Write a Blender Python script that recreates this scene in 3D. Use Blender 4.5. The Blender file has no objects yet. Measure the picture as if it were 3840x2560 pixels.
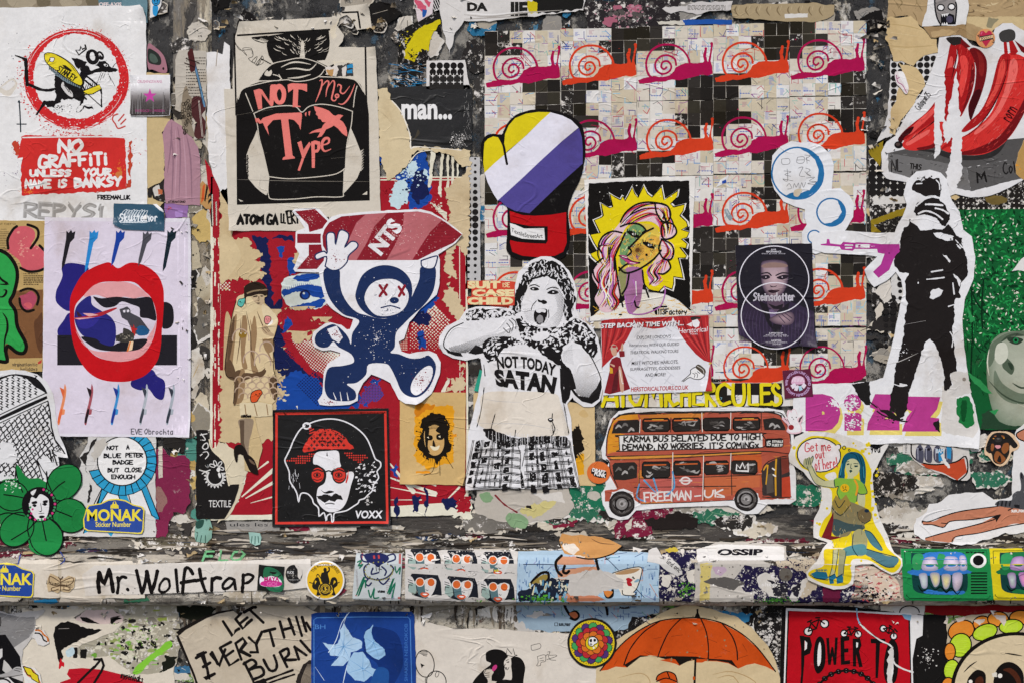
import bpy,bmesh,math,random
from mathutils import Vector,Matrix
from mathutils.geometry import tessellate_polygon
from mathutils import noise as mnoise
# camera, sky, sun, exposure
SC=bpy.context.scene
S=0.0006
D=2.6
cam=bpy.data.cameras.new('camera')
camo=bpy.data.objects.new('camera',cam)
SC.collection.objects.link(camo)
camo.location=(0,-D,0)
camo.rotation_euler=(math.radians(90),0,0)
cam.sensor_fit='HORIZONTAL';cam.sensor_width=36
cam.lens=36*D/(3840*S)
cam.clip_start=0.05;cam.clip_end=200
SC.camera=camo
SUN_EL,SUN_AZ=math.radians(47),math.radians(200)
W=bpy.data.worlds.new('World');SC.world=W;W.use_nodes=True
wn=W.node_tree
sky=wn.nodes.new('ShaderNodeTexSky');sky.sky_type='NISHITA';sky.sun_disc=False
sky.sun_elevation=SUN_EL;sky.sun_rotation=SUN_AZ
sky.air_density=0.6;sky.dust_density=1.6;sky.ozone_density=0.6
wn.links.new(sky.outputs[0],wn.nodes['Background'].inputs[0])
wn.nodes['Background'].inputs[1].default_value=0.095
sun=bpy.data.lights.new('sun','SUN');sun.energy=1.5;sun.angle=math.radians(10);sun.color=(1,.97,.93)
suno=bpy.data.objects.new('sun',sun);SC.collection.objects.link(suno)
sdir=Vector((math.sin(SUN_AZ)*math.cos(SUN_EL),math.cos(SUN_AZ)*math.cos(SUN_EL),math.sin(SUN_EL)))
suno.rotation_euler=(-sdir).to_track_quat('-Z','Y').to_euler()
SC.view_settings.view_transform='Standard';SC.view_settings.look='None'
SC.view_settings.exposure=0.82;SC.view_settings.gamma=1
# colour, crops
def lin(c):return c/12.92 if c<=.04045 else((c+.055)/1.055)**2.4
_cc={}
def col(h):
 if not isinstance(h,str):return h
 if h not in _cc:
  a=0.0
  s=h
  if len(h)==5:s,a=h[:4],int(h[4],16)/15
  if len(s)==4:s='#'+''.join(c*2 for c in s[1:])
  if len(s)==8:a=int(s[7],16)/15;s=s[:7]
  _cc[h]=tuple(lin(int(s[i:i+2],16)/255)for i in(1,3,5))+(a,)
 return _cc[h]
CR={0:(0,0,1.6327),1:(0,0,.542),2:(700,0,.5421),3:(1700,0,.6803),4:(3000,0,.5742),5:(0,760,.5997),6:(700,760,.5102),7:(1600,900,.6122),8:(2150,640,.5868),9:(2950,600,.7013),10:(0,1350,.5933),11:(780,1350,.5931),12:(1750,1350,.5931),13:(2900,1450,.5293),14:(0,2000,.5527),15:(1200,2000,.5527),16:(2400,2000,.6122),20:(0,0,1)}
WHITE,BLACK,TAN,CREAM='#dedcd9','#1c1a19','#c8b388','#d8cfbe'
# relief of the wall: depth (towards the camera) by picture row
PR=[(-9999,0),(1950,0),(1985,.002),(2030,.006),(2052,.013),(2066,.026),(2078,.040),(2094,.049),(2112,.053),(2240,.054),(2254,.051),(2266,.043)]
CUTS=[1950,1960,1972,1985,2000,2015]+[2030+3*i for i in range(28)]+[2240,2247,2254,2258,2262,2266]
LOWER=.008
def prof(py):
 if py>=PR[-1][0]:return PR[-1][1]
 for(a,u),(b,v)in zip(PR,PR[1:]):
  if a<=py<=b:return u+(v-u)*(py-a)/(b-a)
def P(px,py,off,low=False):
 d=LOWER if low else prof(py)
 f=(D-d)/D
 return Vector(((px-1920)*S*f,-d-off,(1280-py)*S*f))
# materials
def nd(nt,typ,**kw):
 n=nt.nodes.new(typ)
 for k,v in kw.items():setattr(n,k,v)
 return n
def mathn(nt,op,a,b=None,c=None,clamp=False):
 n=nd(nt,'ShaderNodeMath',operation=op,use_clamp=clamp)
 for i,v in enumerate((a,b,c)):
  if v is None:continue
  if isinstance(v,(int,float)):n.inputs[i].default_value=v
  else:nt.links.new(v,n.inputs[i])
 return n.outputs[0]
def noisen(nt,vec,scale,detail=4,rough=.6,dist=0.0,stretch=None):
 if stretch:
  m=nd(nt,'ShaderNodeVectorMath',operation='MULTIPLY');nt.links.new(vec,m.inputs[0]);m.inputs[1].default_value=stretch
  vec=m.outputs[0]
 n=nd(nt,'ShaderNodeTexNoise');nt.links.new(vec,n.inputs['Vector'])
 n.inputs['Scale'].default_value=scale;n.inputs['Detail'].default_value=detail
 n.inputs['Roughness'].default_value=rough;n.inputs['Distortion'].default_value=dist
 return n.outputs['Fac']
def step(nt,v,lo,hi):
 n=nd(nt,'ShaderNodeMapRange',interpolation_type='SMOOTHSTEP');nt.links.new(v,n.inputs[0])
 n.inputs[1].default_value=lo;n.inputs[2].default_value=hi
 return n.outputs[0]
def mixc(nt,f,a,b,mode='MIX'):
 n=nd(nt,'ShaderNodeMix',data_type='RGBA',blend_type=mode)
 for i,v in((0,f),(6,a),(7,b)):
  if isinstance(v,(int,float)):n.inputs[i].default_value=v
  elif isinstance(v,tuple):n.inputs[i].default_value=v[:3]+(1,)
  else:nt.links.new(v,n.inputs[i])
 return n.outputs[2]
def grey(nt,v,lo,hi):
 n=nd(nt,'ShaderNodeMapRange');nt.links.new(v,n.inputs[0]);n.inputs[3].default_value=lo;n.inputs[4].default_value=hi
 c=nd(nt,'ShaderNodeCombineColor')
 for i in range(3):nt.links.new(n.outputs[0],c.inputs[i])
 return c.outputs[0]
def ridge(nt,pos,scale,w,stretch,seed):
 m=nd(nt,'ShaderNodeVectorMath',operation='ADD');nt.links.new(pos,m.inputs[0]);m.inputs[1].default_value=(seed,0,seed*.7)
 f=noisen(nt,m.outputs[0],scale,2,.45,.6,stretch)
 a=mathn(nt,'ABSOLUTE',mathn(nt,'SUBTRACT',f,.5))
 r=mathn(nt,'SUBTRACT',1,step(nt,a,0,w))
 k=step(nt,noisen(nt,m.outputs[0],scale*.8,1,.5,0),.5,.66)
 return mathn(nt,'MULTIPLY',r,k)
MATS={}
def paper_mat(name,rough=.82,wrinkle=1.0,dirt=1.0,spec=.05,scuff=1.0):
 m=bpy.data.materials.new(name);m.use_nodes=True;nt=m.node_tree
 b=nt.nodes['Principled BSDF']
 at=nd(nt,'ShaderNodeAttribute',attribute_name='Col')
 pos=nd(nt,'ShaderNodeNewGeometry').outputs['Position']
 c=at.outputs['Color']
# ink coverage and wear: pale specks where the print has rubbed off
 wn_=noisen(nt,pos,55,9,.78)
 big=noisen(nt,pos,7,3,.6)
 thr=mathn(nt,'ADD',wn_,mathn(nt,'MULTIPLY',mathn(nt,'SUBTRACT',big,.5),.35))
 rub=mathn(nt,'MULTIPLY',step(nt,thr,.62,.70),mathn(nt,'MAXIMUM',mathn(nt,'MULTIPLY',at.outputs['Alpha'],1.0),0.05*scuff))
 c=mixc(nt,rub,c,lin3('#c9c3b8'))
 wr2=mathn(nt,'MULTIPLY',step(nt,mathn(nt,'ADD',wn_,mathn(nt,'MULTIPLY',at.outputs['Alpha'],.13)),.63,.66),mathn(nt,'GREATER_THAN',at.outputs['Alpha'],.55))
 c=mixc(nt,wr2,c,lin3('#d3cdc4'))
# stains and grain
 st=noisen(nt,pos,5.5,7,.62,.4)
 c=mixc(nt,mathn(nt,'MULTIPLY',step(nt,st,.52,.74),.45*dirt),c,mixc(nt,1,c,lin3('#b9a483'),'MULTIPLY'))
 sp=noisen(nt,pos,210,5,.75)
 c=mixc(nt,mathn(nt,'MULTIPLY',step(nt,sp,.655,.70),.55*dirt),c,lin3('#4a443c'))
 c=mixc(nt,1,c,grey(nt,noisen(nt,pos,150,4,.7),.86,1.10),'MULTIPLY')
 c=mixc(nt,1,c,grey(nt,noisen(nt,pos,16,5,.65),1.0-.15*min(dirt,3),1.0+.11*min(dirt,2)),'MULTIPLY')
 nt.links.new(c,b.inputs['Base Color'])
 b.inputs['Roughness'].default_value=rough
 b.inputs['Specular IOR Level'].default_value=spec
 h=mathn(nt,'MULTIPLY',noisen(nt,pos,9,3,.5),.0040*wrinkle)
 h=mathn(nt,'ADD',h,mathn(nt,'MULTIPLY',noisen(nt,pos,42,4,.55,.3),.00115*wrinkle))
 h=mathn(nt,'ADD',h,mathn(nt,'MULTIPLY',ridge(nt,pos,7,.022,(.55,1,1.7),3.1),.0014*wrinkle))
 h=mathn(nt,'ADD',h,mathn(nt,'MULTIPLY',ridge(nt,pos,12,.026,(1.0,1,1.5),9.7),.0010*wrinkle))
 h=mathn(nt,'ADD',h,mathn(nt,'MULTIPLY',noisen(nt,pos,420,3,.6),.00016))
 bp=nd(nt,'ShaderNodeBump');bp.inputs['Distance'].default_value=1;bp.inputs['Strength'].default_value=.8
 nt.links.new(h,bp.inputs['Height']);nt.links.new(bp.outputs[0],b.inputs['Normal'])
 MATS[name]=m
 return m
def lin3(h):return col(h)[:3]
paper_mat('pasted_paper')
paper_mat('vinyl_sticker',rough=.4,wrinkle=.45,dirt=.6,spec=.3,scuff=.6)
paper_mat('gloss_poster',rough=.45,wrinkle=.8,dirt=.6,spec=.22)
paper_mat('old_paper',rough=.9,spec=.08,wrinkle=1.9,dirt=2.2,scuff=2.5)
def wall_mat(name,cols,scale=1.0,speck=1.0,seed=0.0,stretch=(1,1,1)):
 """Many coats of old paint: each coat shows where a noise has let it flake through."""
 m=bpy.data.materials.new(name);m.use_nodes=True;nt=m.node_tree
 b=nt.nodes['Principled BSDF']
 g=nd(nt,'ShaderNodeNewGeometry').outputs['Position']
 a=nd(nt,'ShaderNodeVectorMath',operation='ADD');nt.links.new(g,a.inputs[0]);a.inputs[1].default_value=(seed,0,seed*1.7)
 ms=nd(nt,'ShaderNodeVectorMath',operation='MULTIPLY');nt.links.new(a.outputs[0],ms.inputs[0]);ms.inputs[1].default_value=stretch
 pos=ms.outputs[0]
 c=lin3(cols[0][0]);hs=None
 for i,(h,sc,lo,hi)in enumerate(cols[1:]):
  o=nd(nt,'ShaderNodeVectorMath',operation='ADD');nt.links.new(pos,o.inputs[0]);o.inputs[1].default_value=(3.7*i,0,1.9*i)
  f=step(nt,noisen(nt,o.outputs[0],sc*scale,9,.72,.25),lo,hi)
  c=mixc(nt,mathn(nt,'MULTIPLY',f,.86),c,lin3(h))
  hh=mathn(nt,'MULTIPLY',f,.0012)
  hs=hh if hs is None else mathn(nt,'ADD',hs,hh)
 c=mixc(nt,mathn(nt,'MULTIPLY',step(nt,noisen(nt,pos,160,6,.8),.58,.66),.7*speck),c,lin3('#17140f'))
 c=mixc(nt,mathn(nt,'MULTIPLY',step(nt,noisen(nt,pos,120,6,.8,0,(1.3,1,.8)),.63,.68),.8*speck),c,lin3('#cfc8ba'))
 c=mixc(nt,1,c,grey(nt,noisen(nt,pos,26,8,.75),.35,1.4),'MULTIPLY')
 nt.links.new(c,b.inputs['Base Color']);b.inputs['Roughness'].default_value=.75
 h=mathn(nt,'ADD',hs,mathn(nt,'MULTIPLY',noisen(nt,pos,60,7,.7),.004))
 h=mathn(nt,'ADD',h,mathn(nt,'MULTIPLY',noisen(nt,pos,12,4,.6),.006))
 bp=nd(nt,'ShaderNodeBump');bp.inputs['Distance'].default_value=1;bp.inputs['Strength'].default_value=.9
 nt.links.new(h,bp.inputs['Height']);nt.links.new(bp.outputs[0],b.inputs['Normal'])
 MATS[name]=m
 return m
wall_mat('dark_flaking_paint',[('#262422',),('#8f8a80',7,.50,.56),('#2b4a5c',9,.56,.62),('#c2b8a4',10,.56,.60),('#1d1b1a',6,.54,.60),('#2f7ea3',14,.635,.66),('#d0cabd',18,.62,.65),('#1d1b1a',22,.55,.59),('#3b8fbd',30,.67,.69)],scale=1.3,stretch=(1,1,.7))
wall_mat('stile_paint',[('#8b7f6b',),('#6f6a63',8,.48,.56),('#c9bda4',7,.53,.58),('#26221f',9,.52,.56),('#b99b5f',11,.62,.65),('#4f7f74',9,.64,.67),('#ddd6c8',20,.60,.63)],seed=4.1,scale=1.5,stretch=(1.5,1,.4))
wall_mat('ledge_paint',[('#aca291',),('#6a645b',9,.52,.60),('#cdc4b3',8,.50,.58),('#6e2234',12,.66,.69),('#25211f',16,.60,.63),('#d9d3c7',24,.585,.62)],seed=8.3,stretch=(.55,1,1.4))
wall_mat('rail_paint',[('#3b352e',),('#777064',8,.50,.58),('#1c1916',9,.50,.57),('#b3a996',11,.585,.62),('#5a1a28',9,.62,.66),('#2d5f4c',9,.655,.69),('#c9c0b0',26,.60,.64)],seed=5.3,stretch=(.4,1,1.7))
wall_mat('low_wall_paint',[('#b7ae9c',),('#5f5b54',8,.49,.55),('#2a2825',10,.54,.58),('#d8d2c4',9,.55,.6),('#6fae3a',9,.645,.68),('#5c3a2a',14,.62,.66)],seed=2.6)
m=bpy.data.materials.new('dull_steel');m.use_nodes=True;nt=m.node_tree;b=nt.nodes['Principled BSDF']
pp=nd(nt,'ShaderNodeNewGeometry').outputs['Position']
nt.links.new(mixc(nt,step(nt,noisen(nt,pp,90,6,.7),.5,.66),lin3('#6d665c'),lin3('#4a3a2c')),b.inputs['Base Color'])
b.inputs['Metallic'].default_value=.6;b.inputs['Roughness'].default_value=.55;MATS['dull_steel']=m
# drawing kit
R=random.Random(7)
def nums(s):
 if isinstance(s,str):
  v=[float(x)for x in s.replace(',',' ').split()]
  return[(v[i],v[i+1])for i in range(0,len(v)-1,2)]
 return list(s)
def smooth(p,closed=True,n=5):
 out=[];L=len(p)
 if L<3:return p
 rng=range(L)if closed else range(L-1)
 for i in rng:
  if closed:a,b,c,d=p[i-1],p[i],p[(i+1)%L],p[(i+2)%L]
  else:a,b,c,d=p[max(i-1,0)],p[i],p[i+1],p[min(i+2,L-1)]
  for k in range(n):
   t=k/n;t2=t*t;t3=t2*t
   out.append(tuple(.5*(2*b[j]+(c[j]-a[j])*t+(2*a[j]-5*b[j]+4*c[j]-d[j])*t2+(3*b[j]-a[j]-3*c[j]+d[j])*t3)for j in(0,1)))
 if not closed:out.append(p[-1])
 return out
def torn(p,amp=3,step_=9,rnd=None,closed=True):
 """A ragged outline: break each edge up and push the points in and out."""
 rnd=rnd or R;out=[];L=len(p)
 for i in range(L if closed else L-1):
  (x0,y0),(x1,y1)=p[i],p[(i+1)%L]
  d=math.hypot(x1-x0,y1-y0);n=max(1,int(d/step_))
  nx,ny=-(y1-y0)/(d+1e-6),(x1-x0)/(d+1e-6)
  ph=rnd.random()*99
  for k in range(n):
   t=k/n
   o=amp*(1.3*mnoise.noise((ph+k*.35,ph*.3,0))+.7*mnoise.noise((ph+k*1.1,7,0)))
   out.append((x0+(x1-x0)*t+nx*o,y0+(y1-y0)*t+ny*o))
 if not closed:out.append(p[-1])
 return out
def inside(x,y,poly):
 r=False;j=len(poly)-1
 for i in range(len(poly)):
  xi,yi=poly[i];xj,yj=poly[j]
  if(yi>y)!=(yj>y)and x<(xj-xi)*(y-yi)/(yj-yi)+xi:r=not r
  j=i
 return r
_fc={}
def font_mesh(s,bold,shear):
 k=(s,bold,shear)
 if k not in _fc:
  cu=bpy.data.curves.new('t','FONT');cu.body=s;cu.offset=bold;cu.shear=shear;cu.resolution_u=3;cu.fill_mode='FRONT'
  ob=bpy.data.objects.new('t',cu);SC.collection.objects.link(ob)
  dg=bpy.context.evaluated_depsgraph_get()
  me=ob.evaluated_get(dg).to_mesh()
  vs=[(v.co.x,-v.co.y)for v in me.vertices];fs=[tuple(f.vertices)for f in me.polygons]
  ob.evaluated_get(dg).to_mesh_clear()
  bpy.data.objects.remove(ob);bpy.data.curves.remove(cu)
  _fc[k]=(vs,fs)
 return _fc[k]
# single-stroke handwriting: points on an 8 x 8 grid, '~' = curved, '|' = next stroke
G={'A':'08 40 88|15 75','B':'00 08|~00 61 52 03|~03 84 76 08','C':'~81 40 03 06 48 87','D':'00 08|~00 62 84 66 08','E':'80 00 08 88|04 64','F':'80 00 08|04 64','G':'~81 30 03 07 48 87 85|55 85','H':'00 08|80 88|04 84','I':'40 48','J':'~60 66 38 06','K':'00 08|70 04 88','L':'00 08 78','M':'08 10 45 70 88','N':'08 00 88 80','O':'~40 12 05 38 66 83 60 40','P':'08 00|~00 71 63 04','Q':'~40 12 05 38 66 83 60 40|55 88','R':'08 00|~00 71 63 04|04 88','S':'~81 40 12 44 75 57 08','T':'00 80|40 48','U':'~00 06 38 76 80','V':'00 48 80','W':'00 28 42 68 80','X':'00 88|80 08','Y':'00 44 80|44 38','Z':'00 80 08 88','0':'~40 03 05 48 85 83 40','1':'22 40 48','2':'~02 30 72 08|08 88','3':'~01 50 62 34|~34 75 58 07','4':'60 05 85|60 68','5':'70 10 14|~14 74 77 38 07','6':'~60 05 48 75 44 06','7':'00 80 38','8':'~40 12 44 76 48 16 44 72 40','9':'~73 40 12 34 72 68','.':'~37 47 48 38',',':'47 39','!':'40 45|47 48',"'":'40 42','-':'14 74','_':'08 88','/':'80 08','?':'~02 30 72 45|47 48','#':'20 18|60 58|03 83|06 86','@':'~65 44 36 66 63 32 15 48 77',':':'43 44|47 48','a':'~73 33 16 38 76|72 78','b':'10 18|~14 53 76 58 18','c':'~74 43 15 38 77','d':'70 78|~74 33 16 38 77','e':'~15 75 43 15 38 77','f':'~70 41 38|13 73','g':'~74 33 16 47 75|~73 79 38','h':'10 18|~15 44 75 78','i':'43 48|41 41','j':'~53 58 29|51 51','k':'10 18|63 15 78','l':'40 48','m':'03 08|~04 23 38|~34 63 88','n':'13 18|~15 43 75 78','o':'~43 15 38 75 43','p':'13 19|~14 63 75 57 17','q':'73 79|~74 33 16 47 76','r':'13 18|~15 43 74','s':'~74 33 24 66 48 17','t':'41 47 68|13 73','u':'~13 17 48 74|73 78','v':'13 48 83','w':'03 28 44 68 83','x':'13 78|73 18','y':'~13 26 55 73|74 39','z':'13 73 18 78'}
NARROW={'I':.35,'i':.4,'l':.4,'.':.4,"'":.35,',':.4,'!':.4,' ':.6,'1':.6,'j':.6,'f':.75,'t':.75,'r':.8,'M':1.2,'W':1.3,'m':1.2,'w':1.2,':':.4}
ALL=[]
class T:
 """One thing on the wall: sheet(s) and printed parts, drawn in the pixel coordinates of a crop of the photograph."""
 def __init__(s,name,label,cat,layer,crop,group=None,mat='pasted_paper',low=False):
  s.name,s.label,s.cat,s.layer,s.group,s.mat,s.low=name,label,cat,layer,group,mat,low
  s.ox,s.oy,s.k=CR[crop];s.parts=[];s.cur=None;s.boxes=[];s.z=0;s.curls=[];ALL.append(s)
 def crop(s,c):s.ox,s.oy,s.k=CR[c];return s
 def curl(s,*cs):
# a lifted corner: centre, reach and height in crop pixels and metres
  for x,y,r,h in cs:s.curls.append((s.ox+x*s.k,s.oy+y*s.k,r*s.k,h))
  return s
 def px(s,pts):return[(s.ox+x*s.k,s.oy+y*s.k)for x,y in pts]
 def p(s,name,mat=None,label=None,sub=False):
  s.cur={'name':name,'items':[],'mat':mat or s.mat,'label':label,'sub':sub};s.parts.append(s.cur);return s
 def add(s,vs,fs,c,zs=None):
# each mark lies just above the highest mark it overlaps
  a,b=min(v[0]for v in vs),max(v[0]for v in vs);e,f=min(v[1]for v in vs),max(v[1]for v in vs)
  lv=1+max((q[4]for q in s.boxes if q[0]<b and q[2]>a and q[1]<f and q[3]>e),default=0)
  s.boxes.append((a,e,b,f,lv));z=s.z=s.layer*.0007+lv*8e-6
  s.cur['items'].append((vs,fs,c,[z]*len(vs)if zs is None else[z+q for q in zs]))
 def sheet(s,c,pts,name='sheet',sm=0,rag=.7,stp=14,mat=None,thick=.0007):
  """The paper itself: a face with a rim down to the layer below."""
  if s.cur is None or s.cur['name']!=name:s.p(name,mat)
  q=s.px(nums(pts))
  if sm:q=smooth(q,True,4)
  if rag:q=torn(q,max(rag,1.1)*1.25,stp)
  s.fill(q,c)
  z=s.z;n=len(q)
  s.cur['items'].append((q+q,[(i,(i+1)%n,n+(i+1)%n,n+i)for i in range(n)],'#cfc9bd',[z]*n+[z-thick]*n))
  return s
 def fill(s,q,c,holes=()):
  loops=[[Vector((x,y,0))for x,y in l]for l in[q,*holes]]
  vs=[p for l in[q,*holes]for p in l]
  s.add(vs,tessellate_polygon(loops),c)
 def g(s,c,pts,sm=0,rag=0,stp=6,holes=()):
  q=s.px(nums(pts))
  if sm:q=smooth(q,True,4)
  if rag:q=torn(q,rag,stp)
  hs=[]
  for h in holes:
   h=s.px(nums(h));h=smooth(h,True,4)if sm else h
   hs.append(torn(h,rag,stp)if rag else h)
  s.fill(q,c,hs);return s
 def gs(s,c,*polys,**kw):
  for q in polys:s.g(c,q,**kw)
  return s
 def rib(s,q,w,c,taper=0,rag=0):
  """A brush or pen line as a ribbon; q is already in picture pixels."""
  if w<5:w*=1.25
  cl=[q[0]]
  for p in q[1:]:
   if math.hypot(p[0]-cl[-1][0],p[1]-cl[-1][1])>.05:cl.append(p)
  q=cl
  if len(q)==1:q=[q[0],(q[0][0]+w*.2,q[0][1]+w*.2)]
  n=len(q);vs=[];zs=[];fs=[];dirs=[]
  for i in range(n):
   a,b=q[max(i-1,0)],q[min(i+1,n-1)]
   d=math.hypot(b[0]-a[0],b[1]-a[1])or 1
   nx,ny=-(b[1]-a[1])/d,(b[0]-a[0])/d
   if 0<i<n-1:
    e=math.hypot(q[i][0]-a[0],q[i][1]-a[1])or 1
    mx,my=-(q[i][1]-a[1])/e,(q[i][0]-a[0])/e
    k=min(1.7,1/max(.3,nx*mx+ny*my))
   else:k=1
   dirs.append((nx*k,ny*k,(b[0]-a[0])/d,(b[1]-a[1])/d))
  sec=[]
  h=w/2
  def wd(t):
   f=1
   if taper==1:f=1-.85*t
   elif taper==2:f=.25+.75*math.sin(math.pi*min(1,max(0,t)))
   elif taper==3:f=.3+.7*t
   return h*f*(1+(rag*(R.random()-.5)if rag else 0))
  nx,ny,tx,ty=dirs[0];f=wd(0)
  sec+=[(q[0][0]-tx*f*.8,q[0][1]-ty*f*.8,nx,ny,f*.35),(q[0][0]-tx*f*.35,q[0][1]-ty*f*.35,nx,ny,f*.85)]
  for i in range(n):sec.append((q[i][0],q[i][1],dirs[i][0],dirs[i][1],wd(i/(n-1))))
  nx,ny,tx,ty=dirs[-1];f=wd(1)
  sec+=[(q[-1][0]+tx*f*.35,q[-1][1]+ty*f*.35,nx,ny,f*.85),(q[-1][0]+tx*f*.8,q[-1][1]+ty*f*.8,nx,ny,f*.35)]
  for i,(x,y,nx,ny,f)in enumerate(sec):
   vs+=[(x+nx*f,y+ny*f),(x-nx*f,y-ny*f)];zs+=[i*4e-8]*2
   if i:fs.append((2*i-2,2*i-1,2*i+1,2*i))
  s.add(vs,fs,c,zs)
 def l(s,c,w,pts,sm=True,taper=0,rag=0,closed=False):
  q=s.px(nums(pts))
  if closed:q=q+[q[0]]
  if sm:q=smooth(q,False,4)
  s.rib(q,w*s.k,c,taper,rag);return s
 def ls(s,c,w,*lines,**kw):
  for q in lines:s.l(c,w,q,**kw)
  return s
 def ell(s,cx,cy,rx,ry=None,rot=0,n=26,jit=0):
  ry=ry or rx;a=math.radians(rot);ca,sa=math.cos(a),math.sin(a);o=[]
  for i in range(n):
   t=2*math.pi*i/n;j=1+jit*(R.random()-.5)
   x,y=rx*math.cos(t)*j,ry*math.sin(t)*j
   o.append((cx+x*ca-y*sa,cy+x*sa+y*ca))
  return o
 def d(s,c,cx,cy,rx,ry=None,rot=0,n=22,jit=0):
  s.fill(s.px(s.ell(cx,cy,rx,ry,rot,n,jit)),c);return s
 def ring(s,c,cx,cy,r,w,ry=None,rot=0,n=40,jit=0,a0=0,a1=360,taper=0):
  ry=ry or r;q=[]
  a=math.radians(rot);ca,sa=math.cos(a),math.sin(a)
  for i in range(n+1):
   t=math.radians(a0+(a1-a0)*i/n);j=1+jit*(R.random()-.5)
   x,y=r*math.cos(t)*j,ry*math.sin(t)*j
   q.append((cx+x*ca-y*sa,cy+x*sa+y*ca))
  s.rib(s.px(q),w*s.k,c,taper);return s
 def box(s,c,x0,y0,x1,y1,rag=0):return s.g(c,[(x0,y0),(x1,y0),(x1,y1),(x0,y1)],rag=rag)
 def frame(s,c,pts,w,sm=False):return s.l(c,w,nums(pts)+nums(pts)[:2],sm)
 def grad(s,pts,stops):
  """A printed colour ramp in a quad given as tl, tr, br, bl; stops = [(0..1 down, colour)]."""
  a,b,c,e=s.px(nums(pts));vs=[];cs=[];fs=[]
  L=lambda p,q,t:(p[0]+(q[0]-p[0])*t,p[1]+(q[1]-p[1])*t)
  for i,(t,h)in enumerate(stops):
   vs+=[L(a,e,t),L(b,c,t)];cs+=[col(h)]*2
   if i:fs.append((2*i-2,2*i-1,2*i+1,2*i))
  s.add(vs,fs,cs);return s
 def glow(s,cin,cout,pts,cx,cy,sm=True,f=.55):
  """A printed two-tone blend: rim colour to centre colour."""
  q=s.px(nums(pts));q=smooth(q,True,4)if sm else q;(cx,cy),=s.px([(cx,cy)])
  m=[(cx+(x-cx)*f,cy+(y-cy)*f)for x,y in q];n=len(q)
  vs=q+m+[(cx,cy)];ci,co=col(cin),col(cout);mid=tuple((a*.6+b*.4)for a,b in zip(ci,co))
  fs=[(i,(i+1)%n,n+(i+1)%n,n+i)for i in range(n)]+[(n+i,n+(i+1)%n,2*n)for i in range(n)]
  s.add(vs,fs,[co]*n+[mid]*n+[ci]);return s
 def dots(s,c,pts,pitch,rf,sm=0,rot=0,n=6,jit=0):
  """Halftone dots inside an outline; rf(u, v) gives the radius over the pitch."""
  q=s.px(nums(pts));q=smooth(q,True,4)if sm else q
  x0,x1=min(p[0]for p in q),max(p[0]for p in q);y0,y1=min(p[1]for p in q),max(p[1]for p in q)
  pt=pitch*s.k;a=math.radians(rot);ca,sa=math.cos(a),math.sin(a)
  cx,cy=(x0+x1)/2,(y0+y1)/2;m=int(math.hypot(x1-x0,y1-y0)/pt/2)+2
  vs,fs=[],[]
  for i in range(-m,m):
   for j in range(-m,m):
    u,v=i*pt,j*pt
    x,y=cx+u*ca-v*sa,cy+u*sa+v*ca
    if jit:x+=pt*jit*(R.random()-.5);y+=pt*jit*(R.random()-.5)
    if not(x0<x<x1 and y0<y<y1)or not inside(x,y,q):continue
    r=rf((x-x0)/(x1-x0),(y-y0)/(y1-y0))*pt
    if r<.25:continue
    b=len(vs)
    vs+=[(x+r*math.cos(6.2832*t/n),y+r*math.sin(6.2832*t/n))for t in range(n)]
    fs.append(tuple(range(b,b+n)))
  if vs:s.add(vs,fs,c)
  return s
 def spl(s,c,cx,cy,r0,r1,n,smin=.8,smax=4,ry=1,a0=0,a1=360):
  """Spatter around a point."""
  vs,fs=[],[]
  zs=[]
  for i in range(n):
   t=math.radians(a0+(a1-a0)*R.random());r=r0+(r1-r0)*R.random()**1.7
   x,y=cx+r*math.cos(t),cy+r*ry*math.sin(t);q=smin+(smax-smin)*R.random()**3
   b=len(vs);(x,y),=s.px([(x,y)]);q*=s.k
   vs+=[(x+q*(1+.5*R.random())*math.cos(6.2832*k/6),y+q*math.sin(6.2832*k/6))for k in range(6)]
   zs+=[(i%40)*5e-8]*6
   fs.append(tuple(range(b,b+6)))
  s.add(vs,fs,c,zs);return s
 def _put(s,vs,x0,y0,x1,y1,rot,warp):
  ax,bx=min(v[0]for v in vs),max(v[0]for v in vs);ay,by=min(v[1]for v in vs),max(v[1]for v in vs)
  a=math.radians(rot);ca,sa=math.cos(a),math.sin(a);cx,cy=(x0+x1)/2,(y0+y1)/2
  o=[]
  for x,y in vs:
   u,v=(x-ax)/(bx-ax or 1),(y-ay)/(by-ay or 1)
   if warp:o.append(warp(u,v));continue
   X,Y=x0+u*(x1-x0)-cx,y0+v*(y1-y0)-cy
   o.append((cx+X*ca-Y*sa,cy+X*sa+Y*ca))
  return s.px(o)
 def tx(s,t,x0,y0,x1,y1,c=BLACK,bold=0,shear=0,rot=0,warp=None):
  vs,fs=font_mesh(t,bold,shear)
  if vs:s.add(s._put(vs,x0,y0,x1,y1,rot,warp),fs,c)
  return s
 def hw(s,t,x0,y0,x1,y1,c=BLACK,w=8,jit=.5,rot=0,warp=None,gap=.32,rag=0,taper=0):
  """Hand lettering from the single-stroke alphabet, fitted to a box."""
  strokes=[];X=0
  for ch in t:
   if ch in G:
    wd=NARROW.get(ch,1)*.75;dy=(R.random()-.5)*jit*.08
    for st in G[ch].split('|'):
     cv=st[0]=='~';pts=[(int(a[0]),int(a[1]))for a in st.lstrip('~').split()]
     pts=[(X+(a/8)*wd+(R.random()-.5)*jit*.05,b/8+dy+(R.random()-.5)*jit*.05)for a,b in pts]
     if cv:pts=smooth(pts,False,4)
     else:pts=[(p[0]+(q[0]-p[0])*k/3,p[1]+(q[1]-p[1])*k/3)for p,q in zip(pts,pts[1:])for k in range(3)]+[pts[-1]]
     strokes.append(pts)
    X+=wd+gap*.6
   else:X+=NARROW.get(ch,.6)*.75
  flat=[p for st in strokes for p in st]
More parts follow.
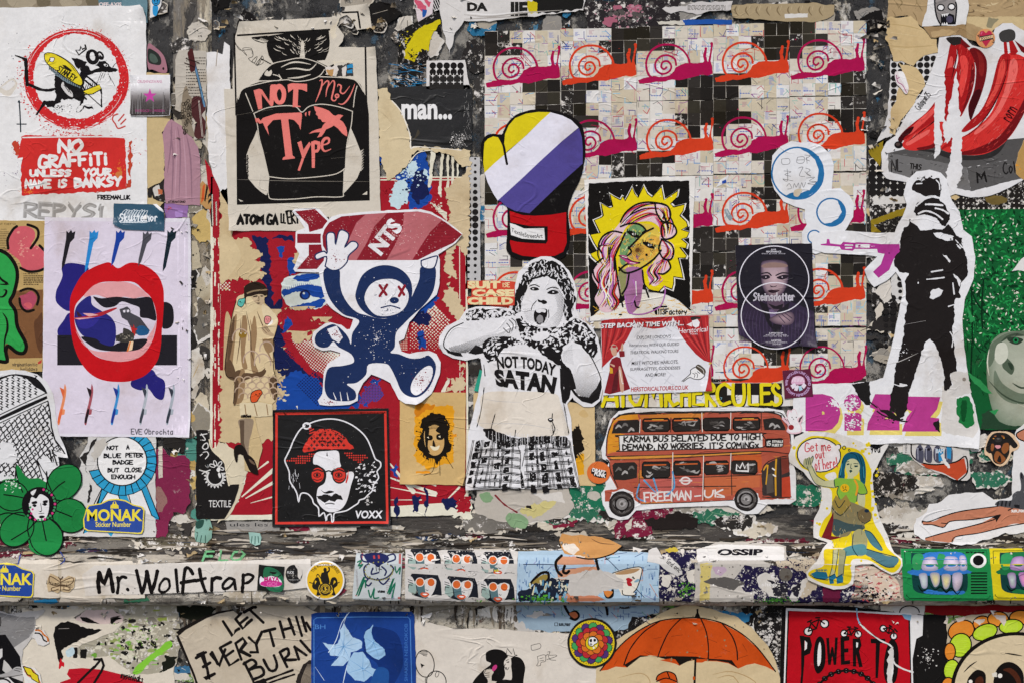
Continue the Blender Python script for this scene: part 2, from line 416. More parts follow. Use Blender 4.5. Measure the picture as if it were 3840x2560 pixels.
  put=s._put(flat,x0+w/2,y0+w/2,x1-w/2,y1-w/2,rot,warp);i=0
  for st in strokes:
   s.rib(put[i:i+len(st)],w*s.k,c,taper,rag);i+=len(st)
  return s
 def lines(s,c,x0,y0,x1,y1,n,w=2,rot=0,words_=True,dens=.8):
  """Small print too fine to read: broken rules."""
  for i in range(n):
   y=y0+(y1-y0)*(i+.5)/n;x=x0
   end=x1 if R.random()<.8 else x0+(x1-x0)*(.5+.4*R.random())
   vs,fs=[],[]
   while x<end:
    L=(x1-x0)*(.03+.10*R.random());e=min(x+L,end)
    b=len(vs);vs+=s.px([(x,y-w/2),(e,y-w/2),(e,y+w/2),(x,y+w/2)]);fs.append((b,b+1,b+2,b+3))
    x=e+(x1-x0)*.022/max(dens,.1)
   if vs:s.add(vs,fs,c)
  return s
def clusters(pt):
 """Marks that stand well apart become meshes of their own; lines of lettering and all-over pattern stay one."""
 its=pt['items'];nm=pt['name']
 if nm.split('_')[0]in('map','crease','square','text','wear','brush','spatter','weave','splatter','scribble','lower')or len(its)>160:return[its]
 bb=[(min(v[0]for v in i[0]),min(v[1]for v in i[0]),max(v[0]for v in i[0]),max(v[1]for v in i[0]))for i in its]
 k=list(range(len(its)))
 def root(i):
  while k[i]!=i:i=k[i]
  return i
 for i in range(len(its)):
  for j in range(i):
   p,q=bb[i],bb[j];gx=max(0,p[0]-q[2],q[0]-p[2]);gy=max(0,p[1]-q[3],q[1]-p[3])
   sz=max(p[2]-p[0],p[3]-p[1],q[2]-q[0],q[3]-q[1])
   if math.hypot(gx,gy)<=max(30,.45*sz):k[root(i)]=root(j)
 out={}
 for i in range(len(its)):out.setdefault(root(i),[]).append(its[i])
 return list(out.values())if len(out)<=9 else[its]
def build(t):
 allv=[v for pt in t.parts for it in pt['items']for v in it[0]]
 cx=(min(v[0]for v in allv)+max(v[0]for v in allv))/2;cy=(min(v[1]for v in allv)+max(v[1]for v in allv))/2
 loc=P(cx,min(cy,2262)if not t.low else cy,0,t.low)
 root=bpy.data.objects.new(t.name,None);SC.collection.objects.link(root);root.location=loc;root.empty_display_size=.02
 root['label']=t.label;root['category']=t.cat
 if t.group:root['group']=t.group
 main=None
 for pt in t.parts:
  if not pt['items']:continue
  for its in clusters(pt):
   o=mesh_part(pt['name'],its,MATS[pt['mat']],loc,t.low,t.curls)
   o.parent=root
   if pt['sub']and main:o.parent=main;o.matrix_parent_inverse=main.matrix_basis.inverted()
   elif not pt['sub']:last=o
   if pt['label']:o['label']=pt['label']
  if not pt['sub']:main=last
 t.root=root
 return root
def mesh_part(name,items,mat,loc,low,curls=()):
 bm=bmesh.new();lay=bm.loops.layers.float_color.new('Col')
 for vs,fs,c,zs in items:
  bv=[bm.verts.new((x,y,z))for(x,y),z in zip(vs,zs)]
  flat=not isinstance(c,list);cc=col(c)if flat else None
  for f in fs:
   try:bf=bm.faces.new([bv[i]for i in f])
   except ValueError:continue
   for lp,i in zip(bf.loops,f):lp[lay]=cc if flat else c[i]
 if not low:
  y0=min(v.co.y for v in bm.verts);y1=max(v.co.y for v in bm.verts)
  for cy in CUTS:
   if y0<cy<y1:
    bmesh.ops.bisect_plane(bm,geom=bm.verts[:]+bm.edges[:]+bm.faces[:],plane_co=(0,cy,0),plane_no=(0,1,0),dist=1e-5)
 lift={}
 for cx,cy,r,h in curls:
# the lift is linear on a fixed triangle grid, so print and paper bend as one
  xs=[v.co.x for v in bm.verts];ys=[v.co.y for v in bm.verts]
  if min(xs)>cx+r or max(xs)<cx-r or min(ys)>cy+r or max(ys)<cy-r:continue
  g=r/6
  for co,no in[((cx+g*k,0,0),(1,0,0))for k in range(-6,7)]+[((0,cy+g*k,0),(0,1,0))for k in range(-6,7)]+[((cx+g*k,cy,0),(1,-1,0))for k in range(-11,12)]:
   gm=[]
   for f in bm.faces:
    fx=[v.co.x for v in f.verts];fy=[v.co.y for v in f.verts]
    if min(fx)<cx+r and max(fx)>cx-r and min(fy)<cy+r and max(fy)>cy-r:gm.append(f)
   gm=list(set(gm)|{e for f in gm for e in f.edges}|{v for f in gm for v in f.verts})
   if gm:bmesh.ops.bisect_plane(bm,geom=gm,plane_co=co,plane_no=no,dist=1e-5)
  hh=lambda a,b:h*max(0,1-math.hypot(a,b)/6)**1.6
  for v in bm.verts:
   u,w=(v.co.x-cx)/g,(v.co.y-cy)/g
   if abs(u)<6 and abs(w)<6:
    a,b=math.floor(u),math.floor(w);u-=a;w-=b
    q=hh(a,b)*(1-max(u,w))+hh(a+1,b+1)*min(u,w)+(hh(a+1,b)*(u-w)if u>w else hh(a,b+1)*(w-u))
    if q:lift[v]=lift.get(v,0)+q
 for v,q in lift.items():v.co.z+=q
 for v in bm.verts:v.co=P(v.co.x,v.co.y,v.co.z,low)-loc
 for f in bm.faces:
  f.normal_update();f.smooth=bool(lift)
  if f.normal.y>0:f.normal_flip()
 me=bpy.data.meshes.new(name);bm.to_mesh(me);bm.free();me.materials.append(mat)
 o=bpy.data.objects.new(name,me);SC.collection.objects.link(o)
 return o
# the wall itself: boards, ledge, lower wall
def wall_board(name,rect,d0,bev,mat,root,low=False,rough=.0025,gx=26,gy=26):
 """A painted board as a shallow block; its face sags back here and there, never out."""
 x0,y0,x1,y1=rect;bm=bmesh.new();nx=max(2,int((x1-x0)/gx));ny=max(2,int((y1-y0)/gy));V={}
 for i in range(nx+1):
  for j in range(ny+1):
   x,y=x0+(x1-x0)*i/nx,y0+(y1-y0)*j/ny
   e=0<i<nx and 0<j<ny
   o=d0-rough*(.5+.5*mnoise.noise((x*.012,y*.012,d0*99)))-(rough*.8*abs(mnoise.noise((x*.05,y*.04,5))))if e else d0-bev
   d=LOWER if low else 0
   V[i,j]=bm.verts.new(((x-1920)*S,-d-o,(1280-y)*S))
 for i in range(nx):
  for j in range(ny):bm.faces.new((V[i,j],V[i,j+1],V[i+1,j+1],V[i+1,j]))
 rimv=[V[i,0]for i in range(nx+1)]+[V[nx,j]for j in range(1,ny+1)]+[V[i,ny]for i in range(nx-1,-1,-1)]+[V[0,j]for j in range(ny-1,0,-1)]
 bk=[bm.verts.new((v.co.x,.05,v.co.z))for v in rimv];n=len(rimv)
 for i in range(n):bm.faces.new((rimv[i],rimv[(i+1)%n],bk[(i+1)%n],bk[i]))
 me=bpy.data.meshes.new(name);bm.normal_update();bm.to_mesh(me);bm.free();me.materials.append(MATS[mat])
 for f in me.polygons:f.use_smooth=False
 o=bpy.data.objects.new(name,me);SC.collection.objects.link(o);o.parent=root
 return o
wall=bpy.data.objects.new('panelled_wall',None);SC.collection.objects.link(wall)
wall['label']='old wooden shopfront wall of sunken panels, posts and a rounded ledge under flaking paint';wall['category']='wall'
wall_board('panel',(-420,-300,4260,2060),-.0035,.001,'dark_flaking_paint',wall,rough=.002,gx=40,gy=40)
wall_board('post',(648,-290,792,2050),.0000,.004,'stile_paint',wall,gx=16,gy=24)
wall_board('post',(3322,-290,3392,2050),.0000,.004,'dark_flaking_paint',wall,gx=16,gy=24)
wall_board('post',(1738,-290,1800,2050),-.0010,.003,'dark_flaking_paint',wall,gx=16,gy=24)
wall_board('rail',(792,-290,1738,62),-.0012,.004,'dark_flaking_paint',wall,gx=24,gy=20)
wall_board('rail',(1800,-290,3322,52),-.0012,.004,'dark_flaking_paint',wall,gx=24,gy=20)
wall_board('low_panel',(-420,2230,4260,3000),-.0015,.001,'low_wall_paint',wall,low=True,rough=.002,gx=40,gy=30)
def ledge(name,ya,yb,mat):
 bm=bmesh.new();rows=[]
 prf=[(1925,-.004),(1945,-.0015),(1952,-.0012)]+[(y,d-.0012)for y,d in PR[2:]]+[(2269,.036)]
 pts=[]
 for(a,u),(b_,v)in zip(prf,prf[1:]):
  n=max(1,int((b_-a)/12))
  for k in range(n):pts.append((a+(b_-a)*k/n,u+(v-u)*k/n))
 pts.append(prf[-1])
 pts=[q for q in pts if ya<=q[0]<=yb]
 xs=[-420+18*i for i in range(261)]
 for y,d in pts:
  r=[]
  for x in xs:
   y_=y+(5*mnoise.noise((x*.013,3,1))if y>2250 else 0)
   o=-.0018*(.5+.5*mnoise.noise((x*.02,y*.05,3)))-.001*abs(mnoise.noise((x*.09,y*.1,8)))
   dd=d+o;f=(D-d)/D
   r.append(bm.verts.new(((x-1920)*S*f,-dd,(1280-y_)*S*f)))
  rows.append(r)
 last=rows[-1]
 if yb>2268:rows.append([bm.verts.new((v.co.x,.03,v.co.z+.004))for v in last])
 for a,b_ in zip(rows,rows[1:]):
  for i in range(len(xs)-1):bm.faces.new((a[i],b_[i],b_[i+1],a[i+1]))
 bm.normal_update();me=bpy.data.meshes.new(name);bm.to_mesh(me);bm.free();me.materials.append(MATS[mat])
 o=bpy.data.objects.new(name,me);SC.collection.objects.link(o);o.parent=wall
ledge('rail',1925,2078,'rail_paint');ledge('ledge',2078,2300,'ledge_paint')
# left-hand posters
RED='#c9292b'
t=T('poster','large white screenprint of a black rat carrying a yellow knife inside a red ring','poster',3,1)
t.sheet('#e0deda','-110 60 600 46 975 42 1000 66 1012 120 1022 1520 600 1526 -110 1534',rag=1.2)
t.curl((1015,50,120,.012),(1022,1520,110,.006))
t.p('stain_print').g('#d3cbbd','0 640 60 670 110 620 122 580 100 545 60 560 20 590 -10 620',sm=1,rag=2).g('#dedbd6','0 600 50 630 95 600 105 575 80 560 40 590 0 610',sm=1)
t.p('ring_print')
ro=t.ell(532,548,350,337,8,60);ri=t.ell(530,532,296,294,8,60)
t.g(RED,ro,rag=4,stp=5,holes=[ri])
t.ring('#dedad6',528,545,338,3,326,a0=170,a1=300);t.ring('#dedad6',528,548,336,2.5,322,a0=20,a1=60)
for k in range(9):
 t.ring(RED,532+R.uniform(-4,4),548+R.uniform(-6,6),352+R.uniform(-6,10),R.uniform(2,5),338+R.uniform(-6,10),a0=R.uniform(0,360),a1=R.uniform(370,420),n=18)
t.spl(RED,535,545,345,420,420,1.2,5.5,a0=75,a1=215);t.spl(RED,535,545,345,378,260,1.2,4,a0=215,a1=430)
t.spl('#e0deda',532,540,292,350,260,1,4);t.spl('#30304a',200,500,20,330,40,1.5,4,a0=90,a1=270)
t.p('rat_print')
K='#191617'
t.g(K,'385 520 430 505 500 560 560 600 590 660 582 700 548 738 535 775 585 748 655 760 640 738 590 735 545 782 530 780 540 740 560 700 500 690 440 680 420 720 350 740 330 735 300 705 380 700 410 650 380 600',rag=5)
t.g(K,'380 520 420 500 440 560 430 600 470 650 520 660 470 690 400 690 385 640 395 590',rag=6)
t.g('#cfcbc6','440 570 455 600 500 640 505 675 470 660 440 625 425 595',sm=1);t.ls(K,4,'445 590 480 640','460 590 495 650','500 620 530 660')
t.l(K,22,'108 388 150 402 182 418',taper=3,rag=.4).l(K,26,'180 415 184 470 186 530 192 590',rag=.3).l(K,20,'192 585 230 600 280 622 340 628 395 615',rag=.3)
t.g(K,'300 705 330 708 300 750 262 800 248 800 272 760',rag=3).g(K,'330 700 390 705 380 740 400 765 360 740 330 745',rag=4)
t.spl(K,420,730,10,60,50,1.5,4,a0=10,a1=170);t.spl(K,480,720,10,90,30,1.2,3,a0=20,a1=160)
t.g(K,'560 470 590 452 620 470 650 462 690 430 730 425 770 465 822 492 800 503 720 500 660 505 610 525 578 560 565 520',rag=4)
t.ring(K,642,398,32,28,40,rot=-20);t.g(K,'600 360 640 350 660 380 650 400 610 395',rag=3);t.d('#e0deda',640,388,16,24)
t.ring(K,697,388,16,13,26,rot=-30);t.g(K,'690 380 720 405 715 418 690 405')
t.g(K,'496 405 545 414 606 435 585 462 545 480 520 460 510 430',rag=3);t.g('#e0deda','620 455 650 452 690 470 660 482 630 492',sm=1);t.d('#e0deda',735,455,16,8,20);t.d(K,738,456,6)
t.l(K,5,'782 470 800 445 832 428',taper=1);t.ls(K,2.5,'700 510 680 565','715 510 695 560','730 512 715 545','750 510 770 560','760 530 798 600');t.spl(K,720,480,20,120,40,1,3)
t.ls(K,12,'560 480 580 530 572 600','600 530 640 560 690 610 705 650','590 560 640 600','575 600 600 640 650 650','560 650 600 690');t.g(K,'560 500 590 540 580 600 560 640 545 580',rag=4)
t.p('knife_print')
Y='#ddc92c'
t.g(Y,'310 378 338 368 385 378 440 405 500 450 545 510 572 560 568 592 540 590 470 550 395 495 335 450 312 415',sm=1)
t.l(K,4.5,'310 378 338 368 385 378 440 405 500 450 545 510 572 560 568 592 540 590 470 550 395 495 335 450 312 415',closed=True)
t.g('#e0deda','350 402 380 405 368 432 345 425',sm=1).l(K,3.5,'350 402 380 405 368 432 345 425',closed=True);t.ls(K,3,'330 440 352 412','395 385 470 430 525 500')
t.g(K,'432 452 455 455 500 490 495 502 455 482')
t.hw('STANLEY',392,490,540,536,K,6,rot=33,jit=.2)
t.g('#6f7f84','335 455 400 505 480 560 560 605 555 615 470 580 390 525 345 480',rag=2)
for i in range(16):t.l(K,3,[(345+i*13.4,458+i*9.2),(343+i*13.4,486+i*8.6)])
t.g(Y,'578 632 690 588 705 620 640 655 590 658').frame(K,'578 632 690 588 705 620 640 655 590 658',4)
t.ls(K,5,'580 640 615 660 706 742','705 622 706 742',sm=False);t.l(K,9,'700 690 706 742',taper=3)
for i in range(6):t.l(K,4,[(600+i*15,590-i*4),(590+i*16,625-i*6)])
t.p('crown_print').l(K,6,'548 384 527 350 555 352 562 325 572 345 598 332 590 312 600 342 548 384',sm=False).l(K,5,'527 352 550 384')
t.p('cross_print').l('#1d2730',7,'135 700 142 800 146 915').l('#1d2730',6,'120 862 185 862').l('#1d2730',5,'128 712 134 700 142 714')
t.p('hand_print').ls('#c04a42',8,'790 800 780 830 800 860 820 892 868 876','795 800 818 792','822 840 860 795','838 862 872 828')
t.p('panel_print')
t.g('#c8302c','150 952 180 940 400 945 640 940 850 948 874 980 872 1120 880 1240 872 1310 700 1330 520 1338 300 1345 155 1355 146 1200 160 1090 120 1100 145 1000',rag=4,stp=6)
t.gs('#b8442e','90 985 110 975 135 1010 130 1100 118 1080 95 1040','890 985 912 975 915 1080 905 1240 890 1200','885 1250 912 1240 905 1300 700 1335 640 1335 870 1300',rag=7)
t.spl('#c8302c',130,1020,5,60,90,1,5);t.spl('#c8302c',500,925,20,330,150,1,4.5,ry=.14);t.spl('#c8302c',900,1050,5,120,80,1,4);t.spl('#5a3a6a',120,1200,5,130,50,1,3.5)
t.l('#e0deda',7,'160 955 500 950 860 955 876 1010 882 1270');t.spl('#d8762c',830,1170,5,60,40,2,7);t.spl('#d8762c',200,1330,5,80,30,2,5,ry=.3)
t.g('#c8763c','800 1210 840 1180 855 1230 820 1245',rag=5)
t.p('lettering')
w='#e3e0db'
t.hw('NO',398,962,583,1070,w,25,.6);t.hw('GRAFFiTi',262,1058,745,1165,w,23,.7,rot=-3);t.hw('UNLESS',205,1172,500,1230,w,17,.8);t.hw('YOUR',572,1162,778,1228,w,17,.8)
t.hw('NAME',172,1240,362,1312,w,17,.8);t.hw('iS',403,1238,470,1306,w,17,.6);t.hw('BANKSY',512,1222,850,1305,w,20,.8,rot=-2)
t.hw('FREEMAN_UK',676,1350,905,1386,K,6.5,.6)
t.p('tag_print')
t.hw('REPYS1',165,1400,715,1530,'#9b9893',24,1.6,rot=2,gap=.25)
t.hw('REPYS1',160,1396,700,1520,'#b1aea9',6,2,rot=2,gap=.25)
t=T('flyer','small square flyer with a pink star over a misty grey wood','flyer',6,1)
t.sheet('#e6e4e2','904 525 1180 522 1182 806 906 808',rag=.3)
t.p('photo_print').grad('906 528 1179 525 1180 804 908 806',[(0,'#e6e4e2'),(.3,'#dcd9d8'),(.5,'#8f8987'),(.65,'#5b5553'),(.85,'#3f3937'),(1,'#342f2e')])
for k in range(16):
 x=R.uniform(910,1175);t.l('#74706f' if k%2 else '#4a4543',R.uniform(4,12),[(x,640+60*R.random()),(x+R.uniform(-5,5),790)],taper=3)
t.dots('#6a6462','908 690 1180 690 1180 804 908 804',9,lambda u,v:R.random()*.3,jit=1)
t.p('lettering').tx('CRUSHINGSWANS',956,559,1125,579,'#b7417e').tx('SHOEGAZE // DRESDEN',940,762,1142,779,'#a53c77')
t.curl((1182,806,70,.005),(904,525,60,.004))
t.p('star_print').g('#c0479a',[(1041+(50 if i%2==0 else 20)*math.sin(i*math.pi/5),668-(52 if i%2==0 else 20)*math.cos(i*math.pi/5))for i in range(10)])
t=T('sticker','dark teal sticker with white scrolling script and one lifted corner','sticker',8,5,mat='vinyl_sticker')
t.sheet('#1f4a60','717 8 960 14 1010 45 1034 64 1030 180 770 172 712 138',rag=.3)
t.curl((1034,50,80,.008),(712,150,60,.005))
t.p('corner_print').g('#e3e2e0','960 12 985 12 1030 50 1034 66 1005 52',sm=0)
t.p('lettering')
for i in range(9):
 t.l('#d5dde0',2.6,[(748+i*18,110-i*3),(775+i*17,60),(800+i*16,48+4*(i%3)),(778+i*16,100),(758+i*18,128),(800+i*17,118),(815+i*16,80)])
t.hw('Skuttemor',750,70,990,124,'#e4e8e9',6,.8)
t.p('wear_print').dots('#3c6377','720 20 1025 60 1025 175 720 135',26,lambda u,v:.12*R.random(),jit=1)
# collage on the post
t=T('paste_up','cut-out figure in a dusty pink cloth with a pink alien mask','paste-up',3,1)
t.sheet('#a8808a','1142 890 1165 845 1188 828 1260 878 1330 948 1372 1020 1388 1100 1385 1425 1150 1412 1135 1290 1142 1100 1125 930',rag=2)
t.p('mask_print').g('#a0707a','1025 310 1075 330 1125 375 1150 430 1158 500 1120 508 1060 485 1025 470',sm=1).g('#2b302c','1026 345 1060 350 1100 380 1118 420 1110 452 1070 450 1028 430',sm=1).g('#4c5a50','1040 375 1075 385 1095 425 1070 440 1040 420',sm=1).d('#22191a',1132,478,7,10)
t.p('fold_print').ls('#8d6a76',9,'1190 850 1185 1000 1160 1200','1230 880 1250 1050 1240 1380','1290 930 1320 1100 1330 1400','1180 900 1200 1100 1190 1390',taper=2)
t.ls('#b68f99',8,'1215 900 1222 1100 1210 1390','1270 940 1285 1150 1290 1400',taper=2)
t.p('lettering').hw('@TARANTONIO',1166,1390,1285,1408,'#2c2022',3,.3)
t=T('paste_up','cut-out of a winged violin pasted over a strip of book text','paste-up',4,1)
t.sheet('#b9b1a3','1215 420 1240 350 1330 352 1430 360 1430 760 1420 960 1350 970 1300 800 1215 760',rag=3)
t.p('text_print').lines('#4a443c',1290,395,1425,680,14,7,dens=.7)
t.p('wing_print').gs('#8a7d6a','1275 620 1295 600 1310 660 1335 690 1330 760 1290 860 1265 870 1260 720','1255 720 1300 690 1340 740 1330 860 1350 950 1300 930 1265 880',sm=1)
for k in range(34):t.ring('#2f2820',1262+70*R.random(),690+240*R.random(),9,3.5,12,n=9)
t.p('violin_print').g('#4c2a2a','1330 690 1372 670 1420 700 1425 760 1400 800 1425 850 1415 950 1370 965 1345 930 1355 850 1330 800',sm=1).l('#39424f',20,'1335 400 1372 540 1412 720').l('#5f88a8',9,'1345 440 1380 570 1418 740').g('#4a2222','1300 370 1330 340 1345 390 1355 480 1320 500 1310 420',sm=1).ls('#d2c8ba',2,'1375 700 1400 950','1382 700 1408 950').ls('#2a1614',6,'1280 440 1350 470','1290 410 1380 440')
t=T('sticker','cut sticker of a blue smiling face above a small blue body','sticker',4,1)
t.sheet('#d8d6d2','1045 -90 1128 -90 1118 40 1075 112 1042 130',rag=2)
t.p('figure_print').d('#2f8fc4',1082,12,28,30).g('#2f8fc4','1062 45 1085 38 1098 60 1085 112 1064 108 1058 75',sm=1).ring('#16303f',1082,12,28,4,30).ls('#16303f',4,'1068 5 1076 14','1076 5 1068 14','1088 5 1096 14','1096 5 1088 14','1070 24 1082 30 1096 23')
# lips poster
t=T('poster','pale lilac poster of a huge red open mouth ringed by small rockets and planes','poster',5,5)
t.sheet('#dcd7dd','283 92 700 96 1195 100 1198 500 1192 1462 700 1460 268 1456 274 700',rag=.9)
t.curl((1194,100,120,.007),(1192,1462,130,.009),(1198,700,90,.004))
t.p('ground_print').g('#d6ccd7','284 116 1178 124 1180 1448 272 1438')
NV='#27236f'
t.p('blot_print').g(NV,'390 405 430 380 500 385 548 400 556 425 520 470 480 520 455 580 440 680 360 630 354 560 380 500 395 455',sm=1).g(NV,'440 690 400 740 365 790 368 830 400 855 450 850 500 800 520 740',sm=1)
t.g(NV,'945 1040 985 1080 1030 1110 1036 1170 1020 1228 975 1215 930 1160 880 1170 825 1145 835 1100',sm=2).g('#201e22','1015 640 1050 625 1083 655 1090 730 1075 775 1040 790 1015 770',sm=1)
t.p('band_print').box('#232126',362,828,1110,1014)
RD='#bf161d'
t.p('lips_print')
t.g(RD,'440 690 443 600 470 530 520 450 580 410 640 385 690 376 740 412 800 382 850 378 920 400 985 450 1020 520 1028 600 1022 720 1015 800 1008 900 985 990 920 1070 830 1110 740 1118 640 1105 560 1060 500 980 462 880 445 780',sm=2)
t.g('#d2c9d4','468 700 478 640 520 590 580 530 640 500 740 496 840 500 900 550 950 600 975 670 982 750 960 850 920 920 860 965 780 990 690 985 600 955 530 880 480 790',sm=2)
t.p('teeth_print').g('#d99a9a','528 590 560 545 610 510 700 498 800 500 870 530 930 580 938 598 895 590 840 600 780 590 720 600 660 595 605 578',sm=2)
t.g('#d99a9a','478 800 500 850 540 900 600 925 660 930 720 925 780 930 850 915 890 900 920 850 960 790 982 740 955 860 910 935 850 975 760 992 670 980 590 945 520 870',sm=1)
t.p('scene_print').g('#28286f','478 660 520 610 570 585 580 640 640 680 700 720 728 780 720 880 680 900 620 880 560 850 520 830 490 790 470 730',sm=2).g('#332f86','490 700 560 690 640 690 600 760 540 790 490 770',sm=1)
t.g('#211f24','585 590 640 600 730 590 840 600 938 592 965 640 980 735 930 725 880 715 875 660 830 640 765 620 720 650 650 655',sm=1)
t.g('#211f24','510 840 600 850 640 880 700 895 760 870 920 850 890 905 830 925 720 928 600 910',sm=1)
t.g('#464449','750 668 775 660 798 650 818 668 820 690 880 720 940 800 920 830 840 820 800 740 765 720',sm=0).gs('#dcd6dc','772 675 788 672 786 688 775 688','795 672 810 670 812 686 798 688')
t.g('#23557f','860 780 900 770 935 800 920 828 865 828',sm=1).g('#b32a28','818 765 832 785 840 760 845 785 865 790 850 800 848 835 835 830 825 800')
t.g('#3d3a35','728 830 770 815 775 785 800 790 820 800 842 820 838 868 790 872 730 868',rag=2)
for k in range(22):t.box(R.choice(['#22201d','#6d675c','#8a8273']),*(lambda x,y:(x,y,x+8,y+7))(R.uniform(738,830),R.uniform(818,860)))
t.g('#e8c8a0','812 868 838 866 830 918 795 930').g('#cf6a2a','795 930 815 868 822 868 806 928')
t.p('aircraft_print').g('#a82a32','466 722 520 715 620 690 700 664 732 658 728 668 660 700 610 716 500 732',sm=1).gs('#e0a8a4','520 692 580 694 620 704 560 714','470 724 540 720 600 718 500 732').g('#3a2030','480 676 500 692 520 714 490 716')
for x,y,c,bl in((447,172,'#232126',420),(592,172,'#2b86c9',438),(757,172,'#1d3f94',400),(925,180,'#4b4a50',400),(1078,170,'#18262e',435)):
 x0=x-58;t.p('rocket')
 t.g(c,[(x-28,y+5),(x-14,y+20),(x+2,y),(x+10,y+18),(x+28,y+8),(x+22,y+52),(x-4,y+80),(x0+20,bl-30),(x0,bl),(x0+2,bl-40),(x-34,y+78),(x-30,y+55)])
for x,c1,c2 in((397,'#d9683e','#e08a5c'),(565,'#2a2024','#a2525a'),(730,'#253a8c','#3f8fc9'),(908,'#3a4048','#aeb4ba'),(1075,'#343a44','#a4acb4')):
 t.p('plane');t.g(c2,[(x-34,1372+2),(x-22,1385),(x-10,1330),(x+12,1240),(x+22,1170),(x+12,1130),(x+4,1180),(x-8,1250),(x-26,1320)],sm=1)
 t.g(c1,[(x-30,1340),(x-12,1280),(x+6,1300),(x-6,1320),(x-22,1378),(x-34,1370)]).g(c1,[(x-20,1150),(x+8,1165),(x+12,1180),(x+2,1220)])
 t.g(c2,[(x-2,1285),(x+14,1290),(x+10,1320),(x-6,1325)])
t.p('signature_lettering').hw('EVE Obrochta',822,1408,1085,1448,'#55535a',4.5,1)
# newspaper with green graffiti
t=T('newspaper','yellowed newspaper sheet with a green dripping creature and pink bubbles sprayed over it','newspaper',4,5)
t.sheet('#b79a63','-110 112 283 116 268 1052 -110 1062',rag=1.2)
t.p('photo_print').g('#7a5334','-110 560 272 545 268 968 -110 975').g('#5d3d29','215 760 240 720 270 700 268 930 235 900',sm=1)
t.p('text_print').lines('#5a4a30',0,180,60,330,14,5).lines('#5a4a30',150,440,275,520,6,7).lines('#5a4a30',20,280,130,420,10,4)
t.tx('WHAT THEY SA',-40,130,104,142,'#2e2518').tx('E | PAPER',-8,166,46,175,'#2e2518')
for i,s_ in enumerate(('the potential to get messier','than it already is. Brooklyn','might think he is broken','free, but a gilded page is','still a cage.')):t.tx(s_,156,455+i*11.5,156+(118 if i<4 else 46),464+i*11.5,'#3a2f20')
t.tx('WHAT WE S',180,312,268,323,'#6a2a2a')
t.p('bubble_print').g('#c75a62','60 250 70 190 110 155 170 150 215 175 222 220 200 265 245 275 280 310 278 400 220 430 150 420 120 360 50 300',sm=1).spl('#d98a80',150,280,10,110,40,3,9)
t.ls('#17130f',17,'55 290 52 230 85 170 110 150','175 140 235 165 240 220 195 288','250 270 280 300','130 410 180 432 240 430 280 415')
t.g('#a8485c','125 590 160 575 200 555 232 590 225 630 200 665 160 670 140 640',sm=1).ls('#17130f',16,'130 555 175 540 220 550 245 590 235 640','125 600 135 650 170 682 215 672').g('#c75a62','150 640 180 625 205 640 190 665',sm=1)
t.p('creature_print').g('#2f9a48','-110 290 -20 295 50 325 100 400 105 470 85 560 70 625 100 690 110 780 165 880 160 930 120 935 65 900 45 880 30 920 45 985 0 980 -110 900',sm=1,rag=3)
t.l('#14110e',23,'-20 292 50 325 100 395 112 470 90 570 66 622 100 680 112 775 165 880 155 935 110 935 55 895 40 930 48 990 0 990')
t.ls('#14110e',15,'20 690 45 730 50 790 35 850 28 930','-10 440 10 480 50 510 0 512','-10 590 20 590 40 570 42 550 25 548',taper=2)
t.p('lettering').hw('virgin',80,998,138,1024,'#4e4436',3,.2).hw('atlantic',140,998,238,1020,'#4e4436',3,.2).hw('holidays',132,1024,238,1052,'#4e4436',3,.2).g('#b03a34','240 995 265 978 262 1000 240 1008')
# keffiyeh cut-out
t=T('paste_up','white cut-out of a black fishnet patterned scarf ending in sharp points','paste-up',6,10)
t.sheet('#d9d8d6','-80 90 0 66 80 58 160 64 240 88 300 135 340 210 354 290 356 350 380 470 445 612 372 606 380 660 330 720 312 850 270 850 200 800 100 760 0 760 -80 720',rag=.6)
t.curl((445,612,90,.010))
t.p('pattern_print')
B='#1a191a'
t.g(B,'-80 140 60 90 150 90 230 110 280 160 304 210 270 190 220 160 180 120 120 98 60 100 -80 160',sm=1)
for r in range(9):
 for c in range(6):
  x,y=-60+r*36,168+c*33-r*16
  if x>-40 and y>96 and(x<260 or y>140)and(y+x*.45)<345:t.l(B,10,[(x-9,y-15),(x+9,y-6),(x-3,y+4),(x+12,y+14)],sm=False,taper=2)
t.g(B,'-80 388 0 358 150 286 300 222 305 240 160 308 0 380 -80 414').l(B,5,'-80 436 0 396 150 326 308 254',sm=False).l(B,5,'-80 372 0 344 150 272 298 204',sm=False)
clip=nums('-80 450 0 405 308 262 322 330 330 420 350 500 420 585 330 560 362 650 300 600 245 640 300 800 130 706 110 660 105 740 0 720 -80 700')
for k in range(-10,30):
 for q in(0,1):
  x0,y0=-80+k*38,760
  pts=[(x0+i*(15.5 if q else-4.4),y0-i*(16 if q else 26))for i in range(36)]
  if not q:pts=[(x0+i*9,250+i*17.5)for i in range(36)]
  run=[]
  for p_ in pts+[(9999,9999)]:
   if inside(*p_,clip):run.append((p_[0]+(3 if len(run)%2 else-3),p_[1]))
   else:
    if len(run)>1:t.l(B,5.5,run,sm=False)
    run=[]
t.dots(B,clip,39,lambda u,v:.17,rot=-46,n=4)
t.ls(B,7,'308 258 322 330 330 420 352 500 420 588 335 562 366 660','360 600 318 562 332 640 300 590','100 760 108 650 128 700 298 832 240 630 310 740',sm=False)
t.g('#d9d8d6','20 520 70 500 90 540 110 600 80 660 40 640 0 650 -80 660 -80 600 0 560',rag=8)
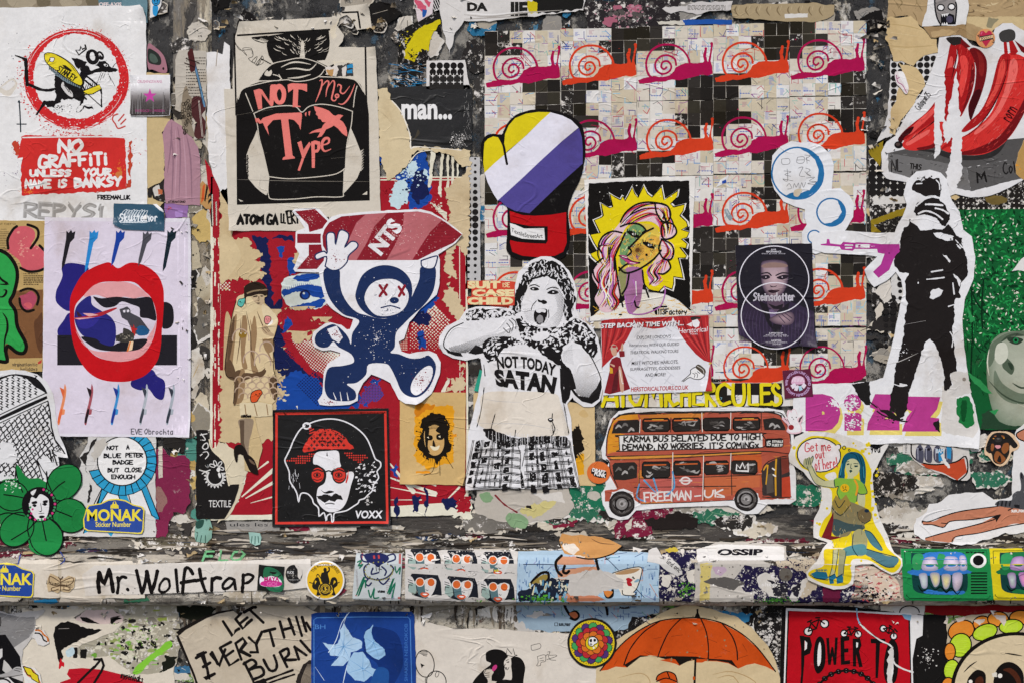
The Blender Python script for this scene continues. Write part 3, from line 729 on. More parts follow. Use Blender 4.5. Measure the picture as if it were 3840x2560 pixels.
# green flower
GR='#1e7a3c'
t=T('sticker',"round-petalled green flower with a woman's black and white face at its heart",'sticker',7,10)
pet=[(78,852,108,95,15),(135,745,70,80,60),(300,735,60,85,-20),(410,768,125,100,-50),(448,978,112,106,30),(298,1112,118,104,80),(112,1065,118,98,-45)]
t.sheet(GR,'30 780 0 860 -10 950 10 1000 5 1080 40 1150 110 1165 180 1130 195 1190 260 1225 340 1215 400 1160 400 1060 450 1085 530 1030 553 960 520 890 460 870 515 800 520 730 460 670 390 660 330 700 305 760 280 760 250 740 180 740 120 660 105 690 110 740 60 745 20 755',rag=.8,sm=2)
for x,y,rx,ry,a in pet:
 if(x,y)in((135,745),(300,735)):continue
 t.p('petal').d(GR,x,y,rx,ry,a).ring('#101412',x,y,rx,6,ry,a)
t.p('vein_print').ls('#101412',6.5,'30 845 100 855 165 868','335 830 375 790 415 762','355 945 410 965 458 985','275 1020 285 1075 298 1135','220 1020 190 1060 78 1130 '[:26],'325 1000 370 1040 400 1080','105 680 120 760 150 830','300 700 305 760 330 820','160 980 60 960 0 975','190 1000 180 1060 190 1110')
t.spl('#c8d6c4',80,775,0,60,60,2,7)
t.p('face_print').d('#151315',255,908,112,112).g('#dcdad8','190 880 205 840 240 815 290 830 312 870 315 930 300 985 270 1010 235 1000 205 960 190 920',sm=1)
t.g('#151315','180 870 200 815 245 800 300 830 318 880 300 860 260 842 235 870 205 860 192 900',sm=1).gs('#dcdad8','200 830 235 812 215 850',sm=1)
t.gs('#151315','205 893 235 885 240 900 212 905','278 885 305 880 305 896 280 898','210 912 225 905 238 914 225 924','272 905 290 898 304 906 290 916','250 985 270 976 290 984 268 996','246 945 258 950 272 945 262 956',sm=1)
t.ls('#151315',3,'262 900 270 945','250 965 285 962')
for i in range(16):
 a=-1.3+i*.21;t.d('#c93a78' if i%3==0 else '#3f8f58',255+98*math.cos(a),908+98*math.sin(a),8)
for i in range(6):t.d('#c93a78' if i%2 else '#3f8f58',190+(i%2)*14-8*(i//2-1),925+i*13,7)
# rosette
t=T('poster','hand drawn blue rosette badge pasted on a scuffed grey sheet','poster',4,10)
t.sheet('#c9c6c0','560 482 700 478 985 482 985 1114 405 1110 425 1000 470 760 520 640 505 610 560 520',rag=3)
BL='#2f96bd'
t.p('ribbon_print').gs(BL,'655 790 690 820 640 900 575 1000 530 1092 560 1080 600 1000','740 830 800 840 830 910 760 920','890 790 920 780 1012 1002 985 1000 960 975','680 1085 722 1085 705 1112').g('#e2e0dc','690 820 750 840 770 920 700 900 640 900').g('#e2e0dc','810 830 890 800 962 975 900 960 830 910')
t.ls('#14181a',5,'655 790 600 900 530 1090','690 820 640 900','745 835 770 900','812 832 832 910','890 795 962 978','925 780 1012 1002 962 978',sm=False)
for i in range(26):
 a=math.radians(-75+i*13.1);b=a+math.radians(12.4);r0,r1=150,216
 if 150<(math.degrees(a)+360)%360<262:continue
 t.g(BL,[(775+r0*math.cos(a),635+r0*math.sin(a)),(775+r1*math.cos(a+.03),635+r1*math.sin(a+.03)),(775+r1*1.01*math.cos(b+.05),635+r1*math.sin(b+.05)),(775+r0*math.cos(b),635+r0*math.sin(b))])
 t.l('#14181a',4.5,[(775+r0*math.cos(a),635+r0*math.sin(a)),(775+r1*math.cos(a+.03),635+r1*math.sin(a+.03)),(775+r1*1.01*math.cos(b+.05),635+r1*math.sin(b+.05)),(775+r0*math.cos(b),635+r0*math.sin(b))],sm=False)
t.p('badge_print').d('#e4e2dd',775,635,157,155).ring('#14181a',775,635,156,6,154)
t.p('lettering',sub=True)
for s_,x0,x1,y in(('NOT',676,752,535),('A',800,822,531),('BLUE',658,770,585),('PETER',795,908,581),('BADGE',714,846,626),('BUT',682,757,676),('CLOSE',790,900,674),('ENOUGH',706,858,718)):
 t.hw(s_,x0,y,x1,y+32,'#15151a',6.2,.7)
t.p('stain_print').gs('#bdb7ac','600 520 660 490 690 520 640 600 600 640 580 600',rag=6).gs('#2a2826','590 500 620 485 560 590 540 660 560 720 530 640 510 615 560 570','570 770 585 800 575 880 560 900',rag=5)
t=T('torn_poster','torn maroon poster fragment beside the blue rosette','poster',3,10)
t.sheet('#7c27468','985 560 1030 540 1070 600 1110 610 1170 600 1202 640 1200 900 1160 965 1100 960 1070 1030 1050 1115 985 1115',rag=5,stp=8)
t.p('photo_print').g('#8f6a62','990 800 1040 830 1060 900 1000 960',sm=1,rag=6).g('#c9bfae','1000 545 1028 540 1030 740 1004 745',rag=2).gs('#2a2724','1040 490 1130 480 1180 500 1170 600 1100 560 1030 540',rag=5)
t.dots('#5a1a32','990 560 1200 640 1180 930 990 1110',13,lambda u,v:.16*R.random(),jit=1)
MK='#17408f'
def monak(t,dx,num):
 o=nums('563 912 640 900 690 876 745 870 800 880 850 908 905 922 918 940 912 1070 902 1090 880 1092 560 1074 536 1060 532 1000 550 940')
 f=lambda p_:[(x+dx,y)for x,y in p_]
 t.sheet('#e3cf3c',f(o),rag=.2)
 t.p('plate_print').g(MK,[(725+dx+(x-725)*.965,985+(y-985)*.93)for x,y in o])
 t.p('bell_print').g('#e3cf3c',f(nums('703 932 706 912 716 905 722 890 738 888 744 905 754 912 757 932')),sm=0).d(MK,730+dx,897,5,7)
 t.p('lettering',sub=True).tx('MONAK',556+dx,936,905+dx,1012,'#e8d534',bold=.03).tx('Sticker Number',610+dx,1016,834+dx,1048,'#e8d534',bold=.012).tx(num,684+dx,1050,760+dx,1068,'#0d1f44')
t=T('sticker','blue and yellow name plate sticker overlapping the green flower petal','sticker',9,10,mat='vinyl_sticker',group='blue and yellow plate stickers')
monak(t,0,'05284')
t=T('sticker','blue and yellow name plate sticker on the ledge beside the butterfly','sticker',5,10,mat='vinyl_sticker',group='blue and yellow plate stickers')
t.ox,t.oy=t.ox-.5933*698,t.oy+.5933*405
monak(t,0,'05281')
# ledge, left
t=T('banner_strip','long white paper strip on the ledge with black brush lettering','paper strip',3,14)
t.sheet('#d5cec3','560 270 640 215 1100 200 1760 175 2110 168 2110 360 1930 378 1400 392 580 418',rag=1.5)
t.p('lettering')
k='#161312'
t.ls(k,28,'676 258 668 320 676 395','676 262 708 330 742 240','742 240 758 310 770 392',rag=.35)
t.ls(k,22,'800 292 806 345 798 400','806 320 830 290 858 296','866 372 872 380',rag=.35)
t.ls(k,25,'928 245 945 320 965 400','965 400 985 340 998 250','998 250 1012 320 1030 395','1030 395 1055 320 1070 248',rag=.35)
t.l(k,18,'1120 300 1088 340 1085 385 1120 392 1152 360 1145 310 1118 302',rag=.3)
t.ls(k,24,'1195 240 1208 390','1240 400 1250 290 1262 232 1288 236 1310 270','1230 330 1300 318 1345 312','1355 235 1368 310 1395 390','1330 318 1395 300','1440 300 1438 382','1440 320 1465 296 1500 300',rag=.35)
t.l(k,20,'1592 310 1555 300 1515 340 1520 370 1555 362 1590 325',rag=.3).l(k,22,'1590 310 1600 375',rag=.3)
t.l(k,24,'1652 275 1650 330 1645 388',rag=.35).l(k,20,'1655 282 1690 272 1720 290 1690 325 1652 335',rag=.35)
t.spl('#2a2624',1200,400,20,500,50,1,4,ry=.1)
t=T('paper_strip','cream paper strip behind the butterfly on the ledge','paper strip',2,14)
t.sheet('#d3c9b8','-90 215 130 205 140 175 400 170 425 195 680 190 960 172 985 435 700 440 690 472 400 470 415 430 150 436 140 460 -90 455',rag=3)
t.p('tape_print').gs('#c4b9a4','395 180 420 190 415 430 400 430','690 210 720 200 715 440 690 440',rag=2).ls('#3a4a8c',6,'140 140 122 210','410 120 440 175 410 205').g('#2a7fae','230 450 380 440 400 468 230 468',rag=4)
t=T('sticker','crumpled brown butterfly sticker on the ledge','sticker',4,14)
t.sheet('#c2ab86','322 345 330 300 345 266 395 290 420 310 470 282 510 295 505 360 470 398 430 390 415 385 395 402 360 385 330 390',rag=2)
t.p('butterfly_print').ls('#5a4632',5,'412 325 345 285 338 320 360 345 412 345','415 325 490 295 500 320 470 345 416 345','410 350 355 365 360 385 400 372','418 350 475 360 470 382 430 372','414 300 414 385','412 310 400 290','416 310 428 288')
for k_ in range(10):t.d('#7d6a4f',R.uniform(350,490),R.uniform(300,375),5)
t.p('lettering').tx('Littlest hobo knits',318,326,498,352,'#3a2e22',rot=9)
t=T('sticker','square green photo sticker with pink bubble lettering','sticker',6,14,mat='vinyl_sticker')
t.sheet('#0c120f','1760 206 1932 220 1920 393 1746 380',rag=.3)
t.p('photo_print').g('#1d6a45','1800 225 1880 240 1925 300 1915 385 1830 380 1790 320',sm=1).glow('#3fa06c','#14513a','1840 240 1900 260 1915 320 1905 380 1860 375 1830 310',1880,320).g('#08100c','1830 255 1880 258 1860 272',sm=1).ls('#061009',5,'1850 275 1880 290 1908 275')
t.p('lettering').g('#e8e4ea','1770 285 1795 300 1840 282 1895 300 1915 330 1890 355 1790 352 1765 330',sm=1).g('#c62a86','1778 322 1840 312 1912 326 1905 348 1840 356 1775 345',sm=1).tx('MAYA',1795,288,1898,320,'#c4207c',bold=.05).tx('GO!',1812,322,1884,352,'#d860a4',bold=.05)
t=T('sticker','worn black crescent sticker with small white lettering','sticker',5,14,mat='vinyl_sticker')
t.sheet('#131112',t.ell(1995,270,56,63),rag=.6)
t.p('tear_print').g('#cfc8bd','2000 208 2040 225 2052 270 2040 310 2018 275 2022 240',rag=3)
t.p('lettering').tx('FUCK',1950,250,1998,268,'#dcdad6',bold=.02).tx('Mayhem a bit',1962,305,2028,314,'#cfcdc9')
t.p('wear_print').spl('#b8b2a8',1990,275,0,52,40,1,3)
t=T('sticker','round yellow band sticker with black musicians round a drum','sticker',7,14,mat='vinyl_sticker')
t.sheet('#e2e0dc',t.ell(2208,311,132,133,n=48),rag=0)
t.p('disc_print').d('#e0b21c',2208,311,122,123,n=40)
t.p('lettering')
t.tx('THE RODDENBERRIES',0,0,1,1,'#16120c',bold=.015,warp=lambda u,v:(2208+(112-22*v)*math.cos(math.radians(-150+125*u)),305+(112-22*v)*math.sin(math.radians(-150+125*u))))
t.tx('THERODDENBERRIES.COM',2142,408,2252,420,'#16120c')
t.p('band_print').d('#16120c',2210,370,44,44).ring('#d8b030',2210,368,30,3).ring('#d8b030',2210,368,22,2.5).ls('#d8b030',4,'2205 352 2214 380 2198 384','2216 352 2206 370 2222 372')
t.g('#16120c','2190 330 2178 290 2185 262 2200 255 2196 240 2204 226 2218 232 2220 250 2232 240 2228 222 2240 225 2240 250 2228 268 2238 330',sm=1)
t.gs('#16120c','2140 300 2160 290 2170 310 2178 350 2165 385 2180 410 2150 412 2155 380 2130 370 2120 345','2250 300 2275 290 2290 310 2292 345 2268 370 2280 412 2252 410 2262 385 2240 350',sm=1).ls('#16120c',5,'2102 325 2180 350','2305 325 2240 350','2180 300 2160 270 2150 285')
t.gs('#e0b21c','2138 312 2152 318 2140 340','2270 310 2282 322 2262 340')
t.ls('#d8b030',3,'2172 345 2165 370 2180 392','2248 345 2256 370 2240 392')
t=T('graffiti','green sprayed lettering on the dark wood above the brush lettered strip','graffiti',2,14,mat='old_paper')
t.p('lettering')
t.ls('#6fb07c',15,'1375 182 1400 118 1452 118','1390 150 1440 150','1500 115 1488 178 1545 180','1590 122 1568 160 1590 180 1630 172 1660 135 1640 118 1590 122',sm=False,rag=.5)
# middle panel
# big blue and red face poster, torn
FR,FB,FN,FC='#9c1d28','#1b4594','#181f48','#ddd8c2'
t=T('poster','big torn red, navy and cream screenprint of a face, mostly covered over','poster',2,6)
t.sheet(FC,'178 -190 2060 -190 2070 1600 2072 2290 300 2330 170 2330',rag=1.5)
t.p('border_print').g(FR,'192 -180 2046 -180 2056 1600 2052 2190 560 2290 190 2290',holes=['240 -170 2008 -170 2012 1500 2000 2000 260 2000'])
t.p('ground_print').g(FR,'250 -160 2002 -160 2006 1500 1994 2180 420 2240 250 2200')
for k in range(60):
 x=R.choice([205,232,190]);y=R.uniform(250,2000);t.box(FC,x,y,x+R.uniform(3,12),y+R.uniform(10,90),rag=2)
t.p('face_print')
t.gs(FN,'480 250 800 250 820 420 770 560 700 640 700 760 640 860 700 940 740 1010 700 1060 780 1150 960 1260 1060 1380 1020 1530 650 1530 620 1200 520 700 560 500',rag=14,stp=10)
t.gs(FR,'600 280 700 270 820 300 800 460 760 520 700 700 640 760 620 560','250 560 540 560 600 640 440 690 250 680','820 460 900 420 760 560','1620 700 1800 720 1900 820 2000 1000 2000 1390 1500 1400 1560 1050',rag=9)
t.gs(FB,'740 420 860 390 900 480 760 540','660 330 720 320 700 420','850 300 880 280 860 400','740 830 780 900 700 960','800 1270 960 1290 1100 1420 1060 1530 640 1530 700 1400','1720 690 1830 640 1860 700 1760 790',rag=8)
t.g('#cfd8d2','720 560 860 520 1000 520 1060 600 1010 760 900 780 800 790 720 720 700 640',sm=1,rag=6)
t.g(FB,'700 650 800 620 900 605 990 620 1030 660 1000 700 930 690 850 655 760 670 720 690',sm=1,rag=5).g(FB,'760 770 880 740 990 710 1020 725 980 770 860 775',sm=1,rag=4).g(FB,'780 560 860 525 1000 530 940 570 850 580',sm=1,rag=4).d(FN,870,680,40,36).d(FB,872,682,26).d('#cfd8d2',862,668,8)
for k in range(20):t.l(FB,5,[(720+k*14,665-40*math.sin(k/20*3)),(710+k*15,635-46*math.sin(k/20*3))],taper=1)
t.g('#dcd9c8','760 1000 900 1010 1000 1060 1130 1110 1230 1160 1230 1260 1010 1260 880 1200',rag=6)
t.dots(FR,'740 960 800 1000 900 1010 1000 1080 1130 1120 1240 1180 1230 1280 1020 1290 900 1240 800 1140 740 1040',17,lambda u,v:.52-.62*max(0,u-v*.8),rot=38)
t.dots(FN,'640 1100 760 1060 1000 1300 1060 1400 980 1480 800 1380',16,lambda u,v:.36,rot=38)
t.g(FR,'690 960 740 980 960 1280 1040 1400 940 1300 800 1160',rag=6)
t.dots(FC,'1650 700 1830 760 1960 900 2000 1090 1800 1080 1640 1080',19,lambda u,v:.18+.42*(1-v)*(1-abs(u-.4)),rot=45,jit=.3)
t.dots(FC,'250 585 320 585 330 650 250 650',18,lambda u,v:.36,rot=45)
t.gs(FB,'1700 950 1740 930 1760 1070 1700 1090','1640 830 1700 780 1820 700 1810 760 1700 860',rag=12,stp=6).gs(FN,'1680 800 1800 820 1780 900 1640 880','1690 1000 1730 960 1720 1060',rag=12,stp=6)
t.dots('#dfc9b0','1570 830 1640 820 1620 1080 1500 1100 1550 1000',12,lambda u,v:.32)
t.gs(FC,'1870 1390 1920 1290 1940 1290 1900 1390','790 1440 830 1430 815 1515 800 1490','1300 1390 1400 1300 1360 1420',rag=2)
t.gs(FB,'1340 1310 1420 1280 1440 1420 1330 1500 1280 1440','1180 1420 1340 1400 1320 1490 1000 1530',rag=12)
t.dots(FN,'980 1400 1300 1240 1420 1260 1300 1480 1000 1530',14,lambda u,v:.4*(1-v),rot=30)
t.p('eye_print').crop(2)
t.gs(FB,'1335 1000 1365 1000 1360 1130 1335 1150','1580 1080 1650 1045 1680 1170 1690 1290 1690 1400 1600 1450 1540 1450 1530 1300 1500 1230 1530 1140','1440 1220 1530 1180 1500 1320',rag=9)
t.gs('#bdd2d6','1400 1360 1440 1260 1500 1240 1535 1330 1530 1400 1460 1450 1410 1430','1520 1130 1590 1110 1600 1200 1530 1220','1640 1170 1665 1180 1680 1250 1650 1230',rag=9).gs(FN,'1560 1200 1640 1180 1680 1340 1600 1420 1550 1330',rag=10)
t.spl('#bdd2d6',1540,1200,0,130,150,2,9);t.spl(FR,1380,1330,0,50,60,4,16);t.spl(FN,1560,1300,0,110,60,3,10)
t.gs(FC,'1690 1045 1725 1045 1700 1200 1690 1300 1670 1300','1760 1050 1780 1060 1770 1200 1760 1370 1740 1340','1800 1060 1815 1070 1815 1250 1806 1380 1796 1380','1832 1080 1850 1090 1850 1300 1838 1450 1832 1300','1870 1130 1880 1140 1880 1400 1870 1420','1690 1400 1800 1470 1800 1530 1700 1420',rag=3)
t.spl(FC,1730,1440,0,60,60,2,7)
t.p('ray_print').crop(11)
for a,b in(('215 860 415 690',26),('240 870 415 770',20),('270 900 415 860',10),('300 700 380 640',14),('1150 650 1300 830',30),('1150 740 1440 840',26),('1150 800 1440 855',12),('1240 720 1440 790',10),('1500 890 1590 800',14),('1150 880 1350 880',6)):
 q=nums(a);t.l(FC,b,q,sm=False,taper=3)
t.gs(FB,'440 130 560 60 700 120 720 300 420 310','1150 690 1200 760 1190 640',rag=10)
t.gs(FN,'1175 900 1200 850 1215 960 1190 1000','1290 860 1340 850 1330 950 1300 960','1480 880 1560 860 1580 930 1500 940','1375 780 1395 860 1380 1000 1370 880',rag=8)
t.gs(FC,'1590 880 1650 820 1680 1000 1540 985 1580 950',rag=9)
for k in range(30):t.l(FR,7,[(R.uniform(1570,1660),R.uniform(860,960))for _ in range(3)])
t.dots(FN,'560 150 690 40 720 130 700 290',15,lambda u,v:.34,rot=45)
t.dots(FR,'1010 130 1200 180 1120 260 940 280',14,lambda u,v:.36,rot=45)
t.g(FC,'90 990 200 880 280 620 340 560 260 560 230 640 160 860 60 1000',rag=4)
for k in range(12):t.box('#cfc5a4',*(lambda x,y:(x,y,x+R.uniform(10,30),y+8))(R.uniform(420,500),R.uniform(150,300)),rag=5)
# tan torn layers over it
TN='#c6b087'
def fray(t,c,q,rag=9,stp=5,edge='#dacbab'):
 t.g(edge,q,rag=rag+3,stp=stp);t.g(c,q,rag=rag,stp=stp)
t=T('torn_paper','sheet of bare tan paper torn to fringes under the striding woman cut-out','torn paper',3,6)
t.sheet(TN,'246 -90 326 -120 330 260 478 268 470 330 560 370 500 420 580 455 540 500 590 520 540 570 430 565 380 560 330 580 246 582',rag=8,stp=5)
t.g('#cdb88f','250 260 330 262 400 400 300 560 250 580',sm=1)
t.p('lower_sheet').sheet(TN,'246 650 330 640 390 660 440 700 480 900 640 860 700 780 740 870 690 900 690 960 640 990 690 1060 790 1110 740 1150 760 1220 650 1230 730 1290 640 1330 740 1400 650 1440 660 1640 640 1730 560 1760 250 1758',name='lower_sheet',rag=9,stp=5)
t.g('#bda379','300 800 330 900 290 1100 270 1300 280 900',sm=1)
t.p('stain_print').ls('#b29a72',5,'255 1060 300 1050','258 1280 300 1290',taper=2)
t=T('torn_paper','ragged tan paper island torn round the blue printed eye','torn paper',3,6)
t.sheet(TN,'700 780 850 790 990 760 1060 770 1060 880 900 860 1010 900 960 960 880 940 930 980 890 1010 800 1030 740 940 680 880 720 860',rag=11,stp=5)
t.p('flap_sheet').sheet(TN,'800 380 850 310 870 360 880 440 810 470 780 440',name='flap_sheet',rag=8,stp=5)
t=T('torn_paper','tall ragged tan paper strip beside the rocket nose','torn paper',3,6)
t.sheet('#cbb792','1900 -100 2082 -260 2080 190 2060 420 2010 330 1970 300 1960 480 2000 560 1930 560 1900 470 1880 420 1900 340 1930 190 1940 60',rag=9,stp=5)
t.p('lower_sheet').sheet('#cbb792','1930 590 2000 700 2040 800 1990 870 1950 800 1880 720 1900 660',name='lower_sheet',rag=10,stp=5)
t.p('bottom_sheet').sheet('#cbb792','1990 1180 2030 1200 2030 1260 1980 1300 1910 1280 1960 1330 1900 1380 2040 1385 2045 1180',name='bottom_sheet',rag=9,stp=5)
t=T('torn_paper','pale torn tan sheet hanging between the jacket poster and the black lettered sheet','torn paper',4,2)
t.sheet('#cfbd97','1322 620 1385 612 1420 700 1480 770 1520 860 1548 950 1552 1030 1600 1015 1960 1045 1962 1150 1900 1160 1850 1090 1780 1060 1640 1040 1580 1060 1540 1130 1480 1190 1440 1230 1390 1250 1370 1180 1330 1080',rag=6,stp=6)
t.p('edge_print').l('#e6dfd0',6,'1420 700 1480 770 1520 860 1548 950 1552 1030 1600 1018 1900 1042',rag=.6)
t.l('#e2d8c2',5,'1540 1130 1600 1060 1700 1042',rag=.6)
# white strip with red tear at the left edge of the panel
t=T('torn_poster','tall narrow white poster strip peeling at the foot to show red and tan layers','poster',3,2)
t.sheet('#dddad6','140 370 200 362 250 380 262 292 300 320 298 1440 235 1330 180 1200 150 1090',rag=3)
t.p('fold_print',).ls('#a09382',5,'215 350 205 460').dots('#b9b4ac','150 380 290 400 285 1300 200 1100',22,lambda u,v:.10*R.random(),jit=1)
t=T('torn_paper','thin red and white paper strip with a torn orange scrap at the panel edge','torn paper',2,2)
t.sheet('#a8202a','128 1100 170 1180 230 1320 245 1560 170 1570 150 1300',rag=2)
t.p('scrap_sheet').sheet('#b58a55','80 1290 110 1255 150 1290 172 1400 165 1450 130 1450 85 1410',name='scrap_sheet',rag=4).gs('#1c1a19','140 1270 150 1300 130 1400 122 1390','150 1350 170 1330 168 1350 148 1376','150 1390 172 1370 170 1392 150 1416').g('#c4562a','112 1290 128 1275 122 1380 100 1410')
t.p('drip_print').ls('#d8d2c0',8,'180 1350 182 1560','205 1400 208 1560',rag=.5)
# jacket poster
t=T('poster','beige poster of a black-jacketed figure seen from behind, with salmon lettering','poster',5,2)
PB='#cdc4b3'
t.sheet(PB,'370 158 500 146 700 140 1000 122 1090 85 1100 50 1150 40 1250 35 1265 80 1282 200 1180 212 1150 150 1110 110 1060 130 1040 180 1090 250 1080 290 1050 330 1306 332 1312 420 1324 700 1332 1000 1338 1300 1342 1540 950 1600 300 1600 290 1480 280 1200 262 620 320 620 330 280',rag=1.2)
K='#171514'
t.curl((300,1600,110,.010),(1250,35,90,.010),(370,158,90,.006),(1306,332,80,.008))
t.p('ink_print')
t.l(K,13,'355 250 600 234 990 210',sm=False).l(K,12,'332 240 345 800',sm=False).l(K,13,'1238 335 1246 800',sm=False).ls(K,12,'1080 92 1185 88 1202 200',sm=False)
# head and hair
t.g(K,'556 255 700 232 985 215 992 300 985 360 960 420 900 425 800 410 700 425 600 440 570 390 556 330')
t.g(K,'450 262 560 250 560 300 530 305 480 290 458 275')
for i in range(46):
 a=R.uniform(-1,1);y=R.uniform(265,395);x=800+a*150;dx=a*40+(10 if a>0 else-10)
 t.l(PB,R.uniform(2,4.5),[(x,y),(x+dx*.6,y-8),(x+dx,y-22)],taper=2)
t.g(PB,'792 300 802 280 812 300 815 340 820 404 782 408 792 350')
for i in range(14):t.l(PB,3.5,[(800,290+i*8),(800+(26 if i%2 else-26),275+i*8)],taper=1)
for i in range(9):t.ring(PB,490+i*6,268+i*2,26,2.2,14,a0=0,a1=160,n=10)
# scribbles & smoke
t.l(K,3,'340 300 370 350 450 350 460 395 430 410 470 440 490 395 455 430 500 450 520 400 480 455 530 440 525 390 490 460');t.l(K,8,'522 415 590 452').l(PB,4,'530 425 585 455');t.l(K,2.5,'340 310 420 390 390 340 450 340 455 380')
# collar and jacket
t.g(K,'590 450 660 425 780 405 900 425 980 465 1035 440 1020 470 960 520 920 545 940 530 1070 540 1175 560 1205 590 1235 660 1250 700 1262 800 1268 1390 350 1420 345 760 352 690 380 630 450 590 510 570 620 562 500 560 540 500')
ln=PB
t.ls(ln,5,'496 560 520 520 590 450 680 425 790 406 890 430 970 470','640 520 655 550 640 560 700 556 760 568 850 558 920 530 955 485','600 520 635 530 660 550','500 566 640 562','920 535 1080 542 1170 560 1225 640','360 690 390 620 500 585 610 562','410 650 430 700 460 775','465 790 560 750 690 735 760 745 800 780 850 740 940 725 1060 745 1150 775','1180 600 1165 660 1155 745','468 790 490 860 505 960 530 1050 560 1180 570 1225','1148 780 1140 870 1110 1000 1100 1160','570 1225 700 1240 850 1232 1000 1215 1060 1195 1100 1165','572 1230 565 1300 570 1360 600 1382 750 1380 900 1365 1070 1365 1085 1330 1090 1180')
t.ls(ln,9,'690 485 760 478 850 488 900 445','700 545 780 540 860 520','655 470 720 440 780 435 860 450',taper=2)
t.g(PB,'540 520 548 500 560 490 570 500 588 488 592 510 580 530 555 530',sm=1)
t.g(PB,'490 900 500 960 530 1060 560 1180 572 1215 565 1330 550 1360 480 1300 430 1240 415 1180 415 1080 440 1010 470 950')
t.g(PB,'1138 890 1165 950 1200 1040 1215 1100 1208 1170 1180 1240 1130 1300 1090 1345 1086 1250 1098 1160 1110 1020')
for i in range(16):t.l(K,7,[(425+2*(i%3),1080+i*10),(395+8*(i%2),1090+i*10+6)],taper=1);t.l(PB,5,[(1205,1050+i*9),(1228-6*(i%2),1035+i*9)],taper=1)
t.ls(K,5,'425 1250 480 1310 560 1362','1090 1345 1140 1290 1190 1230');t.g(PB,'360 1380 395 1395 375 1398').g(PB,'1215 1350 1250 1325 1250 1350')
t.p('lettering')
SA='#e0796f'
t.gs(SA,'465 630 505 618 525 625 575 705 580 600 590 590 562 590 620 588 600 735 585 740 520 655 525 755 498 762 480 690')
t.g(SA,'600 620 625 590 655 588 685 620 690 670 675 715 640 728 610 705 596 660',sm=1,holes=['628 640 645 620 660 650 655 690 640 700 628 670'])
t.gs(SA,'700 590 730 580 835 585 835 640 800 625 775 622 770 735 790 738 790 745 735 745 740 620 705 645')
t.ls(SA,9,'920 565 938 558 935 600 915 660 893 710','930 610 970 565 985 580 970 630 965 675','972 620 1010 565 1025 580 1015 640 1005 690 1030 700 1045 660','1045 605 1050 590 1070 600 1065 640 1090 650 1130 600','1165 585 1140 650 1110 700 1080 725 1050 720',taper=2);t.ring(SA,1042,668,12,7)
t.g(SA,'478 825 500 822 515 840 530 820 620 790 795 782 800 800 790 905 778 870 745 835 715 828 705 830 735 1080 750 1092 750 1100 665 1110 668 1095 685 1085 655 830 600 835 560 880 572 940 545 890 530 855 505 860')
t.g(SA,'475 822 490 822 492 860 480 845').g(SA,'820 785 832 780 828 810 820 800').g(SA,'845 775 858 772 852 806 845 798')
t.g(SA,'768 990 795 978 810 1040 850 985 862 1000 815 1100 785 1186 770 1182 800 1090').g(SA,'862 985 890 975 925 985 928 1030 910 1058 890 1060 888 1165 868 1165 866 1060',holes=['888 1000 905 1005 905 1035 888 1042'])
t.l(SA,20,'925 1012 980 995 985 965 960 962 940 990 940 1030 960 1050 1000 1035',taper=2)
t.p('bird_print').g(SA,'1085 804 1066 797 1048 797 1030 806 1015 800 985 770 940 752 882 738 888 765 898 780 895 795 910 808 912 825 930 830 940 848 965 850 945 870 935 892 900 900 870 912 846 930 890 920 925 918 915 940 903 956 935 948 955 920 965 900 1000 885 1020 872 1050 895 1075 925 1095 940 1112 948 1112 920 1105 885 1085 850 1060 830 1072 815')
t.p('tear_print').gs('#d8cdb6','985 220 1010 190 1060 130 1030 200 1040 250 1010 280','1010 430 1160 420 1155 445 1040 440 1030 470',rag=5)
t.g('#3a3734','1040 460 1150 440 1155 530 1040 535',rag=4).gs('#d4cbc0','960 470 1040 455 1050 500 1000 530 960 510',rag=6).gs('#2f86b4','1110 455 1150 445 1152 475 1115 480','1115 490 1150 485 1150 510 1110 512',rag=3).gs('#b58c58','965 490 1020 480 1010 530 985 520',rag=5).g('#d4cbc0','1075 480 1110 450 1100 530 1080 530',rag=4)
t.p('sign_lettering')
t.crop(6)
t.hw('ATOM',368,84,575,172,K,22,.8);t.hw('GA',585,82,680,172,K,20,.8);t.hw('LL',690,78,735,160,K,13,.8);t.hw('ERY',735,52,832,165,K,14,1,rot=-8);t.hw('37',1020,108,1090,160,K,8,.4)
t.crop(2)
t.p('crease_print').ls('#8d8578',2.5,'345 800 600 760','400 1100 560 1060','350 1245 700 1255 1268 1260','1000 1100 1240 1080',taper=2)
# yellow sprayed board, dotted sheet, black lettered sheet
t=T('torn_poster','black torn board with a yellow sprayed flame beside blue streaked paint','poster',2,2)
t.sheet('#1e1c1a9','1465 218 1600 150 1760 60 1860 20 1755 150 1690 250 1670 360 1690 420 1600 470 1640 560 1500 600 1455 590 1460 400',rag=3)
t.p('flame_print').g('#c9b818','1510 400 1520 340 1560 260 1610 200 1680 160 1750 138 1745 180 1700 240 1680 320 1672 360 1640 345 1600 370 1580 425 1540 420',sm=1,rag=6).spl('#c9b818',1560,300,40,90,80,2,6)
t.spl('#1e1c1a',1560,390,0,60,60,2,7)
t.p('streak_print')
for k in range(60):x,y=R.uniform(1400,1650),R.uniform(440,580);t.l(R.choice(['#2a7fb0','#3a94c4','#8a8784','#1c1a19','#c9c4bc','#24567a']),R.uniform(4,16),[(x,y),(x+R.uniform(20,80),y+R.uniform(-10,30))],rag=1,taper=2)
t=T('poster','small grey sheet of black dots between white four-pointed stars','poster',3,2)
t.sheet('#d4d0ca','1660 425 1925 418 1960 620 1660 620',rag=1)
t.p('dot_print').box('#d9d6d0',1680,440,1915,620).box('#2a2826',1680,520,1915,620)
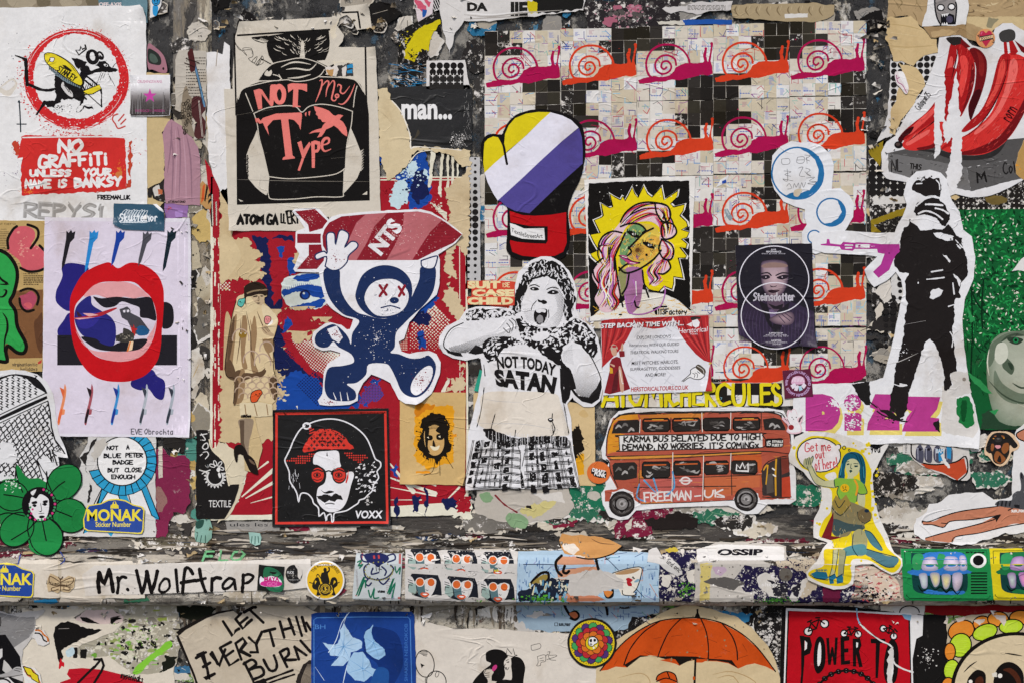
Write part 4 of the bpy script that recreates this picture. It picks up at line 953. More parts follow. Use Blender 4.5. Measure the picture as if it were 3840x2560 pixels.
for i in range(5):
 for j in range(4):
  x,y=1703+i*48,458+j*44
  if j<2:t.d('#1d1b1a',x,y,23)
  else:t.g('#d9d6d0',[(x+(19 if q%2==0 else 5)*math.cos(q*math.pi/4),y-18+(17 if q%2==0 else 5)*math.sin(q*math.pi/4))for q in range(8)])
t=T('poster','glossy black sheet with one short white word followed by three full stops','poster',3,2,mat='gloss_poster')
t.sheet('#151413','1392 608 1700 598 1950 590 1975 620 1972 1045 1800 1040 1600 1015 1552 1030 1548 950 1480 770 1420 700',rag=2)
t.p('lettering').tx('man...',1486,722,1836,830,'#e2e0dc',bold=.035)
t.p('wear_print')
for k in range(90):x,y=R.choice([(R.uniform(1920,1965),R.uniform(610,960)),(R.uniform(1840,1930),R.uniform(900,1040))]);t.l('#c9c5be',R.uniform(1,4),[(x,y),(x+R.uniform(-14,14),y+R.uniform(4,30))],taper=2)
t.spl('#c9c5be',1890,980,0,70,90,1.5,5);t.g('#3a3222','1560 980 1610 930 1600 900 1580 950 1555 970',sm=1)
def dot_strip(t,x0,x1,y0,y1,sx,sy,c='#1f1d1c'):
 for j in range(int((y1-y0)/sy)):
  for i in range(int((x1-x0)/sx)+1):
   r=min(sx,sy)*(.52-.36*abs(((j*1.0)/max(1,(y1-y0)/sy-1))*2-1));t.d(c,x0+i*sx,y0+j*sy,max(3,r),n=12)
t=T('poster','narrow strip of growing black halftone dots left of the boxing glove','poster',2,6)
t.sheet('#b9b7b4','2052 -330 2156 -330 2160 600 2052 640',rag=2)
t.p('dot_print');dot_strip(t,2072,2150,-320,620,49,49)
# TEXTILE
t=T('torn_poster','torn black poster with white hand drawn cog and flower above one white word','poster',4,10)
t.sheet('#1f1d1c','1240 445 1320 440 1325 520 1345 560 1420 640 1432 720 1450 790 1510 780 1500 860 1440 970 1420 1000 1240 1000',rag=5)
t.p('torn_edge_print').l('#d5c8ab',10,'1325 500 1345 565 1420 640 1435 720 1450 790',rag=.8)
t.p('drawing_print').ring('#d9d6d0',1362,735,48,5,a0=-30,a1=215)
for i in range(13):
 a=math.radians(-25+i*19);t.l('#d9d6d0',4.5,[(1362+52*math.cos(a),735+52*math.sin(a)),(1362+68*math.cos(a+.06),735+68*math.sin(a+.06)),(1362+52*math.cos(a+.2),735+52*math.sin(a+.2))])
for i,a in enumerate((200,250,310,20)):t.ring('#d9d6d0',1372+30*math.cos(math.radians(a)),672+26*math.sin(math.radians(a)),18,4,9,rot=a,n=12)
t.gs('#d9d6d0','1370 690 1380 675 1395 680 1385 705','1380 715 1392 708 1400 735 1388 740',sm=1)
t.ls('#d9d6d0',5,'1262 690 1300 700 1330 690','1280 715 1300 700','1268 470 1310 462','1275 462 1300 500 1270 500','1290 530 1310 520 1318 545 1300 560 1282 550 1290 530','1285 580 1310 575 1320 595 1300 620','1268 600 1280 590')
t.p('lettering').tx('TEXTILE',1322,882,1462,925,'#d9d6d0',bold=.004)
# flapper
t=T('paste_up','sepia cut-out of a woman in a cap and wide fur-collared coat','paste-up',5,6)
SE,S2,S3,S4='#d6c298','#937654','#5d4733','#2b2019'
t.sheet('#c3ab7e','424 680 425 620 470 590 520 583 570 605 596 640 592 690 570 700 575 740 640 800 672 850 665 920 640 1000 640 1100 650 1200 662 1290 664 1420 630 1480 632 1560 500 1570 560 1800 520 1960 500 1980 430 1960 395 1560 390 1470 345 1480 360 1300 300 1280 285 1200 300 1060 330 900 350 780 370 720 380 690',rag=1)
t.p('coat_print').g('#d2bc92','380 690 440 680 520 720 560 740 620 800 672 855 662 920 640 990 640 1200 655 1290 662 1430 620 1470 500 1450 346 1476 362 1300 300 1280 288 1190 305 1040 340 860 365 740',sm=1)
t.gs(S2,'330 900 370 820 360 1000 340 1200 360 1260 310 1260 290 1180 305 1040','420 800 450 900 430 1100 450 1210 410 1200 400 1000','500 830 520 960 500 1150 530 1240 480 1230 470 1000','380 1240 430 1230 420 1440 350 1470 362 1330','560 1010 600 1000 640 1010 640 1080 590 1100',sm=2)
t.gs(S3,'300 1200 340 1270 300 1275','360 1240 400 1230 370 1300 350 1320','420 1210 500 1240 560 1250 580 1210 540 1240 480 1230','355 1330 372 1300 385 1330 370 1460 346 1476',sm=1)
t.gs(S3,'290 1180 320 1150 350 1200 372 1290 350 1300 300 1275','340 860 356 850 344 1000 318 1150 300 1160 312 1040','420 1250 500 1250 585 1225 560 1275 480 1285 400 1310','600 1290 655 1290 662 1420 640 1440',sm=1);t.ls(S4,5,'380 690 350 780 325 900 300 1060 286 1200 300 1275 360 1300 346 1470','640 1000 640 1200 660 1300 664 1420')
t.g(SE,'380 690 470 680 540 760 500 790 420 830 370 800',sm=1,rag=3).g('#d8c6a0','560 750 640 800 672 860 640 900 590 880 560 820',sm=1,rag=3)
t.ls(S3,6,'345 800 320 950 300 1100 290 1200','300 1230 330 1270 362 1300 350 1470','440 800 470 950 480 1100 520 1220','520 800 560 900 600 970','400 860 395 1000 370 1180',taper=2);t.ls(S2,12,'470 860 490 1000 500 1180','560 1000 600 1100 640 1180','395 1260 410 1400','600 1260 620 1420',taper=2)
for i in range(20):
 x,y=390+(i%5)*62,1310+(i//5)*40
 t.ring('#b39a80',x+(i//5%2)*30,y,34,7,36,a0=180,a1=360,n=12)
for x,y,r in((400,1000,60),(480,1160,60),(590,1080,50),(560,1180,60)):t.ring('#b39a86',x,y,r,7,r*1.2,a0=170,a1=370,n=14)
t.p('head_print').g(S4,'424 660 428 620 470 590 520 583 570 605 596 640 590 685 540 680 480 690 440 700 440 760 428 720',sm=1).l('#8d775a',9,'448 668 500 650 590 642')
t.g('#bfa785','480 690 530 675 570 682 572 720 560 750 530 755 500 730 478 700',sm=1).gs(S4,'490 690 520 684 522 692 495 697','545 684 566 686 562 693 546 692','515 738 545 738 530 746',sm=1).l(S3,4,'532 690 534 720 524 724')
t.p('hand_print').g('#b39a78','552 920 580 900 600 920 620 950 645 970 636 985 600 975 570 960',sm=1).ls(S3,3,'560 925 590 960','575 915 605 950','590 915 615 945')
t.p('hem_print').g('#d3c39f','392 1470 560 1460 632 1480 632 1560 540 1570 396 1562',rag=2).ls(S2,6,'430 1480 440 1560','500 1475 520 1560','590 1480 600 1555')
t.p('leg_print').crop(11).gs('#8f7d67','196 375 285 370 282 440 262 520 262 600 285 620 250 640 225 560 210 520 206 440',sm=2).gs('#5b4a3b','202 378 232 376 230 520 252 600 232 590 208 520').gs('#1e1815','175 540 210 530 240 560 255 600 230 600 195 590 188 636 176 636 165 580','225 600 250 590 296 630 318 700 312 720 270 700 245 650',sm=1).g('#6b5846','262 620 290 640 300 660 268 640',sm=1)
t.p('bean_print').crop(6)
t.g('#5cb3a4','375 750 385 715 410 708 432 705 428 740 412 765 390 765',sm=1).l('#1a1a18',4,'375 750 385 715 410 708 432 705 428 740 412 765 390 765',closed=True).d('#1a1a18',396,730,5).l('#1a1a18',4,'395 765 405 775')
t.g('#d98a86','572 870 580 838 605 835 622 850 612 885 585 892',sm=1).l('#1a1a18',4,'572 870 580 838 605 835 622 850 612 885 585 892',closed=True).ls('#1a1a18',3,'585 856 592 860','602 856 610 860','592 872 602 872').g('#e8e2d8','610 885 635 862 630 890 600 905',sm=1)
t.g('#8a6a28','385 970 395 950 415 958 430 948 445 965 438 985 412 995 395 990',sm=1).gs('#e0d8c4','395 958 405 955 405 970','428 956 438 958 432 970')
t.g('#d2542a','470 1430 480 1395 510 1375 545 1372 558 1395 545 1415 530 1440 515 1460 480 1462',sm=1).l('#1a1512',4.5,'470 1430 480 1395 510 1375 545 1372 558 1395 545 1415 530 1440 515 1460 480 1462',closed=True).d('#1a1512',512,1405,5).d('#1a1512',540,1400,5).l('#1a1512',3,'518 1412 528 1418 536 1410')
t.p('lettering').tx('@33wallflower33',300,1370,410,1384,'#3a3026',rot=-90).hw('catchoo',402,1548,478,1576,'#1c1714',6,.7)
# rocket carrier: a plain stand-in figure
t=T('paste_up','big white-edged cut-out of a navy figure running with a red striped rocket overhead','paste-up',7,6)
WH='#e2e0e0'
t.sheet(WH,'782 70 800 50 940 40 975 48 1050 130 1060 110 1140 85 1480 60 1720 52 1800 70 1940 160 2030 235 1980 300 1850 385 1862 420 1860 600 1840 680 1720 780 1640 880 1600 1000 1560 1020 1580 1090 1640 1110 1700 1095 1780 1088 1840 1110 1868 1170 1862 1260 1800 1400 1730 1460 1690 1478 1610 1470 1560 1440 1500 1320 1420 1280 1360 1260 1300 1320 1260 1400 1260 1450 1200 1480 1060 1490 980 1480 968 1450 1000 1400 1010 1240 1040 1180 1130 1120 1130 1100 1060 1080 1000 1086 940 1060 922 1000 935 950 1020 890 1060 880 1140 900 1180 930 1200 930 1225 860 1140 830 1080 790 1030 740 1000 640 975 515 800 510 785 490 830 380 800 330 805 215 870 190 830 130',rag=.5)
t.curl((1700,1478,150,.012),(782,70,70,.006),(2030,238,70,.005))
RR,RP,NB='#86202b','#b5676b','#1f2f55'
t.p('rocket_print')
t.g(RR,'1000 250 1015 200 1050 150 1140 105 1320 88 1560 75 1700 68 1790 85 1900 145 2026 238 1960 300 1850 350 1700 425 1300 426 1160 426 1050 400 1005 320',sm=0)
t.gs(RP,'1320 88 1480 78 1470 85 1380 180 1330 290 1250 426 1190 426 1160 400 1200 260 1250 150','1600 74 1700 68 1790 85 1880 130 1850 160 1790 220 1730 310 1660 424 1470 425 1540 300 1590 190',sm=0)
t.gs(RR,'802 68 945 50 1040 140 1010 190 905 220 895 165','815 232 990 232 990 300 815 300','900 312 1000 310 1015 400 1010 430 960 490 812 492 900 390')
t.l(WH,12,'1045 140 1010 190 994 250 1000 330 1020 400')
t.spl('#d9a9a6',1500,250,0,500,420,1.5,4,ry=.36);t.spl('#d9a9a6',910,130,0,100,60,1.5,3.5);t.spl('#d9a9a6',900,430,0,90,50,1.5,3.5)
t.p('lettering')
t.tx('NTS',1330,190,1600,316,WH,bold=.05,rot=-52);t.spl(RR,1465,250,0,150,110,1.5,5)
t.p('figure_print')
t.g(NB,'1010 500 1060 480 1125 495 1130 600 1150 680 1200 760 1260 810 1330 830 1400 850 1480 850 1560 800 1640 720 1680 640 1712 560 1720 480 1790 470 1832 490 1826 600 1800 680 1740 760 1660 830 1590 900 1540 960 1530 1060 1500 1100 1560 1110 1640 1140 1720 1140 1780 1120 1830 1180 1825 1260 1780 1360 1710 1420 1640 1420 1580 1380 1540 1290 1500 1210 1460 1180 1340 1185 1320 1260 1250 1320 1180 1330 1240 1380 1240 1440 1160 1455 1060 1440 1020 1380 1020 1290 1050 1210 1150 1195 1230 1170 1210 1110 1120 1060 1080 1020 1040 1060 980 1060 945 1020 960 960 1030 910 1090 895 1150 940 1190 990 1210 1040 1220 960 1270 880 1240 850 1150 820 1060 720 1015 600',sm=2)
t.g(WH,'1035 930 1105 905 1150 990 1120 1030 1070 1000').g(WH,'1650 1380 1660 1310 1720 1230 1780 1195 1810 1220 1800 1290 1750 1370 1690 1410',sm=1);t.spl(RR,1730,1300,0,90,90,1.5,5);t.spl(RR,1090,970,0,60,50,1.5,5)
t.ls(WH,7,'1080 1390 1100 1440','1130 1385 1140 1450','1180 1390 1190 1445',taper=3)
t.p('head_print').g(NB,'1250 640 1290 540 1370 480 1470 462 1570 490 1640 560 1660 650 1640 740 1580 820 1480 850 1380 845 1290 790 1245 710',sm=2)
t.g(WH,'1310 720 1340 620 1420 570 1540 570 1620 640 1630 720 1580 800 1480 835 1380 820',sm=2).ls(RR,20,'1420 610 1470 680','1475 605 1420 690','1560 620 1600 680','1605 612 1562 690').d(NB,1528,720,34,24).ls(NB,10,'1430 775 1500 760 1570 780')
t.p('hand_print')
for pts in('1020 470 1030 400 960 420 950 385 1010 360 1035 370 1030 250 1055 222 1090 235 1096 310 1120 220 1150 205 1190 230 1190 270 1165 330 1210 290 1250 295 1258 330 1195 390 1180 440 1130 490 1070 500','1725 430 1750 420 1836 395 1842 420 1820 480 1770 490 1730 470'):
 t.g(WH,pts,sm=2).l(NB,8,pts,closed=True)
t.spl(RR,1100,420,0,90,50,1.5,5)
t.p('splatter_print').spl(WH,1400,1000,0,480,200,1.5,4);t.spl(NB,1480,790,0,150,60,1.5,4);t.spl(RR,1060,1460,0,80,40,1.5,4,ry=.3)
# VOXX
t=T('poster','square black poster of a moustached man in a bowler hat and round red glasses','poster',6,11,mat='gloss_poster')
t.sheet('#100f0f','413 312 780 306 1142 300 1150 660 1156 1045 700 1048 408 1050 410 680',rag=.4)
t.curl((1150,1045,110,.008),(413,312,70,.004))
VR,VW='#cf3426','#e3e1e1'
t.p('border_print').frame(VR,'436 336 1122 326 1136 1020 434 1026',15)
t.p('hat_print').g(VR,'604 575 620 520 660 470 700 440 740 430 790 438 850 465 890 510 925 555 860 556 760 560 700 560 660 570',sm=1,rag=4)
for i in range(8):
 for j in range(5):
  x,y=640+i*34+(j%2)*17,468+j*22
  if inside(x,y,nums('630 560 660 480 740 440 850 470 900 545 760 552')):t.ls('#161414',5,[(x-8,y),(x+8,y)],[(x,y-8),(x,y+8)],sm=False)
t.spl('#161414',770,480,60,130,120,2,6,ry=.5)
t.dots(VR,'495 630 560 605 680 580 640 640 580 656',14,lambda u,v:.38);t.dots(VR,'860 580 980 590 1015 610 960 645 900 620',14,lambda u,v:.38)
t.l(VW,6.5,'490 620 520 560 545 500 590 430 660 390 740 370 820 372 900 400 970 450 1010 500 1040 570 1060 620 1090 640 1092 670 1070 700 1080 740 1050 780 1040 820 1010 850 990 870 960 880 950 900 920 920 880 945 840 955 800 965 795 1010 785 1015 780 970 755 980 750 1010 735 960 705 980 700 930 670 900 660 870 630 840 590 840 575 890 565 840 545 800 520 760 515 700 490 640 490 620')
t.ring(VW,626,412,22,8,18).d('#161414',626,412,9).ls(VR,6,'640 430 655 425','645 445 670 432','645 460 680 448')
t.p('face_print').g(VW,'672 600 700 575 760 570 824 572 835 640 840 670 790 690 780 720 830 730 900 700 925 720 905 790 885 870 860 920 820 950 770 956 730 935 700 900 690 870 690 840 700 800 740 770 748 700 700 660 668 650',sm=1)
t.g('#161414','755 575 760 605 750 600')
t.g('#161414','690 860 720 848 760 846 780 855 800 842 840 850 852 880 820 876 800 890 770 880 740 895 715 880',sm=1,rag=3).g('#161414','715 815 740 830 770 820 800 828 770 838 740 838',sm=1).l('#161414',5,'745 905 775 900 800 905')
for x in(696,832):
 t.d('#161414',x,725,46,52).d(VR,x,722,39,46).d('#161414',x-4,722,24,16).d(VR,x-4,722,18,11).d('#161414',x-4,722,9,10).l('#161414',7,[(x-32,698),(x,688),(x+30,700)]).ls('#161414',4,[(x-28,748),(x,755),(x+26,745)])
t.ls('#161414',9,'740 705 765 695 790 705','870 700 900 690 920 700');t.g(VR,'870 770 890 690 890 740 878 775')
t.p('hair_print')
for k in range(50):a=R.uniform(0,6.28);x,y=R.uniform(930,1060),R.uniform(640,830);t.g(VW,[(x,y),(x+R.uniform(4,18),y+R.uniform(-12,6)),(x+R.uniform(2,20),y+R.uniform(0,16)),(x-4,y+8)],rag=2)
for k in range(14):x,y=R.uniform(515,580),R.uniform(680,800);t.l(VW,R.uniform(3,8),[(x,y),(x+R.uniform(-6,10),y+R.uniform(10,40))],taper=2)
t.p('lettering').tx('VOXX',934,946,1106,996,VW,bold=.03,shear=.12)
t.p('wear_print').spl('#c9c5c0',1010,885,0,30,25,2,6);t.spl('#8a8683',800,680,0,460,120,.8,2)
# headphone woman on tan card, twice
def headphones(t,sx=0):
 t.p('paint_print').g('#dd9a22','1310 285 1380 272 1450 290 1555 285 1555 340 1550 500 1555 640 1400 690 1310 640 1306 400',rag=7).g('#c97a1c','1312 280 1400 274 1440 290 1360 330 1312 360',rag=8).gs('#dd8f22','1315 700 1400 698 1412 712 1316 712','1530 465 1570 462 1572 478 1535 482',rag=3)
 t.p('figure_print').g('#1c1712','1345 420 1370 360 1420 332 1470 332 1510 360 1530 410 1525 500 1540 560 1510 600 1470 620 1450 660 1430 620 1405 620 1390 650 1375 600 1340 560 1330 520 1345 480',rag=10,stp=6)
 for k in range(70):
  a=R.uniform(0,6.28);r=R.uniform(70,100);t.l('#1c1712',R.uniform(2,5),[(1435+r*.9*math.cos(a),480+r*1.2*math.sin(a)),(1435+r*1.35*math.cos(a),480+r*1.75*math.sin(a))],taper=1)
 t.ls('#1c1712',3,'1440 620 1420 700 1365 725','1465 620 1468 725','1500 600 1550 680');t.spl('#1c1712',1435,500,100,150,80,1.5,5)
 t.g('#c8a064','1366 470 1380 430 1430 405 1480 425 1495 470 1492 540 1470 585 1430 600 1395 580 1372 530',sm=1)
 t.gs('#1c1712','1375 480 1400 470 1420 478 1418 500 1390 502','1445 470 1470 462 1492 472 1485 498 1450 498','1440 440 1500 400 1520 500 1495 560 1490 480','1425 500 1440 540 1420 545','1372 440 1400 425 1390 540 1405 580 1380 560',sm=1).g('#e6d9b8','1405 538 1440 545 1465 535 1455 562 1425 566',sm=1).gs('#e6d9b8','1384 484 1396 480 1398 492','1456 478 1470 474 1470 488')
 t.ring('#1c1712',1436,440,92,9,100,a0=190,a1=350);t.ls('#1c1712',2,'1400 412 1470 412','1400 420 1470 420','1400 428 1470 430')
t=T('poster','tan card of a smiling woman in headphones painted over orange, beside the black square poster','poster',5,11)
t.sheet('#c9a971','1214 198 1630 203 1626 788 1300 778 1214 780',rag=.6)
t.curl((1300,785,110,.009),(1626,788,80,.006))
headphones(t)
t=T('poster','tan card of an orange and black portrait mostly hidden behind the shouting child cut-out','poster',3,12)
t.sheet('#cdb384','44 205 300 200 808 290 816 790 40 800',rag=.8)
t.p('paint_print').g('#d99c22','660 600 740 590 745 720 660 720',rag=5)
t.p('figure_print').g('#1c1712','660 440 690 430 712 395 725 440 742 560 700 600 690 640 660 620',rag=10)
for k in range(24):t.l('#1c1712',3,[(695,560),(R.uniform(660,750),R.uniform(590,660))],taper=1)
t.p('wear_print').g('#c6a873','710 330 740 310 770 345 750 360 720 350',sm=1)
# right panel: snail sheets
MG,OR='#a31248','#cb3d20'
MAPC=['#5f8fc0','#b8434a','#8fbfd0','#2f3f7f','#3a3a3a','#7fb0a0','#c98a8f','#8a4a8f']
def snail_sheet(r,c,label,sub=True):
 x0=[1818,2103,2389,2675,2961][c];x1=[2101,2387,2673,2959,3247][c]
 skew=(2388-x0)*[.031,.028,.02,.012,0][r]
 y0=101+[0,281,563,850,1132][r]+skew;y1=y0+[278,279,284,279,280][r]
 if r==4:y1-=0
 t=T('snail_poster',label,'poster',2,20,group='snail posters in rows of five')
 t.sheet('#d3ccbf',[(x0,y0),(x1,y0-4),(x1+1,y1-4),(x0,y1)],rag=1)
 rnd=random.Random(r*10+c);tl=(r+c)%2==0
 t.p('square_print');cw=(x1-x0)/6;ch=(y1-y0)/6
 blk={(0,0),(1,0),(0,1),(1,1),(2,1),(5,4),(4,4),(3,4),(5,5),(4,5)}if tl else{(5,0),(4,0),(5,1),(4,1),(3,1),(4,2),(5,2)if rnd.random()<.4 else(4,2),(0,4),(1,4),(2,4),(0,5),(1,5)}
 if rnd.random()<.4:blk.add((0,2)if tl else(2,0))
 for i in range(6):
  for j in range(6):
   a,b=x0+i*cw,y0+j*ch-4*i/6
   if(i,j)in blk:cc=rnd.choice(['#2420185','#2b27235','#332f2b8','#221f1c6','#2a27249','#3632297'])
   else:cc=rnd.choice(['#d6d1c7','#cfc6b6','#c6b99f','#d3cec6','#d9d6d1','#cbc2b1','#c2b69c'])
   o=lambda:rnd.uniform(-1.2,1.2)
   t.g(cc,[(a+o(),b+o()),(a+cw+o(),b+o()),(a+cw+o(),b+ch+o()),(a+o(),b+ch+o())])
 t.p('map_print')
 for i in range(6):
  for j in range(6):
   if(i,j)in blk:continue
   a,b=x0+i*cw,y0+j*ch
   for q in range(rnd.randint(2,4)):
    cc=rnd.choice(MAPC);pts=[(a+rnd.uniform(0,cw),b+rnd.uniform(0,ch))]
    for w in range(rnd.randint(1,3)):
     dx,dy=rnd.choice([(1,0),(0,1),(.7,.7),(.7,-.7),(-1,0),(0,-1)]);L=rnd.uniform(12,36)
     pts.append((min(max(pts[-1][0]+dx*L,a),a+cw),min(max(pts[-1][1]+dy*L,b),b+ch)))
    t.l(cc,rnd.uniform(1.0,2.3),pts,sm=False)
   if rnd.random()<.5:
    xx,yy=a+rnd.uniform(2,20),b+rnd.uniform(2,14);n=rnd.randint(3,8);vs,fs=[],[]
    for q in range(n):
     L=rnd.uniform(8,20);k=len(vs);vs+=[(xx,yy+q*4),(xx+L,yy+q*4),(xx+L,yy+q*4+1.7),(xx,yy+q*4+1.7)];fs.append((k,k+1,k+2,k+3))
    t.add(vs,fs,rnd.choice(['#6a76b8','#7f8cc0','#8a8a9a','#b07f8a']))
   if rnd.random()<.3:
    t.l('#4a64a8',1.4,[(a+4,b+ch*.6),(a+cw-6,b+ch*.6)],sm=False)
    for q in range(4):t.d('#3f5aa8',a+8+q*10,b+ch*.6,2.3,n=8)
 t.p('seam_print')
 for i in range(1,6):
  if rnd.random()<.5:t.l('#a39b8d',.8,[(x0+i*cw,y0),(x0+i*cw+rnd.uniform(-2,2),y1-4)],sm=False)
 for j in range(1,6):
  if rnd.random()<.5:t.l('#9d9586',.8,[(x0,y0+j*ch),(x1,y0+j*ch-4)],sm=False)
 if r==4:return t
 C=MG if tl else OR
 ax,ay=x0+rnd.uniform(-2,3),y0+62+rnd.uniform(-4,4)
 f=lambda s:[(ax+x,ay+y*.97)for x,y in nums(s)]
 t.p('snail_print')
 t.g(C,f('4 142 30 132 60 126 95 130 122 124 138 108 144 94 166 80 196 75 225 77 246 74 250 68 246 40 254 18 262 22 258 50 262 68 266 72 272 40 276 10 274 -2 284 -2 284 12 278 40 275 66 282 92 282 118 266 124 240 122 205 131 165 142 130 139 100 148 70 148 40 155 8 157'),rag=1.5,stp=5)
 t.d(C,ax+257,ay+20,5.5,n=10).d(C,ax+279,ay+1,6,n=10)
 t.ls(C,8,f('62 138 42 120 34 90 36 62 52 30 80 10 112 4 146 10 174 30 192 58 198 84'),rag=.25)
 t.l(C,7.5,f('146 84 140 60 114 46 86 52 68 76 72 104 94 118 118 110 128 90 116 70 96 72 90 90 100 100 110 92'),rag=.15)
 for q in range(12):t.l(C,1.6,[(ax+rnd.uniform(100,180),ay+rnd.uniform(20,60)),(ax+rnd.uniform(120,190),ay+rnd.uniform(20,70))][:1]*1+[(ax+rnd.uniform(130,150),ay+rnd.uniform(20,45))])if rnd.random()<.3 else None
 t.spl(C,ax+110,ay+60,20,120,14,1,3.5)
 return t
WHERE={(0,0):'crimson snail at the corner above the boxing glove',(0,1):'orange snail second along the top row',(0,2):'crimson snail in the middle of the top row',(0,3):'orange snail fourth along the top row',(0,4):'crimson snail ending the top row beside the bananas',(1,0):'orange snail nearly all hidden behind the boxing glove',(1,1):'crimson snail partly behind the boxing glove in the second row',(1,2):'orange snail in the second row above the yellow haired portrait',(1,3):'crimson snail in the second row, touching the biggest bubble',(1,4):'orange snail in the second row, above the smaller bubbles',(2,0):'crimson snail cut by the red cuff of the glove',(2,1):'orange snail between the glove cuff and the yellow haired portrait',(2,2):'crimson snail with only its head beside the yellow haired portrait',(2,3):'orange snail under the biggest bubble, beside a rolled paper scrap',(2,4):'crimson snail broken by the white bubble cut-out',(3,0):'orange snail behind the curly head of the shouting child',(3,1):'crimson snail between the shouting child and the portrait',(3,2):'orange snail head between the portrait and the purple concert poster',(3,3):'crimson snail mostly under the purple concert poster',(3,4):'orange snail under the pink rifle'}
WHERE2={(4,2):'crimson snail mostly behind the red curtain flyer',(4,3):'orange snail beneath the purple concert poster',(4,4):'crimson snail above the maroon square sticker'}
for(r,c),lb in WHERE.items():snail_sheet(r,c,'tube map sheet with '+lb)
def row5(c,lb):
 t=snail_sheet(4,c,'tube map sheet with '+lb)
 x0=[1818,2103,2389,2675,2961][c];ax,ay=x0+6,1296
 C=MG if c%2==0 else OR
 f=lambda s:[(ax+x,ay+y)for x,y in nums(s)]
 t.p('snail_print')
 t.g(C,f('5 138 30 132 60 130 95 132 122 126 140 110 142 98 160 86 190 80 225 82 246 78 250 72 246 40 254 18 262 22 258 50 262 72 266 74 272 40 276 10 274 -2 284 -2 284 12 278 40 274 66 280 90 280 112 262 126 230 134 200 140 165 142 130 142 100 146 70 150 40 152 8 150'),rag=1.5,stp=5)
 t.ls(C,6.5,f('62 132 42 115 34 90 36 62 52 30 80 10 112 4 146 10 174 30 192 58 198 84'),rag=.25)
 t.l(C,7.5,f('146 84 140 60 114 46 86 52 68 76 72 104 94 118 118 110 128 90 116 70 96 72 90 90 100 100 110 92'),rag=.15)
for(r,c),lb in WHERE2.items():row5(c,lb)
# yellow outlined name strip
t=T('poster','strip of tube map squares with tall yellow lettering, cut across by the curtain flyer','poster',3,8)
t.sheet('#d1cabd','180 1350 900 1352 1330 1352 1415 1440 1410 1500 900 1506 180 1508',rag=1)
t.p('square_print')
for i in range(24):
 x=182+i*50
 t.g('#221f1d5' if 13<=i<=22 and i not in(16,)else R.choice(['#d9d5cd','#cfc7b8','#d6d2cb']),[(x,1354),(x+50,1354),(x+50,1430),(x,1430)]);t.g('#221f1d5' if i in(15,16,20,21)else R.choice(['#d9d5cd','#cfc7b8','#d6d2cb']),[(x,1430),(x+50,1430),(x+50,1500),(x,1500)])
t.p('map_print')
for i in range(60):x,y=R.uniform(190,1100),R.uniform(1420,1495);t.l(R.choice(MAPC),2,[(x,y),(x+R.uniform(-30,30),y),(x+R.uniform(-30,40),y+R.uniform(-20,20))],sm=False)
t.p('lettering')
for dx,dy,c_,q in((7,6,'#151311',1),(0,0,'#d9c81e',0)):
 w=22
 L=['185 1502 238 1350 262 1350 280 1502|212 1458 268 1458','280 1352 350 1352|316 1352 316 1502','365 1352 356 1400 362 1460 390 1494 420 1490 438 1440 434 1352','462 1502 470 1352 512 1440 552 1352 562 1500','590 1352 590 1500','668 1372 640 1352 612 1390 612 1460 636 1496 668 1480','800 1352 800 1500|800 1430 850 1430|850 1352 850 1500','880 1352 880 1492 944 1490|880 1420 930 1416|880 1356 940 1356','950 1502 950 1356 910 1360','820 1355 822 1490 880 1488']
 for s_ in L[:6]:
  for st in s_.split('|'):t.l(c_,w,[(x+dx,y+dy)for x,y in nums(st)],sm=False)
 for s_ in('690 1356 690 1498|690 1430 742 1430|742 1356 742 1498','768 1360 768 1490 828 1490|768 1420 815 1418|768 1362 824 1362','850 1500 850 1362 890 1366 895 1400 852 1420 905 1498','1000 1385 965 1360 925 1390 920 1450 950 1490 1000 1475','1020 1362 1018 1440 1035 1490 1075 1490 1090 1440 1088 1362','1120 1362 1122 1490 1180 1490','1200 1362 1202 1490 1262 1488|1200 1420 1250 1418|1200 1364 1258 1364','1312 1385 1290 1362 1272 1390 1290 1420 1318 1440 1320 1478 1290 1494 1265 1475'):
  for st in s_.split('|'):t.l(c_,w,[(x+dx,y+dy)for x,y in nums(st)],sm=len(nums(st))>5)
# boxing glove
t=T('paste_up','large cut-out boxing glove striped yellow, white and purple with a red cuff','paste-up',5,3)
GO='155 790 175 755 215 740 265 745 278 720 300 680 340 640 400 615 470 606 540 610 620 630 675 660 710 700 724 760 728 850 715 930 695 1000 660 1070 632 1160 640 1260 640 1330 622 1400 600 1425 540 1438 450 1440 360 1430 310 1405 292 1370 296 1280 298 1160 270 1120 220 1060 185 990 160 900 152 830'
t.sheet('#141212',GO,rag=.4,sm=2)
t.p('stripe_print')
gy,gw,gp='#d6c31c','#dddae2','#4f4689'
t.g(gy,'285 742 305 695 340 655 400 630 470 620 535 622 480 672 380 770 300 835 275 862 280 800',sm=0).g(gy,'168 830 172 790 190 768 220 755 248 760 270 790 275 830 278 860 230 900 172 955 165 900',sm=0)
t.g(gw,'535 622 600 640 650 665 690 706 600 780 480 890 380 985 245 1108 220 1070 190 1010 172 955 230 900 300 840 400 752 480 672')
t.g(gp,'692 708 708 760 713 830 712 905 600 1005 480 1120 420 1178 340 1165 290 1140 262 1112 245 1108 380 985 480 890 600 780')
t.ls('#141212',13,'248 750 275 800 285 850 296 908')
t.p('cuff_print').g('#b01318','310 1165 380 1188 450 1192 540 1186 622 1172 622 1260 625 1340 605 1390 560 1412 470 1420 380 1412 325 1390 312 1340 318 1260')
t.p('badge_print').g('#141212','302 1225 340 1232 420 1248 520 1250 520 1330 510 1345 420 1342 350 1335 300 1322').g('#e2e0dc','312 1232 340 1240 390 1262 500 1260 505 1325 440 1322 380 1318 318 1298')
